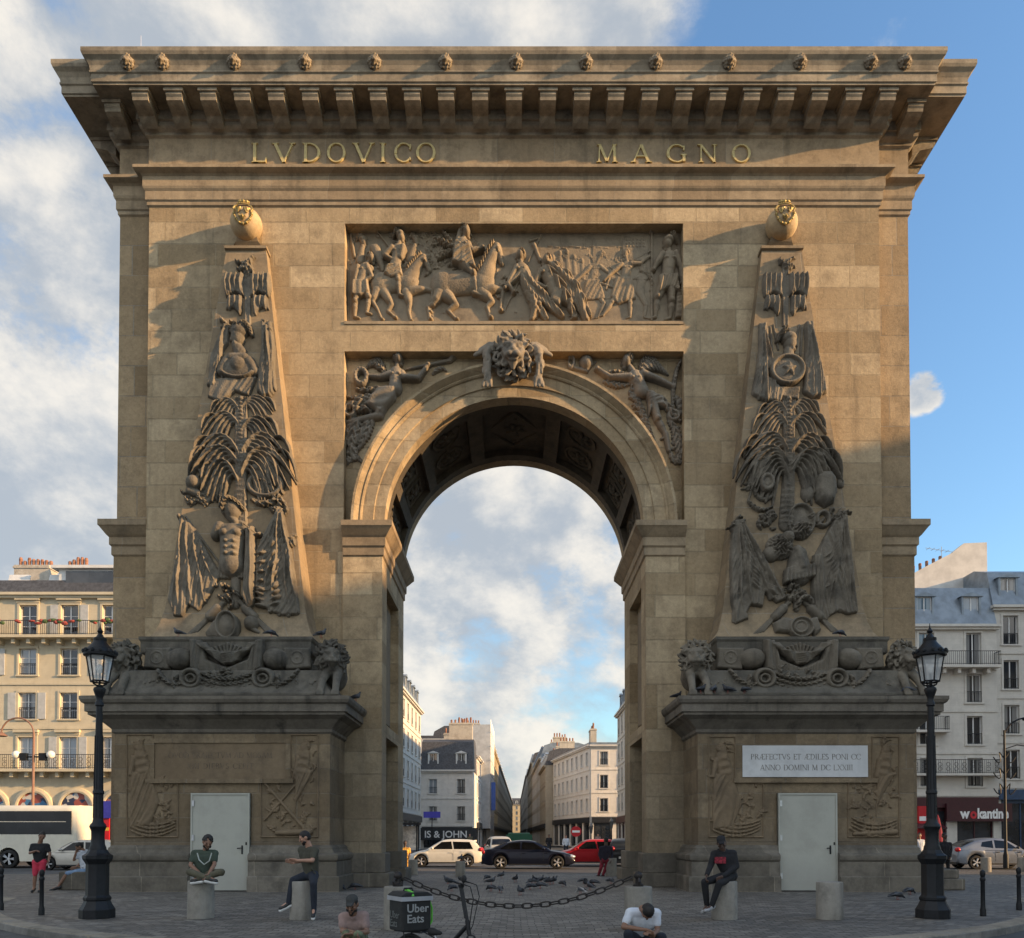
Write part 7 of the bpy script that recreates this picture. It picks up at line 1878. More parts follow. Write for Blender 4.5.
# ================================================================ PEOPLE
def skinm(name, c): return plain(name, c, .55, 0, .1, 9)
SK1 = skinm('skin_brown', (.20,.105,.065)); SK2 = skinm('skin_tan', (.36,.20,.135)); SK3 = skinm('skin_dark', (.075,.042,.03))
def cloth(name, c, var=.18): return plain(name, c, .92, 0, var, 7, .2)
HAIRB = plain('black_hair', (.012,.010,.009), .7, 0, .4, 20, .3); EYE_ = plain('eye_dark', (.02,.015,.012), .2); 
def unit(v): v = Vector(v); return v.normalized() if v.length > 1e-6 else Vector((0,0,1))
def hand(mb, w, d, curl, side, k=1.0, grip=.6):
    """palm, four jointed fingers of unequal length and a thumb leaving the side of the palm"""
    w = Vector(w); d = unit(d); c = unit(Vector(curl)-d*Vector(curl).dot(d)); s = d.cross(c)*side
    for t in (-.028, -.009, .010, .028): mb.caps(w+s*t*.7*k, .017*k, w+d*.088*k+s*t*k, .0145*k, 6)
    for i, (t, ln) in enumerate(((-.031, .068), (-.010, .078), (.011, .085), (.031, .076))):
        p = w+d*.09*k+s*t*k; dd = d
        for j, f in enumerate((.45, .32, .25)):
            ang = grip*(.5+.35*j); dd = unit(d*math.cos(ang*(j+1)*.8)+c*math.sin(ang*(j+1)*.8)+s*t*1.5)
            q = p+dd*ln*f*k; mb.caps(p, .0098*k, q, .0088*k, 6); p = q
    p = w+d*.028*k+s*.03*k; q = p+unit(d*.55+s*.75+c*.4)*.042*k; mb.caps(p, .0135*k, q, .0115*k, 6); mb.caps(q, .0115*k, q+unit(d*.85+s*.25+c*.5)*.034*k, .0095*k, 6)
def person(label, base_y, J, skin, shirt, trousers, shoes, *, face=(0,-1,0), hair=HAIRB, beard=False, cap=None, sleeve=.62, leg=1.0, hood=False, k=1.0, voxel=.0085, group=None, foot=None, pack=None, hairstyle='short', bald=False):
    """J: joint -> (px, py, dy); dy is the joint's distance in front of (-) or behind the body plane"""
    P = {}
    for n_, (px, py, dy) in J.items():
        x, z = at(px, py, base_y+dy); P[n_] = Vector((x, base_y+dy, z))
    base = Vector((P['pel'].x, base_y, min(v.z for v in P.values())))
    base.z = 0
    for n_ in P: P[n_] = P[n_]-base
    root = empty('person', base, 0, label, 'person', group)
    f = unit(face); up = unit(P['head']-P['neck']); f = unit(f-up*f.dot(up)); sd = f.cross(up)
    H = P['head']; Mh = Matrix((( sd.x, -f.x, up.x, H.x), (sd.y, -f.y, up.y, H.y), (sd.z, -f.z, up.z, H.z), (0,0,0,1)))
    b = MB()
    b.ball((0,0,.015), (.076*k,.095*k,.105*k), 16, 12, Mh)
    def C(a, ra, c, rc): b.caps(Mh @ Vector(a), ra*k, Mh @ Vector(c), rc*k, 8)
    C((0,-.045,-.055), .052, (0,-.07,-.085), .032); C((-.045,-.02,-.05), .03, (.045,-.02,-.05), .03)
    C((0,-.092,.02), .010, (0,-.112,-.022), .017); C((-.04,-.08,.033), .014, (.04,-.08,.033), .014); C((-.022,-.09,-.052), .011, (.022,-.09,-.052), .011)
    for s in (-1, 1): b.ball((s*.078,.012,.0), (.014,.028,.036), 8, 6, Mh); C((s*.045,-.068,-.01), .022, (s*.05,-.045,-.03), .02)
    nk = P['neck']; ch = P.get('chest', nk.lerp(P['pel'], .35)); pe = P['pel']
    b.caps(H-up*.06*k-f*.005, .055*k, nk, .062*k, 10)
    sl, sr = P['shl'], P['shr']; mid = (sl+sr)/2; tdir = unit(pe-mid); body_f = unit((sr-sl).cross(tdir)); 
    b.caps(sl, .062*k, sr, .062*k, 10); b.caps(nk, .062*k, mid+tdir*.03, .07*k, 8)
    b.caps(mid.lerp(sl, .45)+tdir*.1, .10*k, pe.lerp(sl, .06), .10*k, 12); b.caps(mid.lerp(sr, .45)+tdir*.1, .10*k, pe.lerp(sr, .06), .10*k, 12)
    hl, hr = P['hil'], P['hir']; b.caps(hl, .09*k, hr, .09*k, 10)
    lims = []
    for s, q in ((-1, 'l'), (1, 'r')):
        sh, el, wr_ = P['sh'+q], P['el'+q], P['wr'+q]
        b.caps(sh, .052*k, el, .038*k, 10); m1 = el.lerp(wr_, .3); b.caps(el, .037*k, m1, .039*k, 10); b.caps(m1, .039*k, wr_, .025*k, 10)
        hd = P.get('ha'+q, wr_*2-el)-wr_; hand(b, wr_, hd, P.get('cu'+q, wr_+Vector((0,-.3,-1)))-wr_ if 'cu'+q in P else Vector((-s*.6,-.4,-.3)), -s, k)
        hp, kn, an = P['hi'+q], P['kn'+q], P['an'+q]; b.caps(hp, .078*k, kn, .05*k, 12); m2 = kn.lerp(an, .32); b.caps(kn, .05*k, m2, .053*k, 10); b.caps(m2, .053*k, an, .034*k, 10)
        to = P['to'+q]; b.caps(an, .036*k, an.lerp(to, .5), .035*k, 8); b.caps(an.lerp(to, .4), .036*k, to, .028*k, 8)
    body = remeshed(b, 'body', skin, root, voxel, 3)
    def garment(nm, fn, mt, vox=.014, sm=5): g = MB(); fn(g); o = remeshed(g, nm, mt, root, vox, sm); return o
    def shirt_f(g):
        g.caps(sl, .078*k, sr, .078*k, 10); g.caps(mid.lerp(sl, .5)+tdir*.09, .115*k, pe.lerp(sl, .07)+tdir*.03, .122*k, 12); g.caps(mid.lerp(sr, .5)+tdir*.09, .115*k, pe.lerp(sr, .07)+tdir*.03, .122*k, 12)
        g.caps(nk+tdir*.04, .07*k, mid+tdir*.06, .09*k, 10); g.caps(mid+tdir*.1-body_f*0, .12*k, pe, .128*k, 12)
        for q in 'lr':
            sh, el, wr_ = P['sh'+q], P['el'+q], P['wr'+q]
            if sleeve <= 1: g.caps(sh, .07*k, sh.lerp(el, sleeve), .062*k, 10)
            else: g.caps(sh, .072*k, el, .058*k, 10); g.caps(el, .058*k, el.lerp(wr_, sleeve-1), .046*k, 10)
        r_ = random.Random(len(label))
        for i in range(9):     # creases
            t = r_.uniform(.2, 1); p = mid.lerp(pe, t); a = r_.uniform(-1, 1); g.caps(p+(sr-sl)*a*.3-body_f*.0+Vector((0,-.1,0))*k, .02, p+(sr-sl)*(a*.3+.2)+Vector((0,-.1,-.05))*k, .014, 6)
    garment('shirt' if not hood else 'hooded_top', shirt_f, shirt)
    if hood: garment('hood', lambda g: (g.caps(nk+Vector((-.06,.05,.0)), .06, nk+Vector((.06,.05,0)), .06), g.caps(nk+Vector((0,.07,-.02)), .07, nk+Vector((0,.09,-.1)), .06)), shirt)
    def tr_f(g):
        g.caps(hl, .105*k, hr, .105*k, 12); g.caps(pe, .115*k, (hl+hr)/2, .11*k, 10)
        for q in 'lr':
            hp, kn, an = P['hi'+q], P['kn'+q], P['an'+q]
            g.caps(hp, .095*k, hp.lerp(kn, min(1, leg*2)), (.073 if leg < .7 else .066)*k, 12)
            if leg > .5: e = kn.lerp(an, min(1, leg*2-1)); g.caps(kn, .066*k, kn.lerp(an, .4*min(1, leg*2-1)), .064*k, 10); g.caps(kn.lerp(an, .4*min(1, leg*2-1)), .064*k, e, .05*k, 10); g.caps(e, .052*k, e+unit(an-kn)*.012, .05*k, 8)
            g.caps(kn+Vector((0,-.02,.01)), .05*k, kn+Vector((0,.02,-.03)), .05*k, 8)
    garment('trousers' if leg > .7 else 'shorts', tr_f, trousers)
    for q in 'lr':
        an, to = P['an'+q], P['to'+q]; g = MB(); dn = Vector((0,0,-.02)); heel = an-(to-an)*.28+dn
        g.caps(an+dn*.5, .044*k, an.lerp(to, .5)+dn, .045*k, 10); g.caps(heel+dn*.3, .043*k, to+dn*.5, .04*k, 10)
        o = remeshed(g, 'shoe', shoes, root, .011, 4)
        if foot:
            m = MB(); m.caps(heel+dn*2.2, .04*k, to+dn*2.2, .038*k, 8); mm = remeshed(m, 'sole', foot, o, .012, 1)
    if not bald or cap:
        g = MB()
        if hairstyle == 'curly':
            r_ = random.Random(2)
            for i in range(70):
                a = r_.uniform(0, 6.28); e = r_.uniform(.05, 1.5); v = Vector((math.cos(a)*math.cos(e)*.078, math.sin(a)*math.cos(e)*.095+.012, math.sin(e)*.108+.022))
                if v.y < -.07 and v.z < .075: continue
                g.ball((v.x*1.08, v.y*1.06, v.z*1.06), .024*k, 6, 5, Mh)
        else:
            g.ball((0,.012,.035), (.082*k,.098*k,.098*k), 14, 10, Mh); g.ball((0,.04,-.01), (.074*k,.07*k,.07*k), 12, 8, Mh)
        h = remeshed(g, 'hair', hair, root, .009, 2)
        # keep the face clear of the hair cap
        inv = Mh.inverted(); bmh = bmesh.new(); bmh.from_mesh(h.data)
        bmesh.ops.delete(bmh, geom=[v for v in bmh.verts if (inv @ v.co).y < -.052 and (inv @ v.co).z < .062 + .0*k], context='VERTS'); bmh.to_mesh(h.data); bmh.free()
    if cap:
        g = MB(); g.ball((0,.014,.082), (.083*k,.097*k,.052*k), 14, 10, Mh); [g.caps(Mh @ Vector((q*.04,-.07,.072)), .018, Mh @ Vector((q*.03,-.135,.06)), .014) for q in (-1,0,1)]; remeshed(g, 'cap', cap, root, .01, 3)
    if beard: g = MB(); g.caps(Mh @ Vector((-.05,-.035,-.065)), .03, Mh @ Vector((.05,-.035,-.065)), .03); g.caps(Mh @ Vector((0,-.06,-.08)), .042, Mh @ Vector((0,-.068,-.105)), .032); g.caps(Mh @ Vector((-.03,-.095,-.035)), .010, Mh @ Vector((.03,-.095,-.035)), .010); remeshed(g, 'beard', hair, root, .009, 1)
    for s in (-1, 1): MB().ball((s*.032,-.086,.012), (.012,.008,.009), 8, 6, Mh).build('eye', EYE_, root, 180)
    if pack: g = MB(); g.caps(mid+Vector((0,.17,.0)), .12, pe+Vector((0,.16,.1)), .13, 12); remeshed(g, 'backpack', pack, root, .02, 3)
    return root, P, base
DKGREEN = cloth('dark_green_cotton', (.042,.058,.042)); OLIVE = cloth('olive_cotton', (.05,.048,.033)); KHAKI = cloth('khaki_trousers', (.085,.078,.05)); JEANS = cloth('dark_jeans', (.014,.018,.028)); BLACKC = cloth('black_cotton', (.010,.010,.012)); PINK = cloth('faded_pink_cotton', (.25,.175,.155)); WHITEC = cloth('white_cotton', (.52,.55,.60), .1); REDC = cloth('red_shorts', (.42,.03,.06)); BLUEC = cloth('light_blue_denim', (.16,.24,.36)); GREYCAP = cloth('dark_grey_cap', (.035,.036,.034)); CAMO = cloth('camouflage_shorts', (.13,.14,.08), .5); MAROON = cloth('maroon_trousers', (.20,.02,.035)); NAVYC = cloth('navy_jacket', (.02,.018,.03)); YELC = cloth('yellow_patterned_cloth', (.55,.30,.06), .6)
SHOEB = plain('black_shoe', (.012,.012,.013), .5, 0, .3, 12); SHOEW = plain('white_sole', (.6,.6,.58), .6, 0, .1, 8); SHOEG = plain('grey_trainer', (.25,.25,.25), .7, 0, .4, 14)
# 1: cross-legged on the left bollard
y1 = B1.location.y
pA = person('bearded man with curly black hair sitting cross legged on a stone bollard', y1, dict(head=(207.5,842.5,-.02), neck=(205.5,851,.03), shl=(195,853.5,.02), shr=(214.5,853.5,.02), pel=(204,874.5,.04),
    ell=(190.5,865,-.08), wrl=(202,875.5,-.30), hal=(207,877.5,-.36), elr=(214.5,864.5,-.1), wrr=(208.5,874.5,-.3), har=(206,879,-.36), hil=(200,874.5,.02), hir=(208,874.5,.02), knl=(189.5,872,-.22), knr=(221.5,872,-.22), anl=(208,878,-.36), anr=(200,878.5,-.3), tol=(216,880.5,-.34), tor=(192,880.5,-.26)),
    SK1, DKGREEN, KHAKI, SHOEB, face=(.55,-.8,.02), beard=True, foot=SHOEW, hairstyle='curly')
g = MB(); Ls = [at(px, py, y1-.16) for px, py in ((197,853),(199,860),(204,864.5),(209,861),(211.5,853))]
g.tube([(x-pA[2].x, -.15, z) for x, z in Ls], .012, 6); g.build('cord', plain('pale_cord', (.35,.38,.35)), pA[0])
# 2: man in jeans on the second bollard
y2 = B2.location.y
person('man in olive shirt and dark jeans sitting on a stone bollard looking left', y2, dict(head=(305,837.5,-.05), neck=(309,846.5,0), shl=(301.5,850,.14), shr=(315,851,-.12), pel=(311.5,873,.02), ell=(303,860.5,.1), wrl=(293.5,862.5,-.06), hal=(288.5,861,-.08), elr=(312.5,860.5,-.24), wrr=(297,860.5,-.22), har=(290,859.5,-.2),
    hil=(308,875,.05), hir=(313.5,875.5,-.06), knl=(293,880,-.10), knr=(313.5,884,-.36), anl=(288.5,903,-.16), anr=(314,909,-.3), tol=(280.5,908,-.22), tor=(313,916,-.42)),
    SK2, OLIVE, JEANS, SHOEB, face=(-.95,-.3,0), beard=True, foot=SHOEW)
# 3: man in a cap squatting on the kerb
yc = KC-KR+.06
person('man in a faded pink T shirt and cap sitting on the kerb', yc, dict(head=(352,904.5,-.13), neck=(353,914,-.06), shl=(343.5,917.5,-.02), shr=(364,916,.0), pel=(357,938,.12), ell=(342.5,931,-.12), wrl=(352,931.5,-.34), hal=(357,934,-.38), elr=(367,932,-.1), wrr=(352,934,-.36), har=(345,934.5,-.4),
    hil=(352.5,939,.06), hir=(361,939,.06), knl=(346,934,-.36), knr=(357,935,-.36), anl=(347,958,-.26), anr=(357,958,-.26), tol=(347,960,-.44), tor=(357,960,-.44)), SK1, PINK, CAMO, SHOEG, face=(-.08,-1,.12), cap=GREYCAP, beard=True, leg=.45)
# 4: man bowed over a phone
pD = person('man in a white T shirt sitting bowed over his hands on the kerb', yc, dict(head=(647.5,911,-.30), neck=(643,909,-.12), shl=(630.5,913,-.08), shr=(656,913.5,-.1), pel=(641,939,.14), ell=(623.5,927,-.18), wrl=(646,930,-.4), hal=(652,932.5,-.44), elr=(657.5,930,-.16), wrr=(652.5,936,-.4), har=(648,933,-.46),
    hil=(636,940,.06), hir=(646,940,.06), knl=(628,934,-.34), knr=(662,937,-.34), anl=(631,958,-.24), anr=(659,958,-.24), tol=(629,960,-.42), tor=(661,960,-.42)), SK1, WHITEC, JEANS, SHOEB, face=(.1,-.55,-.9), sleeve=.6)
g = MB(); pts_ = [at(px, py, yc-.2) for px, py in ((640,908.5),(641.5,914),(642.5,922),(643,930))]
# 5: man in black hooded top
y3 = B3.location.y
person('man in a black hooded top with a red chest print sitting on a stone bollard', y3, dict(head=(721.5,843,-.08), neck=(723,851.5,0), shl=(714.5,854,-.02), shr=(733,853.5,.02), pel=(729.5,874.5,.02), ell=(710.5,866,-.08), wrl=(706.5,875.5,-.28), hal=(706,879.5,-.34), elr=(736.5,866.5,-.06), wrr=(722,877,-.28), har=(716,879.5,-.32),
    hil=(726,876,0), hir=(732,876,0), knl=(704.5,882,-.30), knr=(719,884,-.36), anl=(707,906,-.2), anr=(711.5,906.5,-.34), tol=(702.5,912,-.36), tor=(705,910.5,-.48)), SK3, BLACKC, BLACKC, SHOEG, face=(-.25,-.95,-.05), cap=BLACKC, sleeve=1.9, hood=True)
m = MB(); q0 = at(715, 857, y3-.16); q1 = at(726, 863.5, y3-.16); pr = [o for o in bpy.data.objects if o.name.startswith('person') and 'black hooded' in str(o.get('label', ''))][0]
m.box(q0[0]-pr.location.x, q1[0]-pr.location.x, -.155, -.128, q1[1], q0[1]); m.build('chest_print', plain('red_chest_print', (.20,.012,.025), .8, 0, .7, 30), [c for c in pr.children if c.name.startswith('hooded_top')][0])
# 6: standing man in red shorts
person('man in a black T shirt and red shorts standing by the left kerb', -2.5, dict(head=(42,836,-.06), neck=(40,843,0), shl=(33,846,0), shr=(47,846,0), pel=(39.5,860,0), ell=(30,853,-.06), wrl=(35.5,851,-.26), hal=(38.5,850.5,-.32), elr=(50,853.5,.0), wrr=(48.5,861,-.1), har=(48,864,-.12),
    hil=(36,862,0), hir=(43,862,0), knl=(35,875,-.03), knr=(41.5,875,-.03), anl=(34,888.5,0), anr=(40.5,888.5,0), tol=(32,891,-.18), tor=(39,891,-.18)), SK1, BLACKC, REDC, SHOEB, face=(.5,-.75,-.35), leg=.42)
# 7: leaning man
person('man in light blue shorts leaning forward on the low block behind the left lamp', -1.4, dict(head=(79.5,846.5,-.12), neck=(83,850.5,-.05), shl=(80,853,-.16), shr=(86.5,852,.1), pel=(86,869,0), ell=(74,860,-.2), wrl=(76,852.5,-.28), hal=(78,849,-.28), elr=(82,862,.0), wrr=(76,867,-.1), har=(73,868,-.12),
    hil=(85,871,-.06), hir=(87,871,.08), knl=(67,873.5,-.16), knr=(70,873.5,.04), anl=(58,887,-.24), anr=(64,887.5,-.1), tol=(50.5,890,-.28), tor=(57,890.5,-.12)), SK1, WHITEC, BLUEC, SHOEB, face=(-.8,-.3,-.5), leg=.46)
# 8: walker by the right pier
person('person in dark jacket and maroon trousers walking away past the right pier', 6.4, dict(head=(606,840,0), neck=(606,845,0), shl=(601,848,0), shr=(611,848,0), pel=(605,858.5,0), ell=(599.5,854,.05), wrl=(601,860,-.06), elr=(612,854,.05), wrr=(611,860,-.08), hil=(602.5,860,0), hir=(608,860,0), knl=(601,868,-.06), knr=(605.5,868,.08), anl=(598.5,875,.1), anr=(603,875,.0), tol=(596,876.5,.05), tor=(600.5,876.5,-.05)),
    SK3, NAVYC, MAROON, SHOEB, face=(-.5,.8,0), sleeve=1.9, voxel=.012, pack=BLACKC)
# 9: people at the restaurant
person('passer by in a white shirt walking at the corner of the right pedestal', 14, dict(head=(919.5,835.5,0), neck=(919.5,839,0), shl=(916,841,0), shr=(923,841,0), pel=(920,850,0), ell=(915,846,.05), wrl=(916.5,851,-.06), elr=(924,846,.05), wrr=(923,851,-.08), hil=(918,851,0), hir=(922,851,0), knl=(918,859,-.06), knr=(922,859,.06), anl=(917,867,.1), anr=(922.5,867,0), tol=(916,868.5,0), tor=(921,868.5,-.1)),
    SK1, WHITEC, BLACKC, SHOEB, face=(-.5,-.8,0), sleeve=.9, voxel=.014)
person('passer by in black clothes standing half hidden behind the right lamp', 6.2, dict(head=(944.5,836,0), neck=(944.5,841,0), shl=(939,844,0), shr=(950,844,0), pel=(944.5,857,0), ell=(938,850,.05), wrl=(939,857,-.06), elr=(951,850,.05), wrr=(950,857,-.08), hil=(942,858,0), hir=(947.5,858,0), knl=(941.5,866.5,-.04), knr=(948,866.5,.04), anl=(941.5,875.5,.06), anr=(948.5,875.5,0), tol=(940,877.5,-.08), tor=(947,877.5,-.1)),
    SK3, BLACKC, BLACKC, SHOEB, face=(.3,-.9,0), sleeve=1.9, voxel=.012)
person('passer by in a bright yellow patterned dress at the left edge of the archway', 15, dict(head=(405,843,0), neck=(405,847,0), shl=(401.5,849,0), shr=(409,849,0), pel=(405,857,0), ell=(400.5,853,.05), wrl=(401.5,858,-.06), elr=(410,853,.05), wrr=(409,858,-.08), hil=(403,858,0), hir=(407,858,0), knl=(403,863.5,-.04), knr=(407.5,863.5,.04), anl=(402.5,869,.06), anr=(407.5,869,0), tol=(401.5,870.5,-.08), tor=(406.5,870.5,-.1)),
    SK3, YELC, YELC, SHOEB, face=(.3,-.9,0), sleeve=.8, voxel=.014)

def walker(label, px, y, skin, top, low, h=1.74, face=(0,-1,0), st=.12):
    x = (px-PPX)/F*(y+D); k = h/1.74; z0 = ROADZ if y < 45 else 0
    def j(dx, z, dy=0):
        zz = z*k+z0; yy = y+dy; b_ = (zz-EYE)/(yy+D)     # back to picture units
        t = (math.sin(TH)-b_*math.cos(TH))/(-math.cos(TH)-b_*math.sin(TH)) if 0 else 0
        bb = (b_*math.cos(TH)-math.sin(TH))/(math.cos(TH)+b_*math.sin(TH)); yd = (yy+D)/(math.cos(TH)-bb*math.sin(TH))
        return ((x+dx)/yd*F+PPX, PPY-bb*F, dy)
    person(label, y, dict(head=j(0,1.62), neck=j(0,1.47), shl=j(-.18,1.40), shr=j(.18,1.40), pel=j(0,.98), ell=j(-.24,1.14,.04), wrl=j(-.22,.92,-.1), elr=j(.24,1.14,.04), wrr=j(.22,.92,-.06), hil=j(-.09,.94), hir=j(.09,.94), knl=j(-.1,.5,-st), knr=j(.1,.5,st*.4), anl=j(-.1,.09,-st*.8), anr=j(.1,.1,st*1.6), tol=j(-.1,.04,-st-.16), tor=j(.1,.04,st*1.2-.1)), skin, top, low, SHOEB, face=face, sleeve=1.8, voxel=.016)
walker('distant passer by in a pale top crossing left of the no entry sign', 566, 36, SK2, WHITEC, JEANS)
walker('distant passer by in dark clothes between the saloon and the no entry sign', 549, 44, SK1, BLACKC, JEANS, 1.8)
walker('distant passer by in a pink top near the small lantern lamp', 598, 47.5, SK2, PINK, BLACKC)
walker('distant passer by in khaki in front of the black awning', 470, 47, SK2, KHAKI, BLACKC)
# ================================================================ PIGEONS
PG = plain('pigeon_grey', (.06,.065,.075), .7, 0, .35, 14); PGD = plain('pigeon_dark', (.022,.024,.03), .6, 0, .3, 14); PGW = plain('pale_pigeon', (.28,.27,.26), .7, 0, .3, 14); PFOOT = plain('pigeon_feet', (.3,.08,.06), .7)
def pigeon(mt, mt2, peck=0):
    root = empty('pigeon', (0,0,0)); b = MB()
    if peck: b.caps((-.06,0,.115), .045, (.07,0,.105), .058, 10); b.caps((.08,0,.10), .042, (.145,0,.06), .024, 8); b.ball((.165,0,.045), (.026,.022,.022), 8, 6); b.caps((.18,0,.035), .008, (.20,0,.012), .004, 5)
    else: b.caps((-.06,0,.105), .045, (.055,0,.13), .06, 10); b.caps((.075,0,.15), .042, (.105,0,.205), .024, 8); b.ball((.115,0,.22), (.027,.022,.023), 8, 6); b.caps((.135,0,.215), .008, (.158,0,.208), .004, 5)
    b.caps((-.07,0,.10), .036, (-.16,0,.075), .022, 8); b.caps((-.15,-.012,.075), .018, (-.20,-.02,.068), .015, 6); b.caps((-.15,.012,.075), .018, (-.20,.02,.068), .015, 6)
    remeshed(b, 'body', mt, root, .009, 3)
    for s in (-1, 1):
        w_ = MB(); w_.grid([[(x, s*(.058+.006*math.sin(3*u)-.03*max(0, -x-.05)*4*.4), z+.0) for (x, z) in ((.05-.02*u, .16-.07*u), (0-.02*u, .165-.075*u), (-.07, .145-.05*u), (-.14, .115-.02*u), (-.18, .095-.0*u))] for u in (0, .35, .7, 1)], flip=s > 0)
        wo2 = w_.build('wing', mt2, root, 180); wo2.modifiers.new('s', 'SOLIDIFY').thickness = .012
        l = MB(); l.tube([(.0, s*.022, .075), (.005, s*.024, .03), (-.0, s*.025, .004)], [.007,.0045,.004], 5); [l.tube([(0, s*.025, .004), (.03, s*.025+k*.014, .003)], .003, 4) for k in (-1, 0, 1)]; l.tube([(0, s*.025, .004), (-.018, s*.025, .003)], .003, 4); l.build('leg', PFOOT, root)
    return root
protos = [pigeon(PG, PGD, 0), pigeon(PGD, PG, 1), pigeon(PG, PG, 1), pigeon(PGD, PGD, 0)]
pale = pigeon(PGW, PG, 1)
used = {}
def put_pigeon(loc, rz, label, group, proto):
    if proto.name not in used: used[proto.name] = 1; o = proto
    else: o = copy_tree(proto)
    place(o, loc, rz, label, group); o['category'] = 'pigeon'; o.scale = (1.12,)*3; return o
gp = [(35,355),(52,387),(200,340),(262,332),(218,358),(218,387),(258,393),(322,348),(342,403),(385,380),(392,357),(405,352),(430,352),(428,375),(458,350),(470,358),(482,356),(524,367),(612,355),(622,368),(640,382),(655,362),(728,355)]
r9 = random.Random(12)
for i, (u, v) in enumerate(gp):
    px, py = 440+u/4.267, 800.5+v/4.267; d = EYE/((py-836)/F)
    put_pigeon(((px-PPX)/F*d, d-D, .004), r9.uniform(0, 6.28), 'grey pigeon in the flock feeding on the paving under the arch', 'pigeons feeding under the arch', protos[i % 4])
px, py = 440+600/4.267, 800+402/4.267; d = EYE/((py-836)/F); put_pigeon(((px-PPX)/F*d, d-D, .004), 2.2, 'one pale whitish pigeon at the right of the feeding flock', 'pigeons feeding under the arch', pale)
for (px, py, lab) in ((896.5,899.5,'dark pigeon on the paving left of the right lamp, the nearer of two'), (909,894.5,'dark pigeon on the paving beside the right lamp, the farther of two'), (340.5,890.5,'pigeon on the paving at the foot of the left pedestal, left of a pair'), (355.5,889.5,'pigeon on the paving at the foot of the left pier, right of a pair')):
    d = EYE/((py-836)/F); put_pigeon(((px-PPX)/F*d, d-D, .004), r9.uniform(0, 6.28), lab, 'pigeons by the pedestals', protos[1])
for (px, lab, y, z, q) in ((356, 'pigeon perched on the right end of the left slab cornice', -1.5, 5.37, -.3), (677, 'pigeon perched on the left end of the right slab cornice', -1.7, 5.37, .4), (700.5, 'pigeon on the right slab below the left lion head', -2.47, 5.42, 0), (714, 'pigeon on the right slab, second from its left lion', -2.47, 5.42, 1), (728, 'pigeon on the right slab below the left sack', -2.47, 5.42, 3), (745, 'pigeon on the right slab below the left scroll', -2.47, 5.42, 2), (907.5, 'pigeon on the right slab below the right lion head', -2.47, 5.42, 2.5), (840, 'pigeon perched above the right sack beside the obelisk foot', -1.72, 7.165, .2), (178.5, 'pigeon perched at the left foot of the left obelisk', -1.72, 7.165, 3), (271, 'pigeon perched beside the left obelisk arrows', -1.72, 7.165, .5), (321, 'pigeon perched above the right lion of the left pedestal', -1.6, 7.165, 0)):
    x, _ = at(px, 700 if z < 6 else 640, y); put_pigeon((x, y, z), q, lab, 'pigeons perched on the arch', protos[r9.randrange(4)])
x, _ = at(460.5, 862, 7.2); bz = [o for o in bpy.data.objects if o.name.startswith('stone_bollard') and 'pigeon on it' in str(o.get('label'))][0]
put_pigeon((bz.location.x, bz.location.y, .7*.83+.004), 1.2, 'pigeon standing on the short bollard in front of the white hatchback', 'pigeons on bollards', protos[3])

# ================================================================ BICYCLE WITH A DELIVERY BAG ON ITS RACK
BAGB = plain('black_bag_fabric', (.010,.011,.011), .75, 0, .25, 16, .2); GREENS = plain('bright_green_strap', (.12,.5,.05), .6, 0, .15, 10); REFL = plain('reflective_tape', (.3,.31,.33), .4, 0, .1, 10); BAGT = plain('bag_lettering_white', (.27,.28,.28), .6, 0, .1, 5); BAGT2 = plain('bag_lettering_dim', (.12,.13,.125), .7, 0, .1, 5)
BIKE = plain('dark_bicycle_paint', (.014,.014,.016), .4, .2, .2, 10, 0, .4); GRIP = plain('rubber_grip', (.012,.012,.012), .8)
xk, _ = at(464, 900, -15.4); BA = R(180-34)       # local x runs backwards from the head tube
bike = empty('bicycle', (xk, -15.4, ROADZ), BA, 'dark folding bicycle with tall handlebars and looping brake cables behind the delivery bag', 'bicycle')
r_w = .25; ax_f = (-.22, 0, r_w); ax_r = (.78, 0, r_w); bbk = (.36, 0, .28)
def bwheel(c, steer=0):
    M_ = Matrix.Translation(c) @ Matrix.Rotation(steer, 4, 'Z'); t = MB(); n_ = 36
    t.tube([M_ @ Vector((r_w*math.cos(2*math.pi*k/n_), 0, r_w*math.sin(2*math.pi*k/n_))) for k in range(n_+1)], .021, 7, False); o = t.build('wheel', TYRE, bike, 60)
    rm = MB(); rm.tube([M_ @ Vector(((r_w-.03)*math.cos(2*math.pi*k/n_), 0, (r_w-.03)*math.sin(2*math.pi*k/n_))) for k in range(n_+1)], .011, 6, False); rm.tube([M_ @ Vector((0,-.04,0)), M_ @ Vector((0,.04,0))], .02, 8)
    for k in range(20): a = 2*math.pi*k/20; rm.tube([M_ @ Vector((.015*math.cos(a+.6), .02*(-1)**k, .015*math.sin(a+.6))), M_ @ Vector(((r_w-.03)*math.cos(a), 0, (r_w-.03)*math.sin(a)))], .0018, 4)
    rm.build('rim', BIKE, o, 60)
bwheel(ax_f, R(25)); bwheel(ax_r)
m = MB(); m.tube([(-.045,0,.72), (-.075,0,.56)], .026, 10); m.tube([(-.05,0,.66), bbk], .026, 8); m.tube([bbk, (.405,0,.49)], .02, 8)
for s in (-1, 1): m.tube([bbk, (.78, s*.05, r_w)], .012, 6); m.tube([(.40,0,.47), (.78, s*.05, r_w)], .010, 6)
m.build('frame', BIKE, bike, 50)
m = MB()
for s in (-1, 1): m.tube([(-.08, 0, .56), (-.095+s*.02, s*.04, .54), (-.22+s*.02, s*.045, r_w)], .013, 7)
m.build('fork', BIKE, bike, 50)
Mh_ = Matrix.Translation((.05,0,1.13)) @ Matrix.Rotation(R(25), 4, 'Z')
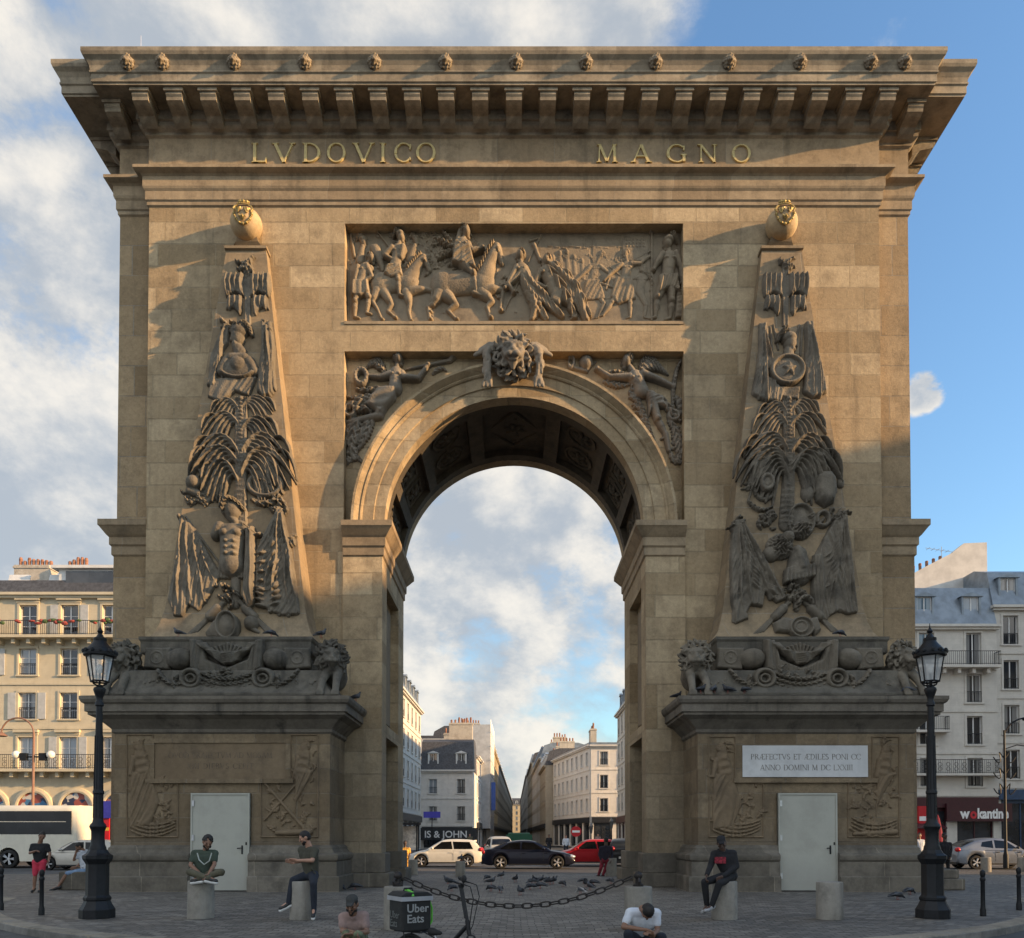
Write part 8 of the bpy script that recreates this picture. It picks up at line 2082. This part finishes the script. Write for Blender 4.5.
m = MB(); m.tube([(-.045,0,.72), (.04,0,1.11)], .020, 8); m.tube([(-.03,.02,.74), (.05,.02,1.11)], .009, 6); m.tube([Mh_ @ Vector(p) for p in ((.08,-.29,.04),(.03,-.2,.03),(-.03,-.08,-.01),(-.04,0,-.015),(-.03,.08,-.01),(.03,.2,.03),(.08,.29,.04))], .013, 8); m.lathe([(.03,-.02),(.035,0),(.03,.03)], (0,0,0), 10, 'z', Matrix.Translation((.04,0,1.10))); hbar = m.build('handlebar', BIKE, bike, 50)
for s in (-1, 1): MB().tube([Mh_ @ Vector((.05, s*.23, .035)), Mh_ @ Vector((.085, s*.31, .045))], .020, 8).build('grip', GRIP, hbar, 50)
for s in (-1, 1): MB().tube([Mh_ @ Vector((.03, s*.18, .02)), Mh_ @ Vector((-.04, s*.2, .0)), Mh_ @ Vector((-.05, s*.28, -.01))], .008, 6).build('brake_lever', BIKE, hbar, 50)
m = MB(); m.ball(Mh_ @ Vector((-.05,.05,.05)), (.035,.03,.045), 8, 6); m.tube([Mh_ @ Vector((-.04,.05,-.01)), Mh_ @ Vector((-.05,.05,.04))], .012, 6); m.build('front_light', GRIP, hbar, 60)
for s, q in ((-1, .13), (1, .2)): MB().tube([Mh_ @ Vector((-.03, s*.17, .01)), Mh_ @ Vector((-.15, s*.17, -.03)), Mh_ @ Vector((-.19, s*q, -.16)), Mh_ @ Vector((-.16, s*q*.8, -.3)), (-.10, s*.03, .66), (-.07, 0, .58)], .006, 6).build('brake_cable', GRIP, hbar, 60)
MB().tube([(.40,0,.48),(.42,0,.53)], .014, 8).build('seat_post', STEEL, bike); m = MB(); m.caps((.34,0,.55), .026, (.42,0,.555), .04, 8); m.caps((.42,0,.555), .045, (.47,0,.56), .05, 8); remeshed(m, 'saddle', GRIP, bike, .012, 4)
m = MB(); m.lathe([(.075,-.008),(.08,0),(.075,.008)], (0,0,0), 18, 'y', Matrix.Translation((.36,-.05,.28))); m.tube([(.36,-.07,.28),(.42,-.075,.14)], .01, 6); m.tube([(.36,.07,.28),(.30,.075,.42)], .01, 6); m.box(.38,.46,-.17,-.07,.125,.15); m.box(.26,.34,.07,.17,.41,.435); m.tube([(.36,-.07,.28),(.36,.07,.28)], .012, 6); m.build('crankset', BIKE, bike)
m = MB()
for s in (-1, 1): m.tube([(.56, s*.07, .545), (.98, s*.07, .545)], .008, 6); m.tube([(.78, s*.055, r_w), (.84, s*.07, .545)], .007, 6)
for k in range(5): m.tube([(.58+.095*k, -.07, .545), (.58+.095*k, .07, .545)], .007, 6)
m.tube([(.40,0,.48), (.58,0,.545)], .008, 6); m.build('rear_rack', BIKE, bike, 60)
bp = Matrix.Translation(bike.location) @ Matrix.Rotation(BA, 4, 'Z') @ Vector((.80, 0, .555))
s_ = .185; hb = .44
bag = empty('delivery_bag', bp, R(33), 'black cube delivery bag with bright green straps riding on the bicycle rack', 'bag')
MB().box(-s_, s_, -s_, s_, 0, hb-.05).build('bag_body', BAGB, bag, bevel=.022)
m = MB().prism([(-s_-.012, hb-.06), (s_+.012, hb-.06), (s_+.012, hb-.02), (s_-.05, hb+.015), (-s_+.05, hb+.015), (-s_-.012, hb-.02)], -s_-.012, s_+.012, 'y'); m.build('lid', BAGB, bag, bevel=.012)
MB().box(-s_-.016, s_+.016, -s_-.0165, -s_-.0125, hb-.085, hb-.035).build('reflective_tape', REFL, bag); MB().box(-s_-.0165, -s_-.0125, -s_-.012, s_+.012, hb-.085, hb-.035).build('reflective_tape', REFL, bag)
MB().tube([(-.06, -s_-.02, hb-.03), (-.05, -s_+.02, hb+.012), (-.02, 0, hb+.024), (.02, s_-.02, hb+.016)], .016, 6).build('strap', GREENS, bag)
MB().tube([(s_+.012, -.1, hb-.08), (s_+.05, -.1, hb-.18), (s_+.05, -.1, .10), (s_+.015, -.1, .05)], .014, 6).build('strap', GREENS, bag)
MB().tube([(-.06,.05,hb+.01),(-.05,.05,hb+.045),(.05,.05,hb+.045),(.06,.05,hb+.01)], .012, 6).build('carry_handle', BAGB, bag)
text_obj('Uber', .135, BAGT, bag, (-.13, -s_-.004, .225), extrude=.002, name='bag_lettering', bold=.002); text_obj('Eats', .135, BAGT, bag, (-.13, -s_-.004, .105), extrude=.002, name='bag_lettering', bold=.002)
text_obj('Uber', .12, BAGT2, bag, (-s_-.004, .14, .15), (R(90), 0, R(-90)), .002, 'bag_lettering'); text_obj('Eats', .12, BAGT2, bag, (-s_-.004, .14, .05), (R(90), 0, R(-90)), .002, 'bag_lettering')
